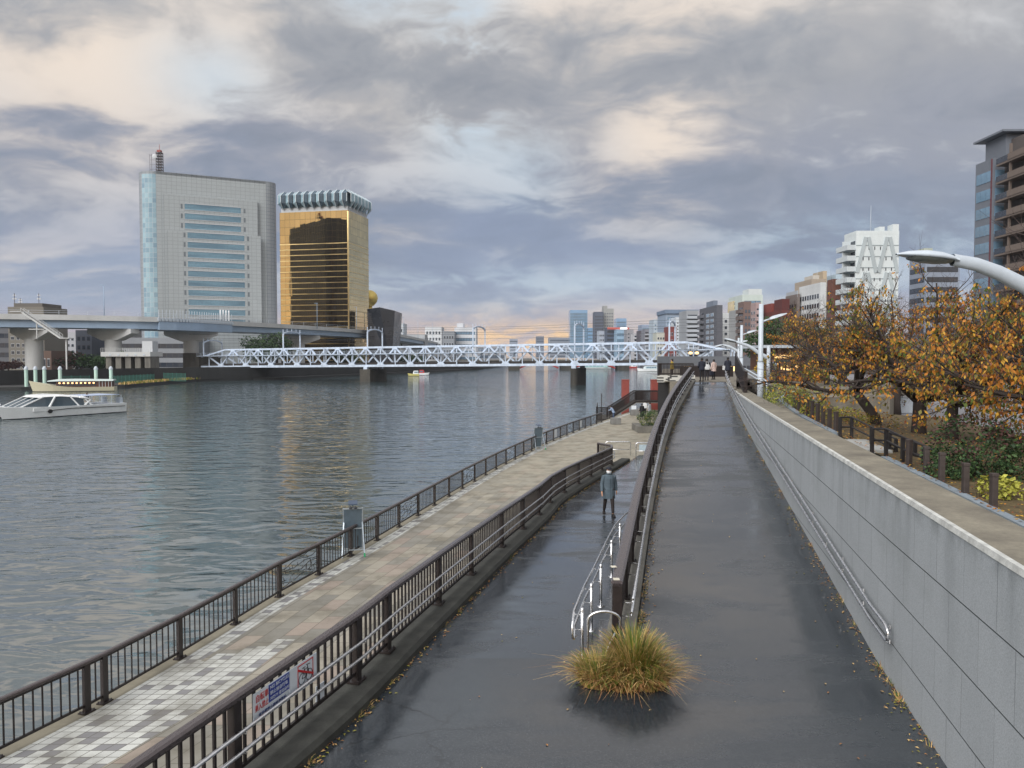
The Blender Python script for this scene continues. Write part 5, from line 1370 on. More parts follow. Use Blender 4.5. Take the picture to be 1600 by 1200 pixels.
mb = MB(); mb.lathe([(.0, -.25), (.22, -.2), (.3, 0), (.2, .2), (0, .26)], (L/2 - 1.2, -1.7, 2.35), 10); T_(mb).build('bow_fender', WB, cat)
# roofed party boat
A = Vector(at(54, 612, 0)); Bs = Vector(at(181, 610.5, 0)); mid2 = (A + Bs)/2; rz2 = math.atan2((A - Bs).y, (A - Bs).x); L2 = (A - Bs).length
yk = thing('roofed_boat', mid2, 'cream traditional roofed boat with glowing lantern windows moored before the mint piles', 'boat', rz=rz2)
T2 = lambda mb: place(mb, mid2, rz2)
mb = MB(); hull(mb, L2, 3.8, 1.1, 2.7, 1.2, 0, 1, -.3, 0, .34, .1); T2(mb).build('hull', [mat('cream_hull', srgb(206, 200, 174), .4, var=.1), BB], yk)
mb = MB(); mb.bx(-L2/2 + .6, -1.7, 1.1, L2/2 - 5.2, 1.7, 2.55); T2(mb).build('cabin', mat('dark_wood', srgb(84, 52, 42), .5), yk)
mb = loft([sec(-L2/2 + .2, 2.0, 1.6, 2.56, 2.9), sec(0, 2.0, 1.5, 2.56, 3.1), sec(L2/2 - 5.4, 2.0, 1.5, 2.56, 3.05), sec(L2/2 - 3.2, 1.7, 1.2, 2.5, 2.7)]); T2(mb).build('roof', mat('pale_roof', srgb(192, 206, 204), .5), yk)
lo0 = None
for k in range(9):
    x = lerp(L2/2 - 6.0, -L2/2 + 4.6, k/8)
    for sd in (-1, 1):
        mb = MB(); mb.bx(x - .5, sd*1.72, 1.35, x + .5, sd*1.76, 2.4); T2(mb).build('window', GL[0], yk)
        mb = MB(); mb.lathe([(0, -.2), (.2, -.12), (.24, 0), (.2, .12), (0, .2)], (x, sd*1.95, 2.1), 8); T2(mb).build('lantern', mat('lantern', srgb(240, 170, 120), .5, emit=srgb(255, 190, 130), es=2.2) if k == 0 and sd < 0 else bpy.data.materials['lantern'], yk)
mb = MB()
for k in range(5): x = lerp(-L2/2 + .6, -L2/2 + 3.4, k/4); mb.beam((x, -1.75, 1.1), (x, -1.75, 2.55), .1, .1); mb.beam((x, 1.75, 1.1), (x, 1.75, 2.55), .1, .1)
T2(mb).build('stern_frame', FR[0], yk)
def small_boat(label, pxa, pxb, py, hullm, cabm, bow, height=1.2, cab=(.1, .6), ch=1.4):
    A = Vector(at(pxa, py, 0)); Bq = Vector(at(pxb, py, 0)); mid = (A + Bq)/2; L = (A - Bq).length
    d = (A - Bq) if bow < 0 else (Bq - A); rz = math.atan2(d.y, d.x)
    r = thing('river_boat', mid, label, 'boat', 'boats far down the river', rz)
    mb = MB(); hull(mb, L, min(5, L*.28), height, height*1.35, .6, 0, 1, -.3, 0, .4, .12); place(mb, mid, rz).build('hull', [hullm, BB], r)
    x0, x1 = -L/2 + L*cab[0], -L/2 + L*cab[1]; wd = min(5, L*.28)*.38
    mb = loft([sec(x0, wd, wd*.9, height*.9, height + ch), sec(x1 - L*.08, wd, wd*.9, height*.9, height + ch), sec(x1, wd*.9, wd*.8, height*.9, height + ch*.35)]); place(mb, mid, rz).build('cabin', cabm, r)
    mb = MB()
    for k in range(6): a = lerp(x0 + L*.03, x1 - L*.12, (k + .1)/6); e = lerp(x0 + L*.03, x1 - L*.12, (k + .85)/6); mb.bx(a, -wd - .03, height + ch*.3, e, wd + .03, height + ch*.75)
    place(mb, mid, rz).build('window_strip', GL[2], r)
YB = mat('yellow_hull', srgb(206, 196, 120), .5); RBm = mat('red_cabin', srgb(190, 62, 58), .5)
small_boat('long pale glass roofed water bus under the bridge', 904, 954, 576.5, WB, mat('pale_cabin', srgb(178, 214, 212), .2), 1, 1.1, (.05, .9), 2.0)
small_boat('small red and white boat far off under the bridge', 981, 995, 575, RBm, WB, -1, .9)
small_boat('white river cruiser with a black waterline right of the pier', 997, 1030, 580.5, WB, mat('pale_cabin_white', srgb(206, 220, 222), .25), -1, 1.4, (.12, .75), 1.6)
small_boat('yellow hulled boat moored by the far quay', 639, 655, 587.5, YB, WB, -1, .9)
small_boat('red cabin boat moored beside the yellow boat', 654, 669, 586, WB, RBm, 1, .9)
# ------------------------------------------------------------------ park beside the wall
def zpath(y): return 5.9 if y < 13 else min(ZT, 5.9 + (y - 13) * .0323)
M['ppath'] = mat('park_path_paving', srgb(124, 118, 106), .85, var=.25, scale=1.1, bump=.35, bscale=35, c2=srgb(148, 142, 130))
M['pale_paving'] = mat('pale_plaza_paving', srgb(136, 136, 140), .75, var=.16, scale=.5, bump=.2, bscale=20, stretch=(.4, 1.6, 1))
M['bkerb'] = mat('blue_grey_kerb', srgb(134, 146, 156), .7, var=.2, scale=3)
kp = [at_f(px, py, zpath) for px, py in ((1600, 826), (1500, 776), (1400, 727), (1312, 683), (1250, 650), (1225, 632))]
KX = curve_x([(p[0], p[1]) for p in kp])
YP = [4 + 1.0*i for i in range(37)]
struct(MB().ribbon([(WR(y) + .3, y, zpath(y)) for y in YP], [(KX(y), y, zpath(y)) for y in YP], cross=2).build('park_path', M['ppath'], origin=(0, 0, 0)))
struct(MB().prism([(WR(y) + .3, y) for y in YP[-1:]] + [(WR(y) + .3, y) for y in range(41, 57)] + [(16.2, 56), (11.6, 56.4), (12.6, 64), (17.6, 90), (21.6, 110), (27, 110), (27, 50), (20.5, 41.6), (KX(40), 40)], 2.0, zpath(40) - .002).build('plaza_base', M['ppath']))
struct(MB().prism([(WR(y) + .3, y) for y in range(44, 57)] + [(11.6, 56.4), (12.6, 64), (17.6, 90), (21.6, 110), (27, 110), (27, 50), (22, 44)], 2.0, 7.054).build('plaza_base', M['ppath']))
struct(MB().add([(11.2, 56.4, 7.065), (27, 56, 7.065), (27, 110, 7.065), (21.6, 110, 7.065), (17.6, 90, 7.065), (12.6, 64, 7.065)], [(0, 1, 2, 3, 4, 5)]).add([(WR(44) + .3, 44, 7.062), (22, 44, 7.062), (27, 50, 7.062), (27, 56.2, 7.062), (WR(56) + .3, 56.2, 7.062)], [(0, 1, 2, 3, 4)]).build('plaza', M['ppath'], origin=(20, 60, 7.06)))
struct(MB().add([(90, -10, ZK - .1), (90, 140, ZK - .1), (24, 140, ZK - .1), (24, 46, ZK - .1), (11.5, 30, ZK - .1), (11.5, -10, ZK - .1)], [(0, 1, 2, 3, 4, 5)]).build('park_plaza', M['pale_paving'], origin=(30, 50, ZK - .1)))
mb = MB()
mb.sweep([(-.06, -.3), (.14, -.3), (.14, .07), (-.06, .07)], [(KX(y), y, zpath(y)) for y in YP if y < 22])
struct(mb.build('path_kerb', M['bkerb']))
mb = MB(); pk = [(KX(y), y, zpath(y)) for y in YP if 25 < y < 39] + [at_f(px, py, zpath) for px, py in ((1219, 624), (1221, 619.5), (1228, 616), (1240, 613))]
mb.sweep([(-.06, -.3), (.14, -.3), (.14, .07), (-.06, .07)], pk); struct(mb.build('path_kerb', M['bkerb']))
mb = MB(); mb.ribbon([(KX(y) + .1, y, zpath(y) + .01) for y in YP], [(KX(y) + 4.5, y, min(zpath(y), ZK + .25)) for y in YP], cross=5)
mb.ribbon([(KX(y) + 4.5, y, min(zpath(y), ZK + .25)) for y in YP], [(KX(y) + 9.5, y, ZK - .12) for y in YP if True], cross=2)
for i, v in enumerate(mb.v): mb.v[i] = (v[0], v[1], v[2] + .05*mnoise.noise(Vector(v)*.9))
struct(mb.build('planting_bed', M['soil'], origin=(0, 0, 0)))
# fallen leaves in the bed
rnd = random.Random(21); mb = MB()
LEAF = [leafmat('leaf_orange', srgb(178, 116, 48)), leafmat('leaf_ochre', srgb(186, 144, 56)), leafmat('leaf_olive', srgb(104, 98, 46)), leafmat('leaf_rust', srgb(118, 72, 46)), leafmat('leaf_green', srgb(84, 98, 44))]
for _ in range(2600):
    y = rnd.uniform(9, 38); x = KX(y) + rnd.random()**1.3*4.5; z = lerp(zpath(y), min(zpath(y), ZK + .25), (x - KX(y))/4.5) + .07
    a = rnd.uniform(0, 6.28); s_ = rnd.uniform(.025, .06)
    mb.add([(x + s_*math.cos(a + k*1.57)*(1 if k % 2 else .5), y + s_*math.sin(a + k*1.57)*(1 if k % 2 else .5), z + rnd.uniform(0, .03)) for k in range(4)], [(0, 1, 2, 3)], rnd.choice((0, 1, 3, 3, 1)))
o = mb.build('fallen_leaves', LEAF); tag(o, 'brown and orange fallen leaves scattered over the planting bed', 'leaves', kind='stuff')
# bollards
M['bollard'] = mat('dark_bollard', srgb(68, 60, 58), .6, var=.25, scale=8, bump=.2)
bl = [((1552, 795), 'nearest dark bollard, in front of the yellow leaved shrub'), ((1508, 775), 'dark bollard before the dark green bush'), ((1471, 755), 'dark bollard at the left edge of the dark green bush'), ((1447, 743), 'dark bollard between the bush and the lower handrail'), ((1420, 729), 'dark bollard against the lower handrail'),
      ((1306, 675), 'far row bollard next to the upper handrail'), ((1296, 669), 'second far row bollard from the upper handrail'), ((1286, 664), 'third far row bollard from the upper handrail'), ((1277.5, 659), 'fourth far row bollard from the upper handrail'), ((1269, 654), 'fifth far row bollard from the upper handrail'), ((1262, 650), 'far row bollard before the right half of the hedge'), ((1255, 647), 'far row bollard before the middle of the hedge'), ((1248, 643), 'far row bollard before the left half of the hedge'), ((1242, 639), 'far row bollard before the left end of the hedge')]
proto = None
for (px, py), lb in bl:
    p = at_f(px, py, zpath)
    if proto is None:
        proto = thing('bollard', p, lb, 'bollard', 'dark bollards along the park path kerb')
        m = MB(); m.box((p[0], p[1], p[2] + .28), (.12, .12, .72)); m.build('shaft', M['bollard'], proto, bevel=.012)
        m = MB(); m.box((p[0], p[1], p[2] + .675), (.136, .136, .07)); m.build('cap', M['bollard'], proto, bevel=.012)
    else: copy_thing(proto, p, random.Random(px).uniform(-.2, .3), lb)
# handrails down into the park
M['black'] = mat('black_handrail_paint', srgb(44, 42, 44), .45, var=.2)
def railing(label, pts, hs=(.0, -.32)):
    r = thing('park_handrail', pts[0], label, 'handrail', 'black handrails between path and park')
    for h in hs:
        m = MB(); m.tube([(p[0], p[1], p[2] + h) for p in pts], .03, 6); m.build('rail_bar', M['black'], r)
    for i, p in enumerate(pts):
        m = MB(); m.box((p[0], p[1], p[2] - .45), (.085, .085, .9)); m.build('post', M['black'], r)
railing('upper black handrail sloping down beside the far bollards', [at_y(1313, 652, 25.4), at_y(1331, 652, 25.1), at_y(1362, 667, 23.6), at_y(1400, 686, 22.2)])
railing('lower black handrail sloping down towards the dark green bush', [at_y(1363, 670, 21.4), at_y(1385, 670, 21.2), at_y(1411, 683, 20.4), at_y(1444, 697, 19.9), at_y(1480, 713, 19.2)])
railing('middle black handrail behind the lower one', [at_y(1390, 676, 22.2), at_y(1430, 690, 21.4), at_y(1478, 712, 20.6)])
tag(MB().box((*at_y(1340, 690, 23.5)[:2], zpath(23.5) - .02), (1.2, 3.0, .1), -.2).box((*at_y(1352, 690, 23.5)[:2], zpath(23.5) - .2), (1.2, 3.0, .2), -.2).build('steps', M['conc']), 'low pale concrete steps between the two black handrails', 'steps')

# ------------------------------------------------------------------ leafy plants
def leafcloud(mb, blobs, n, ls, rnd, mats, hang=.3, gap=.25, sub=2.2):
    """leaf faces through the outer part of several lumps, with gaps where a noise field is low"""
    tot = sum(b[3]*b[4]*b[5] for b in blobs)
    for bl_ in blobs:
        cx, cy, cz, rx, ry, rz = bl_; k = int(n*rx*ry*rz/tot)
        for _ in range(k):
            while True:
                v = Vector((rnd.uniform(-1, 1), rnd.uniform(-1, 1), rnd.uniform(-1, 1)))
                if .05 < v.length <= 1: break
            v = v.normalized()*(v.length**.45); p = Vector((cx + v.x*rx, cy + v.y*ry, cz + v.z*rz))
            nz = mnoise.noise(p*sub)
            if nz < -gap: continue
            p += Vector((mnoise.noise(p*1.7 + Vector((9, 0, 0))), mnoise.noise(p*1.7 + Vector((0, 9, 0))), mnoise.noise(p*1.7 + Vector((0, 0, 9)))))*.35*min(rx, rz)
            d = Vector((v.x + rnd.uniform(-.8, .8), v.y + rnd.uniform(-.8, .8), v.z*.5 - hang + rnd.uniform(-.6, .6))).normalized()
            s_ = d.cross(Vector((rnd.uniform(-1, 1), rnd.uniform(-1, 1), rnd.uniform(-1, 1)))).normalized(); l = ls*rnd.uniform(.6, 1.35)
            q = p + d*l; a = p + d*l*.5
            mb.add([p, a + s_*l*.3, q, a - s_*l*.3], [(0, 1, 2, 3)], mats(rnd, nz, v))
def shrub(name, label, blobs, n, ls, mats, pal, cat='shrub', group=None, seed=1, stem=True):
    rnd = random.Random(seed); b0 = blobs[0]; zb = min(b[2] - b[5] for b in blobs)
    r = thing(name, (b0[0], b0[1], zb), label, cat, group)
    mb = MB(); leafcloud(mb, blobs, n, ls, rnd, pal); mb.build('crown', mats, r)
    m = MB()
    for b in blobs:
        for k in range(3): m.tube([(b[0] + rnd.uniform(-.2, .2)*b[3], b[1] + rnd.uniform(-.2, .2)*b[4], zb - .1), (b[0] + rnd.uniform(-.5, .5)*b[3], b[1] + rnd.uniform(-.5, .5)*b[4], b[2] + b[5]*.4)], [.03*b[5], .01*b[5]], 5)
    m.build('stems', M['bark'], r); return r
M['bark'] = mat('dark_bark', srgb(58, 50, 46), .95, var=.4, scale=5, bump=.8, bscale=22, stretch=(1, 1, .3))
M['bark_grey'] = mat('grey_twigs', srgb(82, 72, 70), .95, var=.3, scale=3)
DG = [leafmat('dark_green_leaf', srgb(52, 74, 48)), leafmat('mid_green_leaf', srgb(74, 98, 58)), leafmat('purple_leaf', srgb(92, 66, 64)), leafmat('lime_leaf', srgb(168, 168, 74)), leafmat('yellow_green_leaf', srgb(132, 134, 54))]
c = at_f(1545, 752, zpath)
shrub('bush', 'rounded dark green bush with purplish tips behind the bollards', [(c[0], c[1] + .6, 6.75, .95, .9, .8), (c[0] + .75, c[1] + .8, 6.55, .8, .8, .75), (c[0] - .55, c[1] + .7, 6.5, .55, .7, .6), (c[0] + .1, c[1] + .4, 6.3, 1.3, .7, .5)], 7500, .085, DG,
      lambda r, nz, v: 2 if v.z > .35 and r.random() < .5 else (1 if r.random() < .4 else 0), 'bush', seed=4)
c = at_f(1566, 782, zpath)
shrub('shrub', 'small lime yellow leaved shrub beside the nearest bollard', [(c[0], c[1] + .2, 6.25, .36, .3, .26), (c[0] + .3, c[1] + .3, 6.1, .28, .3, .26), (c[0] - .3, c[1] + .3, 6.35, .16, .2, .18)], 520, .1, DG, lambda r, nz, v: 3 if r.random() < .8 else 4, seed=5)
c = at_f(1262, 641, zpath)
shrub('hedge', 'rounded yellow green hedge behind the far bollards', [(c[0] - .25, c[1] + 1.3, 6.95, .85, 1.1, .62), (c[0] + .6, c[1] + 1.6, 6.9, .8, 1.1, .55), (c[0] + .1, c[1] + 3.4, 7.05, 1.1, 1.6, .6)], 6500, .075, DG, lambda r, nz, v: 4 if r.random() < .62 else (1 if r.random() < .6 else 3), 'hedge', seed=6)
c = at_f(1305, 655, zpath)
shrub('shrub', 'loose pale green shrub right of the yellow green hedge', [(c[0], c[1] + 1.4, 6.65, .8, .7, .42), (c[0] + .9, c[1] + .8, 6.5, .6, .6, .35)], 1500, .09, DG, lambda r, nz, v: 3 if r.random() < .45 else 4, seed=7)
c = at_f(1352, 668, zpath)
shrub('shrub', 'thin brownish shrub by the upper handrail', [(c[0] + .4, c[1] + 1.8, 6.5, .7, .7, .5), (c[0] + 1.4, c[1] + 1.6, 6.4, .6, .6, .4)], 700, .09, [LEAF[3], LEAF[2], LEAF[1]], lambda r, nz, v: r.choice((0, 1, 1, 2)), seed=8)
x, y, _ = at(1017, 676, ZP)
hp = thing('hedge', (x, y, ZP), 'dark clipped hedge in a low planter beside the ramp base', 'hedge')
mb = MB(); rnd = random.Random(12)
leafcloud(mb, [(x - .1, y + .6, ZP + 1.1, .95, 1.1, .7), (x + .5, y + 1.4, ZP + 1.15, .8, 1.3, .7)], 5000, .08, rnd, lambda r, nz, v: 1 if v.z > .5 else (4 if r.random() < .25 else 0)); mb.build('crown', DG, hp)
m = MB(); m.bx(x - 1.15, y - .4, ZP, x + 1.5, y + 3.2, ZP + .55); m.build('planter', M['conc_dark'], hp, bevel=.02)

# ------------------------------------------------------------------ autumn cherry trees
def cherry(label, x, y, z, ht, spread, seed, tr=.25, limbs=6, leaf=.62, lean=(0, 0), leafsize=.125, nsec=8, ntw=8, az0=None, bias=None):
    rnd = random.Random(seed); T = MB(); Cr = MB()
    root = thing('cherry_tree', (x, y, z), label, 'tree', 'autumn cherry trees in the riverside park')
    th = ht*.27; top = Vector((x + lean[0], y + lean[1], z + th))
    tp = [Vector((x, y, z - .3)), Vector((x + lean[0]*.15 + rnd.uniform(-.04, .04), y + lean[1]*.2, z + th*.3)), Vector((x + lean[0]*.55, y + lean[1]*.55 + rnd.uniform(-.05, .05), z + th*.65)), top]
    T.tube(tp, [tr*1.25, tr, tr*.92, tr*.85], 10)
    def branch(p, d, L, r0, r1, n, droop, jit):
        pts = [p]; q = p
        for i in range(n):
            d = (d + Vector((rnd.uniform(-jit, jit), rnd.uniform(-jit, jit), rnd.uniform(-jit, jit) + droop))).normalized()
            q = q + d*L/n; pts.append(q)
        return pts, [lerp(r0, r1, i/n) for i in range(n+1)]
    def on(pts, f):
        f *= len(pts) - 1; i = min(int(f), len(pts) - 2); return pts[i].lerp(pts[i+1], f - i), (pts[i+1] - pts[i]).normalized()
    for k in range(limbs):
        a = (az0 if az0 is not None else rnd.uniform(0, 6.28)) + 2*math.pi*k/limbs + rnd.uniform(-.35, .35)
        e = (rnd.uniform(.45, 1.15) if k % 3 else rnd.uniform(.1, .4)) if k else 1.35
        d = Vector((math.cos(a)*math.cos(e), math.sin(a)*math.cos(e), math.sin(e)))
        L = spread*rnd.uniform(.8, 1.15)*(1.0 if e < .9 else ht*.62/spread)
        if bias is not None: L *= 1 + .45*max(-.6, d.dot(Vector(bias)))
        st, _ = on(tp, rnd.uniform(.8, 1.0))
        pts, rs = branch(st, d, L, tr*.55, .025, 7, -.02, .2)
        T.tube(pts, rs, 7)
        for s_ in range(nsec):
            f = lerp(.22, 1.0, (s_ + rnd.random())/nsec); p, dd = on(pts, min(.99, f))
            rv = Vector((rnd.gauss(0, 1), rnd.gauss(0, 1), rnd.gauss(.25, .7))).normalized()
            d2 = (dd*.75 + rv*.9).normalized(); L2 = L*rnd.uniform(.28, .5)*(1.1 - .35*f)
            p2, r2 = branch(p, d2, L2, max(.02, lerp(tr*.3, .02, f)), .009, 5, .015, .24)
            T.tube(p2, r2, 5)
            for t_ in range(ntw):
                g, d3 = on(p2, min(.99, lerp(.15, 1, (t_ + rnd.random())/ntw)))
                rv = Vector((rnd.gauss(0, 1), rnd.gauss(0, 1), rnd.gauss(.15, .7))).normalized()
                L3 = rnd.uniform(.45, 1.15)
                p3, r3 = branch(g, (d3*.7 + rv).normalized(), L3, .009, .004, 3, .0, .25)
                Cr.tube(p3, r3, 3, 5, cap=False)
                for _q in range(3):
                    g4, d4 = on(p3, rnd.uniform(.3, .95)); rv = Vector((rnd.gauss(0, 1), rnd.gauss(0, 1), rnd.gauss(.2, .8))).normalized()
                    Cr.tube([g4, g4 + (d4*.8 + rv*.7).normalized()*rnd.uniform(.25, .6)], [.005, .002], 3, 5, cap=False)
                nz = mnoise.noise(p3[-1]*.55 + Vector((seed, 0, 0)))*.5 + .5 + .25*mnoise.noise(p3[-1]*1.6)
                if nz > 1 - leaf*1.02*(.42 if p3[-1].z > z + ht*.86 else 1):
                    hue = mnoise.noise(p3[-1]*.5 + Vector((0, seed*3.1, 5)))
                    for _l in range(rnd.randint(10, 23)):
                        lp, _d = on(p3, rnd.uniform(.1, 1)); lp = lp + Vector((rnd.gauss(0, .07), rnd.gauss(0, .07), rnd.gauss(-.03, .06)))
                        dl = Vector((rnd.gauss(0, .55), rnd.gauss(0, .55), -1)).normalized(); sv = dl.cross(Vector((rnd.gauss(0, 1), rnd.gauss(0, 1), .1))).normalized(); l = leafsize*rnd.uniform(.6, 1.3)
                        m_ = lp + dl*l*.45
                        u = rnd.random() + hue*.5
                        Cr.add([lp, m_ + sv*l*.27, lp + dl*l, m_ - sv*l*.27], [(0, 1, 2, 3)], 4 if u < .08 else 2 if u < .34 else 1 if u < .6 else 0 if u < .94 else 3)
    T.build('trunk', M['bark'], root); Cr.build('crown', LEAF + [M['bark_grey']], root)
    return root
def base(px, py, z=ZK): return at(px, py, z)[:2]
x, y = base(1436, 690); cherry('autumn cherry tree with a mossy trunk behind the black handrails', x, y, ZK, 6.6, 4.2, 3, .25, 7, .66, nsec=9, ntw=8)
x, y = base(1488, 697); cherry('autumn cherry tree with a dark straight trunk behind the dark green bush', x, y, ZK, 6.6, 4.4, 8, .2, 7, .62, nsec=9, ntw=8)
x, y = base(1316, 634); cherry('orange cherry tree nearest to the hedge, thick short trunk', x, y, ZK + .5, 6.2, 4.6, 14, .28, 7, .5, nsec=9, ntw=8)
x, y = base(1372, 672, ZK + .2); cherry('nearly bare leaning cherry tree right of the hedge', x, y, ZK + .2, 6.4, 4.0, 23, .2, 6, .36, lean=(-.9, .4), nsec=9, ntw=8)
x, y = base(1292, 612, 6.6); cherry('slender bare cherry tree behind the hedge near the cafe', x, y, 6.4, 6.0, 3.8, 31, .18, 6, .36, nsec=8, ntw=7)
cherry('large near cherry tree whose orange boughs reach in from the right edge', 16.6, 17.8, ZK, 6.0, 4.4, 44, .27, 12, .85, nsec=11, ntw=10, leafsize=.125, bias=(-1, 0, .2))
cherry('tall cherry tree with sparse top twigs behind the near boughs', 19.2, 25.5, ZK, 7.0, 5.2, 52, .28, 9, .6, nsec=9, ntw=8, bias=(-.5, 0, .5))
cherry('cherry tree at the right edge with a low forked trunk', 24.5, 33.0, ZK, 7.8, 5.2, 63, .28, 7, .55, nsec=8, ntw=8)
x, y = base(1345, 622, ZK); cherry('dark bare cherry tree between the two orange ones', x, y, ZK, 6.8, 4.2, 71, .22, 6, .3, nsec=8, ntw=7)
cherry('broad leafy cherry tree rising behind the lamp head', 19.4, 21.0, ZK, 6.7, 4.8, 83, .28, 9, .8, nsec=10, ntw=9, bias=(-.8, 0, .3))
x, y = base(1400, 645, ZK); cherry('dense twiggy cherry tree behind the leaning one', x, y, ZK, 7.0, 4.6, 91, .24, 8, .45, nsec=10, ntw=9)
x, y = base(1268, 606, 6.6); cherry('rust tinted cherry tree beside the cafe', x, y, 6.4, 6.4, 3.8, 97, .2, 8, .6, nsec=9, ntw=8)
rnd = random.Random(77)
for k, (px, py, w_, lb) in enumerate(((1330, 622, 1.5, 'low brown bush along the plaza edge left of the leaning tree'), (1372, 628, 1.6, 'low brown bush along the plaza edge behind the leaning tree'), (1300, 614, 1.3, 'low brown bush behind the slender bare tree'))):
    x, y = base(px, py + 14, ZK); shrub('bush', lb, [(x, y, ZK + .6, w_, 1.0, .8), (x + w_*.8, y + .5, ZK + .5, w_*.7, .9, .65)], 1500, .11, [LEAF[3], LEAF[2], M['bark_grey'], DG[0]], lambda r, nz, v: r.choice((2, 2, 1, 3, 0)), 'bush', 'low bushes along the plaza edge', seed=60 + k)
# evergreen and far trees
def evergreen(label, cx, cy, z, w_, h, n, seed, pal=None, ls=.35, group='evergreen trees near the bridge ends'):
    rnd = random.Random(seed); r = thing('evergreen_tree', (cx, cy, z), label, 'tree', group)
    bl_ = [(cx + rnd.uniform(-.5, .5)*w_*.8, cy + rnd.uniform(-.4, .4)*w_, z + h*rnd.uniform(.4, .78), w_*rnd.uniform(.22, .38), w_*rnd.uniform(.22, .38), h*rnd.uniform(.16, .26)) for _ in range(9)]
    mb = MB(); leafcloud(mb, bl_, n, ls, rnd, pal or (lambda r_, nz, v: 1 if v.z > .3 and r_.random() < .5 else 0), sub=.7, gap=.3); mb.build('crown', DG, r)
    m = MB(); m.tube([(cx, cy, z - .3), (cx + .2, cy, z + h*.3), (cx, cy + .2, z + h*.65)], [h*.035, h*.028, h*.012], 8)
    for b in bl_[:6]: m.tube([(cx, cy, z + h*.35), (b[0], b[1], b[2])], [h*.014, h*.004], 5)
    m.build('trunk', M['bark'], r)
def px_tree(label, px, Y, ytop, z, w_, n, seed, ls, **k):
    p = at_y(px, ytop, Y); evergreen(label, p[0], Y, z, w_, p[2] - z, n, seed, ls=ls, **k)
px_tree('dense dark evergreen tree behind the cafe', 1215, 84, 492, 7.0, 5.2, 7000, 3, .3)
px_tree('dark evergreen tree right of the tree behind the cafe', 1250, 92, 500, 7.0, 5.5, 5000, 4, .3)
FB = 'trees on the far bank'
px_tree('dark leafy tree under the expressway left of the bridge portal', 405, 300, 521, 3.2, 10, 2500, 5, .8, group=FB)
px_tree('dark leafy tree under the expressway right of the bridge portal', 432, 320, 519, 3.2, 12, 2500, 6, .8, group=FB)
px_tree('brownish bushy tree between the expressway pier and the sluice', 118, 262, 551, 3.2, 9, 2500, 7, .7, group=FB, pal=lambda r_, nz, v: 2 if r_.random() < .5 else 0)
px_tree('green bushy tree beside the sluice', 147, 258, 552, 3.2, 9, 2500, 8, .7, group=FB)
px_tree('bare brown bush at the left edge behind the mint piles', 12, 262, 562, 3.2, 10, 1600, 9, .7, group=FB, pal=lambda r_, nz, v: 2)
px_tree('small tree on the sluice roof garden', 186, 262, 545, 3.2, 6, 1200, 10, .6, group=FB)
px_tree('dark tree beyond the truss below the expressway curve', 540, 380, 545, 3.2, 14, 1800, 11, .9, group=FB)
px_tree('dark tree behind the truss near the red boat', 640, 470, 552, 3.2, 16, 1800, 12, 1., group=FB)

# ------------------------------------------------------------------ street lamps
M['lens'] = mat('lamp_lens', srgb(118, 124, 122), .2, var=.3, scale=6)
def arc_lamp(label, pts, pole_xy, zbase, ztop, head, r=.05, hw=.12):
    """curved arm lamp: pts run from the pole out to the head"""
    root = thing('street_lamp', (*pole_xy, zbase), label, 'street lamp', 'white street lamps along the riverside')
    m = MB(); m.tube([(*pole_xy, zbase), (*pole_xy, ztop)], [r*1.5, r*1.2], 12); m.lathe([(r*2.2, 0), (r*2.2, .03), (r*1.5, .06)], (*pole_xy, zbase), 12); m.build('pole', M['white_metal'], root)
    m = MB()
    for i in range(len(pts) - 1): pass
    P = [Vector(p) for p in pts]; n = len(P); vs = []; ring = 10
    for i, p in enumerate(P):
        d = (P[min(i+1, n-1)] - P[max(0, i-1)]).normalized(); s_ = d.cross(Vector((0, 0, 1))).normalized(); u = s_.cross(d); f = lerp(1.25, .8, i/(n-1))
        for k in range(ring): a = 2*math.pi*k/ring; vs.append(p + s_*math.cos(a)*r*.8*f + u*math.sin(a)*r*1.25*f)
    m.add(vs, [(i*ring+k, i*ring+(k+1) % ring, (i+1)*ring+(k+1) % ring, (i+1)*ring+k) for i in range(n-1) for k in range(ring)], 0, smooth=True); m.build('arm', M['white_metal'], root)
    a, b = Vector(head[0]), Vector(head[1]); d = (b - a); L = d.length; d.normalize(); s_ = d.cross(Vector((0, 0, 1))).normalized(); u = s_.cross(d)
    prof = [(0, .34, .36), (.12, .72, .62), (.3, 1, .86), (.55, 1, .9), (.8, .74, .62), (1.0, .12, .16)]; vs = []; vl = []
    for f, w_, h_ in prof:
        c = a + d*L*f
        for k in range(9): t_ = math.pi*k/8; vs.append(c + s_*math.cos(t_)*hw*w_ + u*(math.sin(t_)*hw*.62*h_))
    m = MB(); m.add(vs, [(i*9+k, i*9+k+1, (i+1)*9+k+1, (i+1)*9+k) for i in range(5) for k in range(8)] + [(i*9+8, i*9, (i+1)*9, (i+1)*9+8) for i in range(5)] + [tuple(range(9))], 0, smooth=True); m.build('lamp_head', M['white_metal'], root)
    for f, w_, h_ in prof[:5]:
        c = a + d*L*(f*.86 + .08) - u*.004
        for k in range(7): t_ = math.pi*k/6; vl.append(c + s_*math.cos(t_)*hw*w_*.9 - u*(math.sin(t_)*hw*.42*max(.25, h_)))
    m = MB(); m.add(vl, [(i*7+k, (i+1)*7+k, (i+1)*7+k+1, i*7+k+1) for i in range(4) for k in range(6)] + [tuple(range(7)), tuple(range(34, 27, -1))], 0, smooth=True); m.build('lens', M['lens'], root)
    return root
Yn = 8.6
arm = [(7.15, 8.9, 8.55), (6.95, 8.85, 8.98)] + [at_y(px, py, Yn + .2*(px-1490)/110) for px, py in ((1660, 487), (1600, 446), (1560, 426), (1525, 413), (1488, 406))]
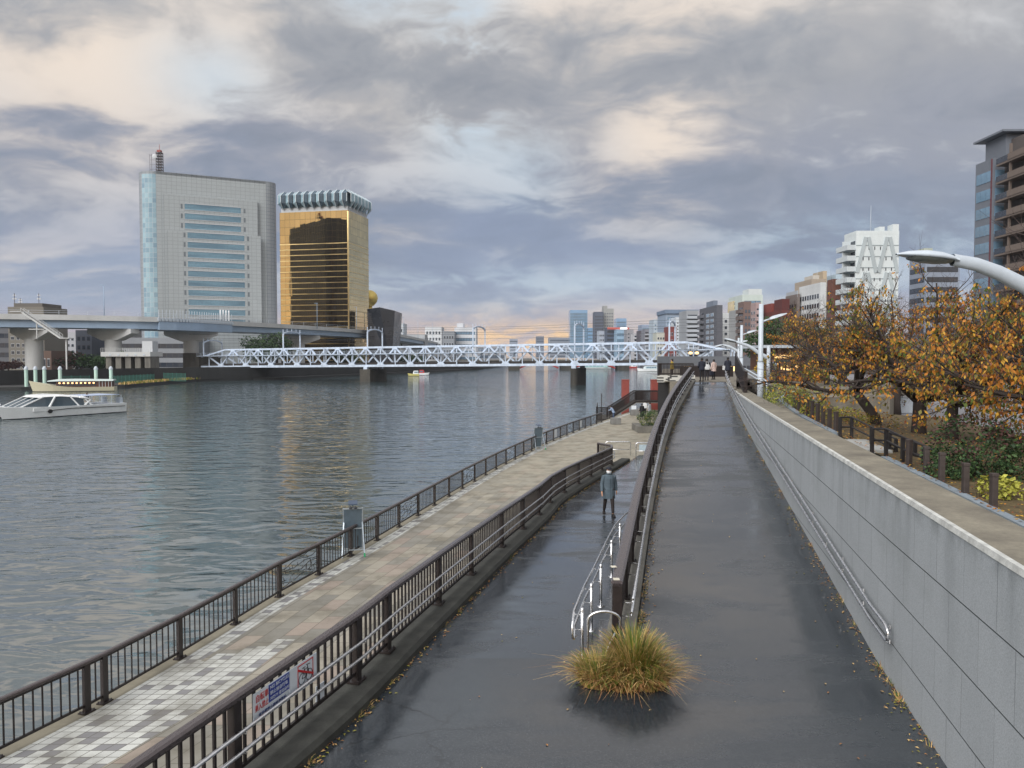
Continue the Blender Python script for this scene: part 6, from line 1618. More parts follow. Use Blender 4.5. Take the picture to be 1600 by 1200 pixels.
arc_lamp('large white street lamp arching in from the right edge over the wall', arm, (7.2, 8.92), 5.9, 8.6, (at_y(1496, 408, Yn), at_y(1400, 398, Yn)), .07, .15)
arc_lamp('white arched street lamp leaning left behind the tall straight lamp', [at_y(px, py, 50) for px, py in ((1201, 560), (1194, 556), (1186, 552), (1177, 545), (1168, 540), (1158, 536.5), (1150, 534.5))], at_y(1201, 550, 50)[:2], 7.03, at_y(1201, 540, 50)[2], (at_y(1151, 535, 50), at_y(1131, 529.5, 50)), .09, .22)
arc_lamp('small white arched lamp furthest away beyond the ramp top', [at_y(px, py, 76) for px, py in ((1157, 552), (1150, 547), (1142, 542.5), (1134, 540), (1129, 539))], at_y(1157, 550, 76)[:2], 7.03, at_y(1157, 548, 76)[2], (at_y(1130, 539, 76), at_y(1115, 543, 76)), .09, .24)
def post_lamp(label, px, pyb, Y, pyt, zb, arm0, arm1, r):
    x = at_y(px, 550, Y)[0]; zt = at_y(px, pyt, Y)[2]; root = thing('street_lamp', (x, Y, zb), label, 'street lamp', 'white street lamps along the riverside')
    m = MB(); h = zt - zb; m.tube([(x, Y, zb), (x, Y, zb + h*.42)], r, 14); m.tube([(x, Y, zb + h*.42), (x, Y, zb + h*.44), (x, Y, zt)], [r, r*.82, r*.74], 14); m.lathe([(r*1.5, 0), (r*1.5, .04), (r, .06)], (x, Y, zb), 12); m.build('pole', M['white_metal'], root)
    a, b = Vector(at_y(*arm0, Y)), Vector(at_y(*arm1, Y)); m = MB(); mid = a.lerp(b, .32); m.tube([a, mid], r*.32, 8); m.build('arm', M['white_metal'], root)
    m = MB(); d = (b - mid).normalized(); s_ = Vector((0, 1, 0)); u = d.cross(s_); u = u if u.z > 0 else -u; W2 = .17; vs = []
    for f, w_, h_ in ((0, .5, .06), (.25, 1, .1), (.7, 1, .08), (1, .35, .03)):
        c = mid.lerp(b, f)
        for sx, sz in ((-1, -.3), (1, -.3), (.7, 1), (-.7, 1)): vs.append(c + s_*sx*W2*w_ + u*sz*h_)
    m.add(vs, [(i*4+k, i*4+(k+1) % 4, (i+1)*4+(k+1) % 4, (i+1)*4+k) for i in range(3) for k in range(4)] + [(3, 2, 1, 0), (12, 13, 14, 15)]); m.build('lamp_head', M['white_metal'], root)
post_lamp('tall straight white street lamp standing behind the wall by the steps', 1188.5, 627, 36.7, 475, zpath(36.7), (1190, 503), (1229, 490), .145)
post_lamp('second straight white lamp post behind the dark fence by the steps', 1158.5, 580, 56, 508, 7.05, (1160, 523), (1182, 516), .13)
post_lamp('thin straight white lamp post just left of the second straight one', 1154, 580, 70, 528, 7.05, (1156, 535), (1168, 532.5), .12)
# ------------------------------------------------------------------ no bicycle sign on the path fence
def on_fence(px):
    k = (px - 800)/1200; lo, hi = 5.5, 14
    for _ in range(50):
        m_ = (lo + hi)/2
        if (MF(m_) + .06)/m_ < k: lo = m_
        else: hi = m_
    return (MF(lo) + .06, lo, zlow(lo) + KB)
a_, b_ = Vector(on_fence(388)), Vector(on_fence(489)); dv = b_ - a_; SL = dv.length; rzs = math.atan2(dv.y, dv.x)
sg = thing('prohibition_sign', a_, 'white two panel no bicycles sign in Japanese fixed to the path fence', 'sign', rz=rzs)
SW = mat('sign_white', srgb(222, 230, 238), .35, var=.05); SB = mat('sign_blue', srgb(36, 60, 150), .35, var=.06); SRd = mat('sign_red', srgb(196, 36, 40), .4, var=.06); SK_ = mat('sign_black', srgb(34, 36, 44), .4); SI = mat('sign_ink_blue', srgb(30, 52, 120), .4)
def SP(u, o, z): return (u, -o, z)      # local: u along the fence, o towards the path
def local_build(mb, name, m, parent):
    me = bpy.data.meshes.new(name); me.from_pydata(mb.v, [], mb.f); me.materials.append(m); o = bpy.data.objects.new(name, me); o.parent = parent; col.objects.link(o); return o
z0, z1 = .53, .875; us = SL*.54
def lbox(u0, u1, z0, z1, o0, o1, name, m, parent=sg): return local_build(MB().bx(u0, -o1, z0, u1, -o0, z1), name, m, parent)
def panel(u0, u1): return lbox(u0, u1, z0, z1, 0, .012, 'panel', SW)
p1, p2 = panel(0, us - .008), panel(us + .008, SL)
lbox(us*.40, us*.985, z0 + .135, z1 - .01, .0125, .015, 'blue_field', SB, p1)
def lettering(txt, u, z, size, m, parent, width=None):
    cu = bpy.data.curves.new('lettering', 'FONT'); cu.body = txt; cu.size = size; cu.extrude = .0012; cu.materials.append(m); cu.align_x = 'LEFT'
    cu.resolution_u = 2
    o = bpy.data.objects.new('lettering', cu); o.parent = parent; o.location = (u, -.0175, z); o.rotation_euler = (math.pi/2, 0, 0); col.objects.link(o)
    bpy.context.view_layer.update(); dg = bpy.context.evaluated_depsgraph_get()
    me = bpy.data.meshes.new_from_object(o.evaluated_get(dg)); w_ = o.dimensions.x; me.name = 'lettering'
    bpy.data.objects.remove(o); o = bpy.data.objects.new('lettering', me); col.objects.link(o); o.parent = parent; o.location = (u, -.0175, z); o.rotation_euler = (math.pi/2, 0, 0)
    if not me.materials: me.materials.append(m)
    if width and w_ > 0: o.scale.x = width/w_
    return o
lettering('自転車', us*.04, z1 - .105, .092, SRd, p1, us*.33); lettering('乗入禁止', us*.03, z1 - .205, .085, SRd, p1, us*.35)
lettering('NO BICYCLES', us*.43, z1 - .065, .058, SW, p1, us*.53); lettering('禁止骑自行车', us*.43, z1 - .128, .05, SW, p1, us*.5); lettering('자전거 출입금지', us*.43, z1 - .19, .045, SW, p1, us*.53)
lettering('東京都第六建設事務所', us*.12, z0 + .05, .06, SI, p1, us*.76)
# pictogram: red frame, bicycle, red bar
f0_, f1_ = us + (SL - us)*.28, us + (SL - us)*.86; zb, zt_ = z0 + .04, z1 - .02
m = MB()
for (ua, za_, ub, zb_) in ((f0_, zb, f1_, zb + .012), (f0_, zt_ - .012, f1_, zt_), (f0_, zb + .0121, f0_ + .012, zt_ - .0121), (f1_ - .012, zb + .0121, f1_, zt_ - .0121)): m.bx(ua, -.016, za_, ub, -.0125, zb_)
local_build(m, 'red_frame', SRd, p2)
m = MB(); W_b = f1_ - f0_; r_ = W_b*.2; c1, c2 = (f0_ + W_b*.27, zb + .1), (f0_ + W_b*.73, zb + .1)
for c in (c1, c2): m.tube([(c[0] + r_*math.cos(R(a)), -.0155, c[1] + r_*math.sin(R(a))) for a in range(0, 361, 20)], .0045, 5)
for pa, pb in (((c1), (c1[0] + .05, c1[1] + .09)), ((c1[0] + .05, c1[1] + .09), (c2[0] - .03, c2[1] + .1)), ((c2[0] - .04, c2[1] + .13), c2), ((c1[0] + .1, c1[1] - .005), (c2[0] - .03, c2[1] + .1)), ((c1[0] + .1, c1[1] - .005), (c1[0] + .04, c1[1] + .12)), (c1, (c1[0] + .1, c1[1] - .005)), ((c1[0] + .01, c1[1] + .125), (c1[0] + .07, c1[1] + .125)), ((c2[0] - .06, c2[1] + .14), (c2[0] + .02, c2[1] + .13))):
    m.tube([(pa[0], -.0155, pa[1]), (pb[0], -.0155, pb[1])], .0045, 5)
local_build(m, 'bicycle_pictogram', SK_, p2)
m = MB(); m.beam((f0_ + .006, -.021, zt_ - .05), (f1_ - .006, -.021, zb + .08), .004, .026); local_build(m, 'red_bar', SRd, p2)
st = thing('paper_sign', on_fence(505), 'small white notice low on the far side of the path fence bars', 'sign'); q = on_fence(507)
m = MB(); an = math.atan2(dv.y, dv.x); m.box((q[0] - .09, q[1], q[2] + .26), (.22, .006, .2), an); m.build('notice', SW, st)
# ------------------------------------------------------------------ A-frame boards with solar lamps
AL = mat('board_aluminium', srgb(186, 196, 204), .35, .6); BKb = mat('board_back', srgb(96, 112, 124), .45, var=.15); GRN = mat('green_foot', srgb(40, 150, 96), .5); SOL = mat('solar_panel', srgb(70, 84, 104), .15)
def aboard(label, px, py, s, rz):
    x, y, z = at(px, py, ZP); r = thing('sign_board', (x, y, z), label, 'sign board', 'folding boards along the river fence', rz)
    P = lambda u, v, w_: tuple(Matrix.Rotation(rz, 3, 'Z') @ Vector((u*s, v*s, w_*s)) + Vector((x, y, z)))
    def bm(m, a, b, w_, h_): m.beam(P(*a), P(*b), w_*s, h_*s)
    m = MB(); vs = [P(u, v, w_) for u, v, w_ in ((-.30, .42, .08), (.30, .42, .08), (.30, .02, 1.5), (-.30, .02, 1.5), (-.30, .45, .08), (.30, .45, .08), (.30, .05, 1.5), (-.30, .05, 1.5))]
    m.add(vs, [(0, 1, 2, 3), (5, 4, 7, 6), (0, 4, 5, 1), (2, 6, 7, 3), (1, 5, 6, 2), (0, 3, 7, 4)]); m.build('board', BKb, r)
    m = MB()
    for u in (-.31, .31): bm(m, (u, .46, .0), (u, .03, 1.54), .04, .04)
    bm(m, (-.31, .03, 1.52), (.31, .03, 1.52), .04, .04); bm(m, (-.31, .43, .1), (.31, .43, .1), .04, .04); m.build('board_frame', AL, r)
    for u in (-1, 1):
        m = MB(); bm(m, (u*.30, .1, 1.05), (u*.36, -.42, .02), .035, .035); m.build('leg', AL, r)
        m = MB(); bm(m, (u*.36, -.42, .0), (u*.355, -.38, .12), .05, .05); m.build('foot', GRN if u > 0 else AL, r)
    m = MB(); bm(m, (-.31, .05, .85), (.31, .05, .85), .03, .03); bm(m, (-.345, -.3, .22), (.345, -.3, .22), .03, .03); m.build('cross_bar', AL, r)
    m = MB(); vs = [P(u, v, w_) for u, v, w_ in ((-.15, -.1, 1.66), (.15, -.1, 1.66), (.15, .16, 1.74), (-.15, .16, 1.74), (-.15, -.1, 1.69), (.15, -.1, 1.69), (.15, .16, 1.77), (-.15, .16, 1.77))]
    m.add(vs, [(3, 2, 1, 0), (4, 5, 6, 7), (0, 1, 5, 4), (1, 2, 6, 5), (2, 3, 7, 6), (3, 0, 4, 7)]); bm(m, (0, .03, 1.52), (0, .03, 1.68), .03, .03); m.build('solar_panel', SOL, r)
    for u in (-.08, .08): m = MB(); m.lathe([(.0, 0), (.045*s, .01*s), (.05*s, .06*s), (0, .09*s)], P(u, -.06, 1.52), 10); m.build('spotlight', SK_, r)
aboard('grey backed folding board with a solar lamp standing at the river fence, nearer one', 552, 866, 1.0, .22)
aboard('grey backed folding board with a solar lamp standing at the river fence, farther one', 842, 702, 1.0, .3)
for px, py, lb in ((1, 0, 'small white notice on the river fence past the farther board'), (2, 0, 'small pale notice on the river fence near the stone blocks')):
    pxx = 881 if px == 1 else 919; x, y, z = at(pxx, 688 if px == 1 else 672, ZP); x = RF(y) + .06
    r = thing('paper_sign', (x, y, z), lb, 'sign', 'small white notices on the fences'); m = MB(); m.box((x, y, z + .55), (.5, .02, .6), R(62)); m.build('notice', SW, r)
# ------------------------------------------------------------------ hoop barriers at the end of the lower path
def barrier(label, pxa, pxb, py, h, board=False):
    a, b = Vector(at(pxa, py, ZP + .02)), Vector(at(pxb, py, ZP + .02)); r = thing('hoop_barrier', (a + b)/2, label, 'barrier', 'steel barriers at the end of the lower path')
    d = (b - a).normalized(); rad = .14; up = lambda p, z: Vector((p.x, p.y, p.z + z))
    pts = [up(a, -.05), up(a, h - rad)] + [up(a + d*rad*(1 - math.cos(R(t_))), h - rad + rad*math.sin(R(t_))) for t_ in (30, 60, 90)] + [up(b - d*rad*(1 - math.cos(R(t_))), h - rad + rad*math.sin(R(t_))) for t_ in (90, 60, 30)] + [up(b, h - rad), up(b, -.05)]
    m = MB(); m.tube(pts, .038, 10); m.build('hoop', M['steel'], r)
    m = MB(); m.tube([up(a, h*.42), up(b, h*.42)], .025, 8); m.build('cross_bar', M['steel'], r)
    if board: m = MB(); c = (a + b)/2 + d*.1; m.box(up(c, h*.66) + Vector((0, .05, 0)), ((b - a).length*.8, .02, h*.42), math.atan2(d.y, d.x)); m.build('notice_board', mat('notice_pale_blue', srgb(186, 204, 214), .4), r)
barrier('steel hoop barrier at the end of the lower path, left one', 946, 985, 711, .88)
barrier('steel hoop barrier with a pale notice board beside the ramp base', 993.5, 1022, 714, .92, True)
# stone blocks
M['stone'] = mat('rough_stone', srgb(122, 122, 120), .9, var=.25, scale=3, bump=.5, bscale=20)
def block(label, pxa, pxb, pyb, pyt):
    a, b = at(pxa, pyb, ZP), at(pxb, pyb, ZP); h = (pyb - pyt)/1200*a[1]; m = MB(); m.box(((a[0]+b[0])/2, a[1] + .5, ZP + h/2), (b[0] - a[0], 1.0, h))
    o = m.build('stone_block', M['stone'], bevel=.03); tag(o, label, 'stone block', 'grey stone blocks on the promenade')
block('grey stone block seat in front of the leaning person', 955.5, 970.5, 663.5, 653.5); block('grey stone block seat before the group of visitors', 986.5, 999, 649.5, 640.5)
# ------------------------------------------------------------------ boat landing
lx = lambda px, Y: at_y(px, 600, Y)[0]
ld = thing('boat_landing', (lx(980, 92), 92, 0), 'brown railed boat landing with a sloping gangway beyond the promenade fence', 'landing stage')
m = MB(); m.prism([(lx(931, 88), 88), (lx(1000, 88), 88), (lx(1010, 97), 97), (lx(934, 97), 97)], .1, 1.5); m.build('pontoon', M['conc_dark'], ld)
def rail_line(m, a, b, h, n):
    a, b = Vector(a), Vector(b)
    for hh in (h, .1): m.beam(a + Vector((0, 0, hh)), b + Vector((0, 0, hh)), .08, .09)
    for k in range(n+1): c = a.lerp(b, k/n); m.beam(c, c + Vector((0, 0, h)), .05, .05)
m = MB(); A1, A2, A3 = (lx(932, 88), 88, 1.5), (lx(950, 88), 88, 1.5), (lx(934, 97), 97, 1.5)
rail_line(m, A1, A2, 1.5, 16); rail_line(m, A1, A3, 1.5, 24); m.build('pontoon_railing', M['brown_bar'], ld)
G1, G2 = Vector((lx(950, 89), 89, 1.6)), Vector((lx(992, 89), 89, 3.6)); G3 = Vector((lx(1030, 89), 89, 3.6))
m = MB(); m.beam(G1, G2, 2.0, .2); m.beam(G2, G3, 2.0, .2); m.build('gangway', M['conc_dark'], ld)
for o_ in (-1.0, 1.0): m = MB(); rail_line(m, G1 + Vector((0, o_, 0)), G2 + Vector((0, o_, 0)), 1.25, 40); rail_line(m, G2 + Vector((0, o_, 0)), G3 + Vector((0, o_, 0)), 1.25, 30); m.build('gangway_railing', M['brown_bar'], ld)
m = MB(); q = (lx(990.5, 87), 87, 2.9); m.box(q, (.55, .05, .75)); m.build('white_notice', SW, ld)
m = MB(); m.tube([(lx(940, 88), 88, 1.5), (lx(940, 88), 88, 4.6)], .05, 6); m.build('pole', M['brown_bar'], ld)
PR_ = mat('faded_red_steel', srgb(150, 76, 68), .55, var=.2, scale=1.5)
for px, lb in ((977, 'tall red steel guide pile beyond the landing gangway'), (1022.5, 'red steel guide pile close beside the viewing deck')):
    x = lx(px, 93); zt_ = at_y(px, 594, 93)[2]; r = thing('guide_pile', (x, 93, 0), lb, 'guide pile', 'red guide piles at the landing')
    m = MB(); m.box((x, 93, (zt_ - 2)/2), (.85, .85, zt_ + 2)); m.build('shaft', PR_, r, bevel=.03); m = MB(); m.box((x, 93, zt_ + .04), (.9, .9, .1)); m.build('cap', PR_, r)
# ------------------------------------------------------------------ viewing deck left of the ramp top
vd = thing('viewing_deck', (12.5, 59, ZP), 'dark walled viewing deck with a mosaic parapet and railing beside the ramp top', 'viewing deck')
x0 = at_y(1028, 600, 57.8)[0]; xr = RL(56) + .25
m = MB(); m.prism([(x0, 57.8), (xr, 57.8), (xr, 61.5), (x0 + .85, 61.5)], ZP - .2, 6.96); m.build('base_wall', mat('black_clad_wall', srgb(44, 44, 46), .7, var=.3, scale=.6), vd)
mm, t_, bs = new_mat('mosaic_parapet'); u_, v_, w_ = t_.sep(t_.new('ShaderNodeTexCoord').outputs['Object'])
rv, _, gv = cells(t_, t_.math('ADD', u_, v_), w_, .3, .11, .5); t_.put(bs.inputs['Base Color'], t_.mix(t_.math('GREATER_THAN', rv, .62), srgb(196, 196, 190), srgb(70, 70, 70)))
m = MB(); m.bx(x0 - .05, 57.7, 6.965, xr + .1, 57.95, 7.5); m.beam((x0 + .1, 57.96, 7.2325), (x0 + .95, 61.5, 7.2325), .25, .535); m.build('parapet', mm, vd)
m = MB(); rail_line(m, (x0, 57.83, 7.5), (xr, 57.83, 7.5), .85, 26); rail_line(m, (x0 + .08, 57.9, 7.5), (x0 + .93, 61.4, 7.5), .85, 24); m.build('railing', M['brown_bar'], vd)
# brown plank walls, low station building and glass shelter beyond the ramp top
pf = thing('plank_fence', (15, 68, 7.06), 'brown plank fence closing off the plaza behind the people on the ramp', 'fence')
m = MB(); xa, xb = at_y(1062, 590, 68)[0], at_y(1146, 590, 68)[0]
for k in range(40): x = lerp(xa, xb, k/40); m.bx(x, 68, 7.1, lerp(xa, xb, (k + .9)/40), 68.06, 8.0)
m.build('planks', M['brown'], pf); m = MB(); m.bx(xa, 67.95, 8.01, xb, 68.1, 8.09); m.build('top_rail', M['rail'], pf)
gsb = Bld('low dark station building with lit ceiling lamps under the bridge end', 1046, 1186, 566, 118, 10, (104, 108, 114), z0=5.2, group=RB); gsb.grid(1, 9, frame=1, fw=.86, fh=.62, lit=.18, z_lo=.2)
for px, Yk, lb in ((1079, 110, 'left one'), (1089, 110, 'right one')):
    q = at_y(px, 551.5, Yk); r = thing('ceiling_lamp', q, 'small glowing round lamp above the people at the ramp top, ' + lb, 'lamp', 'glowing lamps above the ramp top'); m = MB(); m.lathe([(0, -.22), (.26, -.1), (.3, 0), (.2, .16), (0, .2)], q, 10); m.build('globe', LIT, r); m = MB(); m.tube([(q[0], q[1], q[2] + .2), (q[0], q[1], q[2] + .55), (q[0], 118, q[2] + .55)], .04, 5); m.build('stem', M['black'], r)
# ------------------------------------------------------------------ steps, dark fence and hand rails beside the tall lamp
sf = thing('step_fence', (12.8, 42, zpath(42)), 'dark brown baluster fence at the top of the wall beside the steps', 'fence')
y0, y1 = 40.2, 49; m = MB()
rail_line(m, (WR(y0) + .35, y0, zpath(y0) + .15), (WR(y1) + .35, y1, 7.9), 1.2, 70); m.build('balusters', M['brown_bar'], sf)
m = MB(); m.box((WR(y0) + .4, y0, zpath(y0) + .68), (.16, .16, 1.4)); m.build('end_post', M['brown'], sf)
xs0, xs1 = 13.3, 14.5
sp = thing('steps', (xs0 + .8, 42, zpath(41)), 'dark stone steps rising left beside the tall straight street lamp', 'steps')
for k in range(5):
    m = MB(); m.bx(xs0, 41.2 + k*.42, zpath(40) - .2, xs1 - k*.16, 45.5, zpath(41) + .17*(k+1)); m.build('step', mat('step_stone', srgb(96, 92, 86), .85, var=.3, scale=3) if k == 0 else bpy.data.materials['step_stone'], sp)
sr = thing('steel_handrail', (xs1, 41.2, zpath(41)), 'white double handrail sloping down beside the dark stone steps', 'handrail')
for dz in (0, -.22):
    m = MB(); m.tube([at_y(1160, 575 + (5 if dz else 0), 45.2), at_y(1166, 577 + (5 if dz else 0), 45), at_y(1199, 596 + (6 if dz else 0), 41.4)], .04, 8); m.build('rail_bar', M['white_metal'], sr)
q = at_y(1198, 597, 41.4); m = MB(); m.tube([(q[0], q[1], zpath(41)), q], .035, 8); m.build('post', M['white_metal'], sr)
# boulders and tall yellowing shrub behind the steps
for k, (px, py, Y, s_, lb) in enumerate(((1170, 583, 52, .8, 'large grey boulder behind the handrail of the steps'), (1180, 588, 50, .6, 'smaller pale boulder right of the large boulder'))):
    q = at_y(px, py, Y); m = MB(); rn = random.Random(k + 40); rings = 8
    vs = []; 
    for i in range(rings + 1):
        th = math.pi*i/rings
        for j in range(12):
            v = Vector((math.sin(th)*math.cos(j*math.pi/6), math.sin(th)*math.sin(j*math.pi/6), math.cos(th))); vs.append(Vector((q[0], q[1], 7.2)) + v*s_*(1 + .3*mnoise.noise(v*1.6 + Vector((k*5, 0, 0)))))
    m.add(vs, [(i*12+j, i*12+(j+1) % 12, (i+1)*12+(j+1) % 12, (i+1)*12+j) for i in range(rings) for j in range(12)], 0, smooth=True); tag(m.build('boulder', M['stone']), lb, 'boulder', 'boulders behind the steps')
q = at_y(1196, 590, 53)
shrub('shrub', 'tall yellowing shrub between the tall lamp and the cafe', [(q[0] - .3, 53, 8.0, .4, .5, 1.0), (q[0] + .3, 53.2, 7.6, .35, .5, .6)], 1600, .11, [LEAF[1], LEAF[2], DG[4], LEAF[0], DG[3]], lambda r, nz, v: r.choice((0, 2, 0, 4, 1)), seed=17)
# ------------------------------------------------------------------ cafe
xa, xb = at_y(1205, 570, 57)[0], at_y(1292, 570, 57)[0]; zt_ = at_y(1230, 544, 57)[2]
cf = thing('cafe', ((xa + xb)/2, 57, 7.06), 'small brown cafe with glowing windows, dark awning and round white emblem', 'building')
CW = mat('cafe_brown_panel', srgb(98, 66, 50), .6, var=.2, scale=1.5, stretch=(6, 1, .3)); CD2 = mat('cafe_dark', srgb(46, 38, 34), .6)
m = MB(); m.bx(xa, 57.05, 7.06, xb, 62, zt_); m.build('wall', CW, cf)
m = MB(); m.bx(xa - .9, 56.0, zt_ + .01, xb + .6, 62.5, zt_ + .22); m.build('roof', M['white_metal'], cf)
def cx(px): return at_y(px, 570, 57)[0]
def cz(py): return at_y(1230, py, 57)[2]
for pa, pb in ((1210.5, 1222.5), (1223.5, 1236)):
    m = MB(); m.bx(cx(pa), 56.98, cz(559.5), cx(pb), 57.04, cz(554.5)); m.build('window', LIT, cf)
m = MB(); m.bx(cx(1207), 56.3, cz(565.5), cx(1237), 57.04, cz(562)); m.build('awning', mat('awning_green', srgb(44, 60, 56), .7), cf)
# shop front: flat panel and shelves glow in place of interior light; counter, hanging lamp
m = MB(); m.bx(cx(1208), 57.0, cz(594), cx(1237), 57.03, cz(566)); m.build('shop_front', mat('shop_interior_glow', srgb(120, 78, 46), .6, var=.5, scale=3, emit=srgb(255, 176, 92), es=.09), cf)
for pa, pb, ya_, yb_ in ((1211, 1216, 569.5, 567.5), (1219, 1222, 577, 572), (1224, 1236, 578.5, 575.5), (1229, 1233, 573, 570)):
    m = MB(); m.bx(cx(pa), 56.95, cz(ya_), cx(pb), 56.99, cz(yb_)); m.build('glowing_shelf', LIT, cf)
for px in (1208, 1218, 1227, 1237): m = MB(); m.bx(cx(px) - .05, 56.9, 7.06, cx(px) + .05, 56.98, cz(566)); m.build('mullion', CD2, cf)
m = MB(); m.bx(cx(1209), 56.6, 7.06, cx(1217), 56.9, cz(586)); m.build('counter', CD2, cf)
m = MB(); m.bx(cx(1239), 56.96, 7.06, cx(1250), 57.04, cz(575)); m.build('door', mat('cafe_door', srgb(126, 84, 56), .55), cf)
m = MB(); q = (cx(1243.5), 56.7, cz(572.5)); m.lathe([(0, -.13), (.12, -.06), (.14, 0), (.12, .06), (0, .13)], q, 10); m.build('wall_lamp', LIT, cf)
m = MB(); c = (cx(1244), 56.9, cz(554.5)); rr = .22
m.tube([(c[0] + rr*math.cos(R(a)), c[1], c[2] + rr*math.sin(R(a))) for a in range(0, 361, 18)], .022, 5)
m.tube([(c[0] - .13, c[1], c[2] + .02), (c[0] - .08, c[1], c[2] + .1), (c[0], c[1], c[2] + .04), (c[0] + .08, c[1], c[2] + .1), (c[0] + .13, c[1], c[2] + .02), (c[0], c[1], c[2] - .13), (c[0] - .13, c[1], c[2] + .02)], .016, 5)
m.build('emblem', M['white_metal'], cf)

# ------------------------------------------------------------------ people
SKIN = mat('skin', srgb(196, 152, 124), .55, var=.06); HAIRM = mat('black_hair', srgb(30, 26, 26), .5, var=.2)
def cloth(name, c): return mat(name, srgb(*c), .85, var=.2, scale=12, bump=.35, bscale=60)
def ring(c, rx, ry, n=14, yaw=0): return [(c[0] + rx*math.cos(2*math.pi*k/n), c[1] + ry*math.sin(2*math.pi*k/n), c[2]) for k in range(n)]
def skin_mesh(name, J, edges, mtl, parent, lv=2):
    names = list(J); me = bpy.data.meshes.new(name); me.from_pydata([J[k][0] for k in names], [(names.index(a), names.index(b)) for a, b in edges], [])
    o = bpy.data.objects.new(name, me); o.parent = parent; col.objects.link(o); me.materials.append(mtl)
    s_ = o.modifiers.new('Skin', 'SKIN'); s_.use_smooth_shade = True
    for i, k in enumerate(names): me.skin_vertices[0].data[i].radius = J[k][1] if isinstance(J[k][1], tuple) else (J[k][1], J[k][1])
    me.skin_vertices[0].data[0].use_root = True
    if lv: ss_ = o.modifiers.new('Subdivision', 'SUBSURF'); ss_.levels = 1; ss_.render_levels = lv
    return o
def person(label, loc, yaw, h, top, bottom, coat_len=.85, pose='stand', hair=True, cap=None, mask=False, shoes=None, fine=False, bottoms_wide=1.0, group=None):
    r = thing('person', loc, label, 'person', group, yaw); s = h/1.70; V = lambda x, y, z: (x*s, y*s, z*s)
    lean = .0; st = 0.0
    if pose == 'walk': st = .16
    if pose == 'lean': lean = .42
    def L(x, y, z):
        if lean and z > .92: y += (z - .92)*math.tan(lean); z = .92 + (z - .92)*math.cos(lean)
        return V(x, y, z)
    A = {'l': (-1, st), 'r': (1, -st)}
    J = {'pelvis': (V(0, 0, .94), .11*s), 'waist': (L(0, .0, 1.1), .105*s), 'chest': (L(0, -.01, 1.28), .12*s), 'neck': (L(0, 0, 1.44), .052*s), 'chin': (L(0, .03, 1.51), .062*s), 'head': (L(0, .015, 1.60), .086*s), 'crown': (L(0, .0, 1.665), .062*s)}
    E = [('pelvis', 'waist'), ('waist', 'chest'), ('chest', 'neck'), ('neck', 'chin'), ('chin', 'head'), ('head', 'crown')]
    for k, (sd, f) in A.items():
        arm = -f*.9
        J['hip' + k] = (V(sd*.095, f*.05, .88), .085*s); J['knee' + k] = (V(sd*.1, f*.75 + .02, .48), .055*s); J['ankle' + k] = (V(sd*.1, f*1.35 - (.05 if f < 0 else 0), .09 + (.03 if f < 0 else 0)), .033*s); J['toe' + k] = (V(sd*.112, f*1.35 + .08 - (.05 if f < 0 else 0), .045 + (.02 if f < 0 else 0)), .018*s)
        J['sh' + k] = (L(sd*.17, 0, 1.38), .06*s)
        if pose == 'lean': el, wr = L(sd*.24, .16, 1.22), L(sd*.16, .36, 1.18)
        elif pose == 'hold': el, wr = V(sd*.25, .02, 1.12), V(sd*.2, .17, 1.0)
        else: el, wr = V(sd*.25, arm*.25 - .02, 1.11), V(sd*.28, arm*.75 + .05, .87)
        J['el' + k] = (el, .043*s); J['wr' + k] = (wr, .027*s)
        d = (Vector(wr) - Vector(el)).normalized(); side = Vector((0, 1, 0)) - d*d.y; side.normalize()
        pm = Vector(wr) + d*.06*s; J['palm' + k] = (tuple(pm), (.034*s, .02*s))
        E += [('pelvis', 'hip' + k), ('hip' + k, 'knee' + k), ('knee' + k, 'ankle' + k), ('ankle' + k, 'toe' + k), ('chest', 'sh' + k), ('sh' + k, 'el' + k), ('el' + k, 'wr' + k), ('wr' + k, 'palm' + k)]
        if fine:
            for n_, (off, ln, cv) in enumerate(((-.03, .062, .2), (-.01, .078, .25), (.011, .073, .3), (.03, .056, .35))):
                b0 = pm + side*off*s + d*.03*s; m1 = b0 + d*ln*.55*s + Vector((-sd*cv*.02*s, 0, 0)); m2 = m1 + d*ln*.45*s + Vector((-sd*cv*.05*s, 0, 0))
                for q_, pt in enumerate((m1, m2)): J['f%d%d%s' % (n_, q_, k)] = (tuple(pt), .0085*s if q_ == 0 else .0068*s)
                E += [('palm' + k, 'f%d0%s' % (n_, k)), ('f%d0%s' % (n_, k), 'f%d1%s' % (n_, k))]
            t1 = pm + side*.05*s - d*.0*s; t2 = t1 + (side*.6 + d).normalized()*.035*s
            J['t0' + k] = (tuple(t1), .0105*s); J['t1' + k] = (tuple(t2), .008*s); E += [('palm' + k, 't0' + k), ('t0' + k, 't1' + k)]
    body = skin_mesh('body', J, E, SKIN, r)
    # face
    fm = MB(); hd = Vector(J['head'][0]); fw = Vector((0, math.cos(lean), -math.sin(lean)))
    for sx in (-1, 1): fm.lathe([(0, -.009*s), (.011*s, 0), (0, .009*s)], hd + Vector((sx*.031*s, 0, .004*s)) + fw*.083*s, 6)
    local_build(fm, 'eyes', HAIRM, r)
    fm = MB(); n0 = hd + fw*.084*s; fm.add([n0 + Vector((0, 0, .0)), n0 + Vector((-.015*s, 0, -.035*s)), n0 + Vector((.015*s, 0, -.035*s)), n0 + fw*.022*s + Vector((0, 0, -.032*s))], [(0, 1, 3), (0, 3, 2), (1, 2, 3)]); local_build(fm, 'nose', SKIN, r)
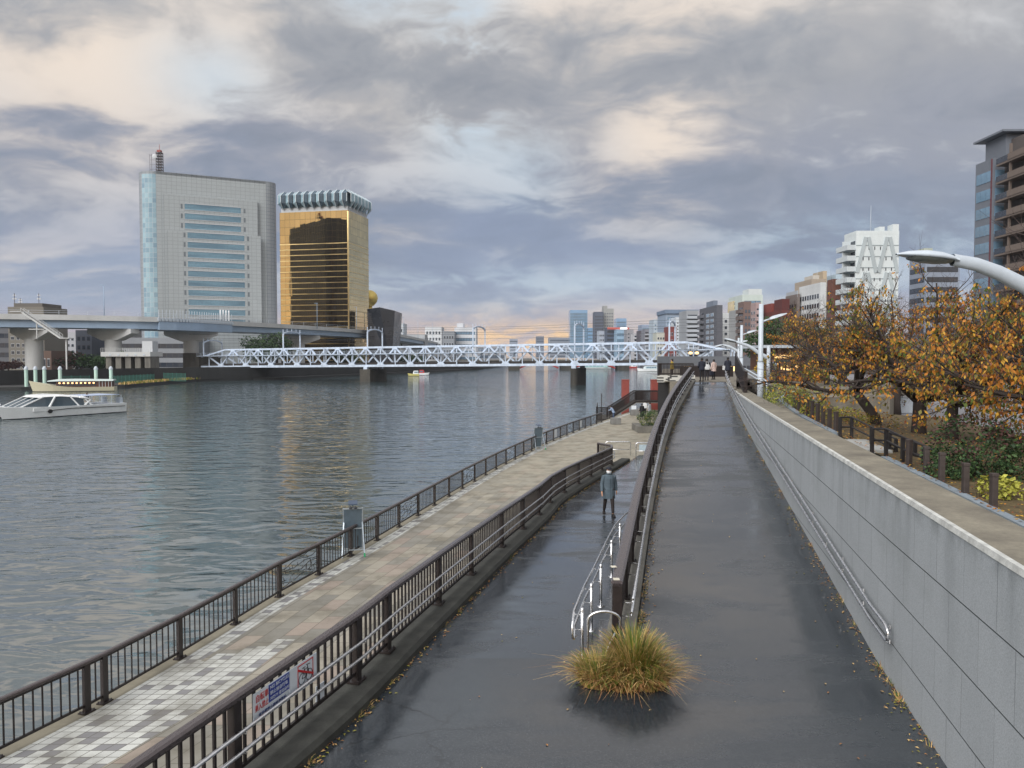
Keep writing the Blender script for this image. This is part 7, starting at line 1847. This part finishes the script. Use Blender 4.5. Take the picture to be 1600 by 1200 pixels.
    if mask:
        fm = MB(); c0 = hd + Vector((0, 0, -.05*s)); vs = []
        for i in range(4):
            for k in range(9):
                a = R(-80 + 20*k); rad = (.09, .101, .099, .08)[i]*s; vs.append((c0.x + math.sin(a)*rad*.92, c0.y + math.cos(a)*rad, c0.z + (.032 - .03*i)*s))
        fm.add(vs, [(i*9+k, i*9+k+1, (i+1)*9+k+1, (i+1)*9+k) for i in range(3) for k in range(8)], 0, smooth=True); local_build(fm, 'face_mask', mat('white_mask', srgb(226, 228, 230), .8), r)
    # hair or cap
    hm = MB(); vs = []; hb = hd + Vector((0, -.01*s, .0)) - fw*.006*s
    for i in range(8):
        th = math.pi*.5*i/7
        for k in range(16):
            a = 2*math.pi*k/16; lowz = -.085*s if (math.sin(a) < .25 and not cap) else (.03*s if not cap else .035*s)
            if i == 7: vs.append((hb.x + .096*s*math.cos(a), hb.y + .106*s*math.sin(a), hb.z + lowz))
            else: vs.append((hb.x + .1*s*math.sin(th)*math.cos(a), hb.y + .11*s*math.sin(th)*math.sin(a), hb.z + .02*s + .098*s*math.cos(th)))
    hm.add(vs, [(i*16+k, (i+1)*16+k, (i+1)*16+(k+1) % 16, i*16+(k+1) % 16) for i in range(7) for k in range(16)], 0, smooth=True)
    if cap: hm.add([(hb.x + math.sin(R(a))*.088*s, hb.y + math.cos(R(a))*.1*s, hb.z + .04*s) for a in range(-70, 71, 20)] + [(hb.x + math.sin(R(a))*.09*s, hb.y + math.cos(R(a))*.17*s, hb.z + .025*s) for a in range(-70, 71, 20)], [(k, k+1, 8+k+1, 8+k) for k in range(7)], 0, smooth=True)
    local_build(hm, 'cap' if cap else 'hair', cap or HAIRM, r)
    # coat: lofted torso to the hem, sleeves as tapered tubes in the same mesh
    cm = MB(); hem = coat_len
    prof = [(1.475, .06, .06), (1.44, .095, .085), (1.40, .19, .115), (1.30, .205, .135), (1.12, .195, .135), (.98, .205, .15), (max(hem, .9)*.5 + .98*.5, .215, .16), (hem, .235 if hem < .8 else .215, .18 if hem < .8 else .155)]
    rg = [[L(x, y, z) for x, y, z in [(rx*math.cos(2*math.pi*k/16), ry*math.sin(2*math.pi*k/16)*(1 if math.sin(2*math.pi*k/16) > 0 else .95) - .005, z) for k in range(16)]] for z, rx, ry in prof]
    vs = [p for g in rg for p in g]; cm.add(vs, [(i*16+k, (i+1)*16+k, (i+1)*16+(k+1) % 16, i*16+(k+1) % 16) for i in range(len(rg)-1) for k in range(16)] + [tuple(reversed([(len(rg)-1)*16+k for k in range(16)]))], 0, smooth=True)
    for k, (sd, f) in A.items():
        a, b, c = Vector(J['sh' + k][0]), Vector(J['el' + k][0]), Vector(J['wr' + k][0])
        cm.tube([a + Vector((-sd*.06*s, 0, .0)), a + Vector((sd*.015*s, 0, -.015*s)), a.lerp(b, .5), b, b.lerp(c, .55), c - (c - b).normalized()*.012*s], [.065*s, .078*s, .068*s, .06*s, .054*s, .05*s], 10)
    if coat_len < .9:
        cm.add([V(x, .158, z) for x, z in ((-.008, 1.36), (.008, 1.36), (.008, hem + .02), (-.008, hem + .02))], [(0, 1, 2, 3)])
    local_build(cm, 'coat' if coat_len < .8 else 'jacket', top, r)
    # collar
    km = MB(); km.tube([L(.085*math.cos(R(a)), .075*math.sin(R(a)) + .005, 1.455 + .012*math.sin(R(a))) for a in range(0, 361, 24)], .026*s, 6); local_build(km, 'collar', top, r)
    # trousers and shoes
    tm = {}; E2 = []
    tm['pelvis'] = (V(0, 0, .96), .125*s)
    for k in 'lr':
        for q_, rr in (('hip', .1*bottoms_wide), ('knee', .068*bottoms_wide), ('ankle', .054*bottoms_wide)):
            p = Vector(J[q_ + k][0]); p.z += (.02*s if q_ == 'ankle' else 0); tm[q_ + k] = (tuple(p), rr*s)
        E2 += [('pelvis', 'hip' + k), ('hip' + k, 'knee' + k), ('knee' + k, 'ankle' + k)]
    skin_mesh('trousers', tm, E2, bottom, r)
    for k in 'lr':
        a, b = Vector(J['ankle' + k][0]), Vector(J['toe' + k][0]); fmn = MB(); d = (b - a); d.z = 0; d.normalize(); vs = []; sdv = Vector((d.y, -d.x, 0))
        for f, w_, ht in ((-.075, .034, .1), (-.03, .05, .135), (.04, .052, .115), (.11, .052, .08), (.17, .04, .045)):
            c = a + d*f*s; zb = a.z - .088*s
            for u, z in ((-1, 0), (1, 0), (.85, .7), (.4, 1), (-.4, 1), (-.85, .7)): vs.append((c.x + sdv.x*u*w_*s, c.y + sdv.y*u*w_*s, zb + z*ht*s))
        fmn.add(vs, [(i*6+j, i*6+(j+1) % 6, (i+1)*6+(j+1) % 6, (i+1)*6+j) for i in range(4) for j in range(6)] + [tuple(reversed(range(6))), tuple(range(24, 30))], 0, smooth=True); local_build(fmn, 'shoe', shoes or HAIRM, r)
    return r, J, s
NAVY = cloth('navy_cloth', (36, 40, 54)); GREY = cloth('blue_grey_coat', (84, 98, 108)); BRN = cloth('dark_brown_cloth', (44, 38, 38)); PINK = cloth('pale_pink_coat', (206, 184, 176)); BLKC = cloth('black_cloth', (28, 28, 32)); YEL = cloth('mustard_jacket', (176, 150, 62)); LBL = cloth('pale_blue_shirt', (150, 170, 198)); JEAN = cloth('blue_jeans', (72, 88, 116)); WHT = cloth('white_cloth', (212, 214, 216)); LGR = cloth('light_grey_cloth', (170, 176, 184))
p = at_f(951, 806, zlow)
person('person in a blue grey coat, dark cap and white mask walking on the lower path', p, math.pi + .12, 1.66, GREY, BRN, .62, 'walk', cap=cloth('dark_cap', (34, 36, 46)), mask=True, fine=True)
def zp_(Y): return 7.07 if Y > 55 else zramp(Y)
def stand(label, px, py, yaw, h, *a, **k):
    q = at_f(px, py, lambda y: zramp(y) if y < 55 else 7.07); return person(label, q, yaw, h, *a, **k)
PR = 'people at the top of the ramp'
r1, J1, s1 = stand('person in a dark navy hooded jacket seen from behind at the ramp top', 1096.5, 596, .15, 1.74, NAVY, BLKC, .82, 'hold', group=PR)
r2, J2, s2 = stand('person in black with a white shoulder bag at the ramp top', 1104, 594.5, -.3, 1.66, BLKC, cloth('dark_grey_trousers', (54, 54, 60)), .9, 'hold', group=PR)
q = Vector(r2.location) + Vector((-.02, -.3, .82)); bg = thing('shoulder_bag', q, 'large white shoulder bag hanging on the person in black', 'bag')
m = MB(); sl2 = [[(q.x + rx*math.cos(t_*math.pi/6), q.y + .1*math.sin(t_*math.pi/6), q.z + z) for t_ in range(12)] for z, rx in ((0, .16), (.05, .22), (.2, .24), (.36, .17), (.42, .1))]
m.add([v for g in sl2 for v in g], [(i*12+k, i*12+(k+1) % 12, (i+1)*12+(k+1) % 12, (i+1)*12+k) for i in range(4) for k in range(12)] + [tuple(reversed(range(12)))], 0, smooth=True); m.build('bag_body', WHT, bg); m = MB(); m.tube([(q.x - .1, q.y, q.z + .4), (q.x - .06, q.y + .12, q.z + .62), (q.x + .08, q.y + .14, q.z + .58), (q.x + .1, q.y, q.z + .4)], .014, 6); m.build('strap', WHT, bg)
r3, J3, s3 = stand('person in a pale pink coat carrying a dark blue bag at the ramp top', 1115, 593, .5, 1.6, PINK, BLKC, .7, group=PR)
q = Vector(r3.location) + Vector((-.2, -.15, .32)); bg = thing('hand_bag', q, 'dark blue hand bag held by the person in the pink coat', 'bag'); m = MB(); m.box(q + Vector((0, 0, .18)), (.36, .14, .36), .4); m.build('bag_body', NAVY, bg, bevel=.04); m = MB(); m.tube([q + Vector((-.1, 0, .34)), q + Vector((-.05, 0, .5)), q + Vector((.05, 0, .5)), q + Vector((.1, 0, .34))], .012, 6); m.build('strap', NAVY, bg)
r4, J4, s4 = stand('person in a long dark coat holding a white bag at the ramp top', 1137, 591.5, -.1, 1.76, NAVY, BLKC, .66, 'hold', group=PR)
q = Vector(r4.location) + Vector((-.3, .1, .86)); pb = thing('paper_bag', q, 'white paper bag held by the person in the long dark coat', 'bag'); m = MB(); m.box(q + Vector((0, 0, .02)), (.2, .1, .34)); m.build('bag_body', WHT, pb, bevel=.01); m = MB(); m.tube([q + Vector((-.05, 0, .19)), q + Vector((0, 0, .28)), q + Vector((.05, 0, .19))], .008, 5); m.build('strap', WHT, pb)
person('person in a mustard jacket standing on the viewing deck', (at_y(1050, 580, 61)[0], 61, 7.07), 1.2, 1.64, YEL, BRN, .86)
q = at(958.5, 657, ZP); person('person in a pale blue shirt leaning over the river fence', (RF(q[1]) + .55, q[1] - 1.5, ZP), R(70), 1.68, LBL, JEAN, .92, 'lean')
PG = 'visitors on the promenade'
q = at(1003, 655, ZP); person('person in a long black dress among the promenade visitors', q, .3, 1.62, BLKC, BLKC, .3, group=PG)
q = at(1007.5, 651, ZP); person('person in a white top beside the one in black on the promenade', q, -.8, 1.72, WHT, BLKC, .9, group=PG)
q = at(1015, 652, ZP); person('person in light grey clothes right of the other promenade visitors', q, .9, 1.6, LGR, LGR, .75, group=PG)
q = Vector(mid) + Matrix.Rotation(rz, 3, 'Z') @ Vector((-5.2, -1.2, 1.45)); person('crew member in dark clothes standing on the open stern of the catamaran', q, rz - 1.4, 1.7, BLKC, BLKC, .9)
q = Vector(mid) + Matrix.Rotation(rz, 3, 'Z') @ Vector((-4.0, .6, 1.45)); person('passenger in white standing under the catamaran canopy', q, rz + 1.2, 1.66, WHT, JEAN, .9)
for px, c_, lb in ((1199, BLKC, 'person in black outside the cafe'), (1203.5, LBL, 'person in a pale blue top outside the cafe')):
    q = at_y(px, 592, 56); person(lb + ' beside the thin lamp', (q[0], 55.4, 7.06), 2.6, 1.65, c_, BLKC, .9)
# ------------------------------------------------------------------ odds and ends in the park
for k, (px, Y, w_, lb) in enumerate(((1416, 44, 1.6, 'white roadside box behind the mossy cherry trunk'), (1395, 47, 1.2, 'low white box left of the mossy cherry trunk'))):
    x = at_y(px, 640, Y)[0]; r = thing('utility_box', (x, Y, ZK - .1), lb, 'utility box', 'white boxes in the park'); m = MB(); m.box((x, Y, ZK + .35), (w_, .7, .9)); m.build('cabinet', M['white_metal'], r, bevel=.03); m = MB(); m.box((x, Y, ZK + .83), (w_ + .1, .8, .06)); m.build('lid', FR[0], r)
x = at_y(1526, 600, 48)[0]; r = thing('light_pole', (x, 48, ZK - .1), 'white lamp pole in the park behind the right hand trees', 'light pole'); m = MB(); m.tube([(x, 48, ZK - .1), (x, 48, ZK + 4.6)], [.12, .09], 8); m.build('pole', M['white_metal'], r); m = MB(); m.lathe([(0, 4.6), (.25, 4.62), (.3, 4.8), (0, 4.95)], (x, 48, ZK), 10); m.build('lamp_head', M['white_metal'], r)

# ------------------------------------------------------------------ air
mh = bpy.data.materials.new('haze'); mh.use_nodes = True; mh.node_tree.nodes.clear(); t = NT(mh.node_tree)
o_ = t.new('ShaderNodeOutputMaterial'); pv = t.new('ShaderNodeVolumePrincipled')
pv.inputs['Color'].default_value = c4(srgb(214, 220, 232)); pv.inputs['Density'].default_value = .00013; pv.inputs['Anisotropy'].default_value = .1
t.l.new(pv.outputs[0], o_.inputs['Volume'])
hz_ = MB().bx(-700, -60, -3.0, 760, 2500, 130).build('haze', mh); hz_['kind'] = 'stuff'; hz_['label'] = 'faint bluish haze over the river and the far skyline'; hz_['category'] = 'haze'
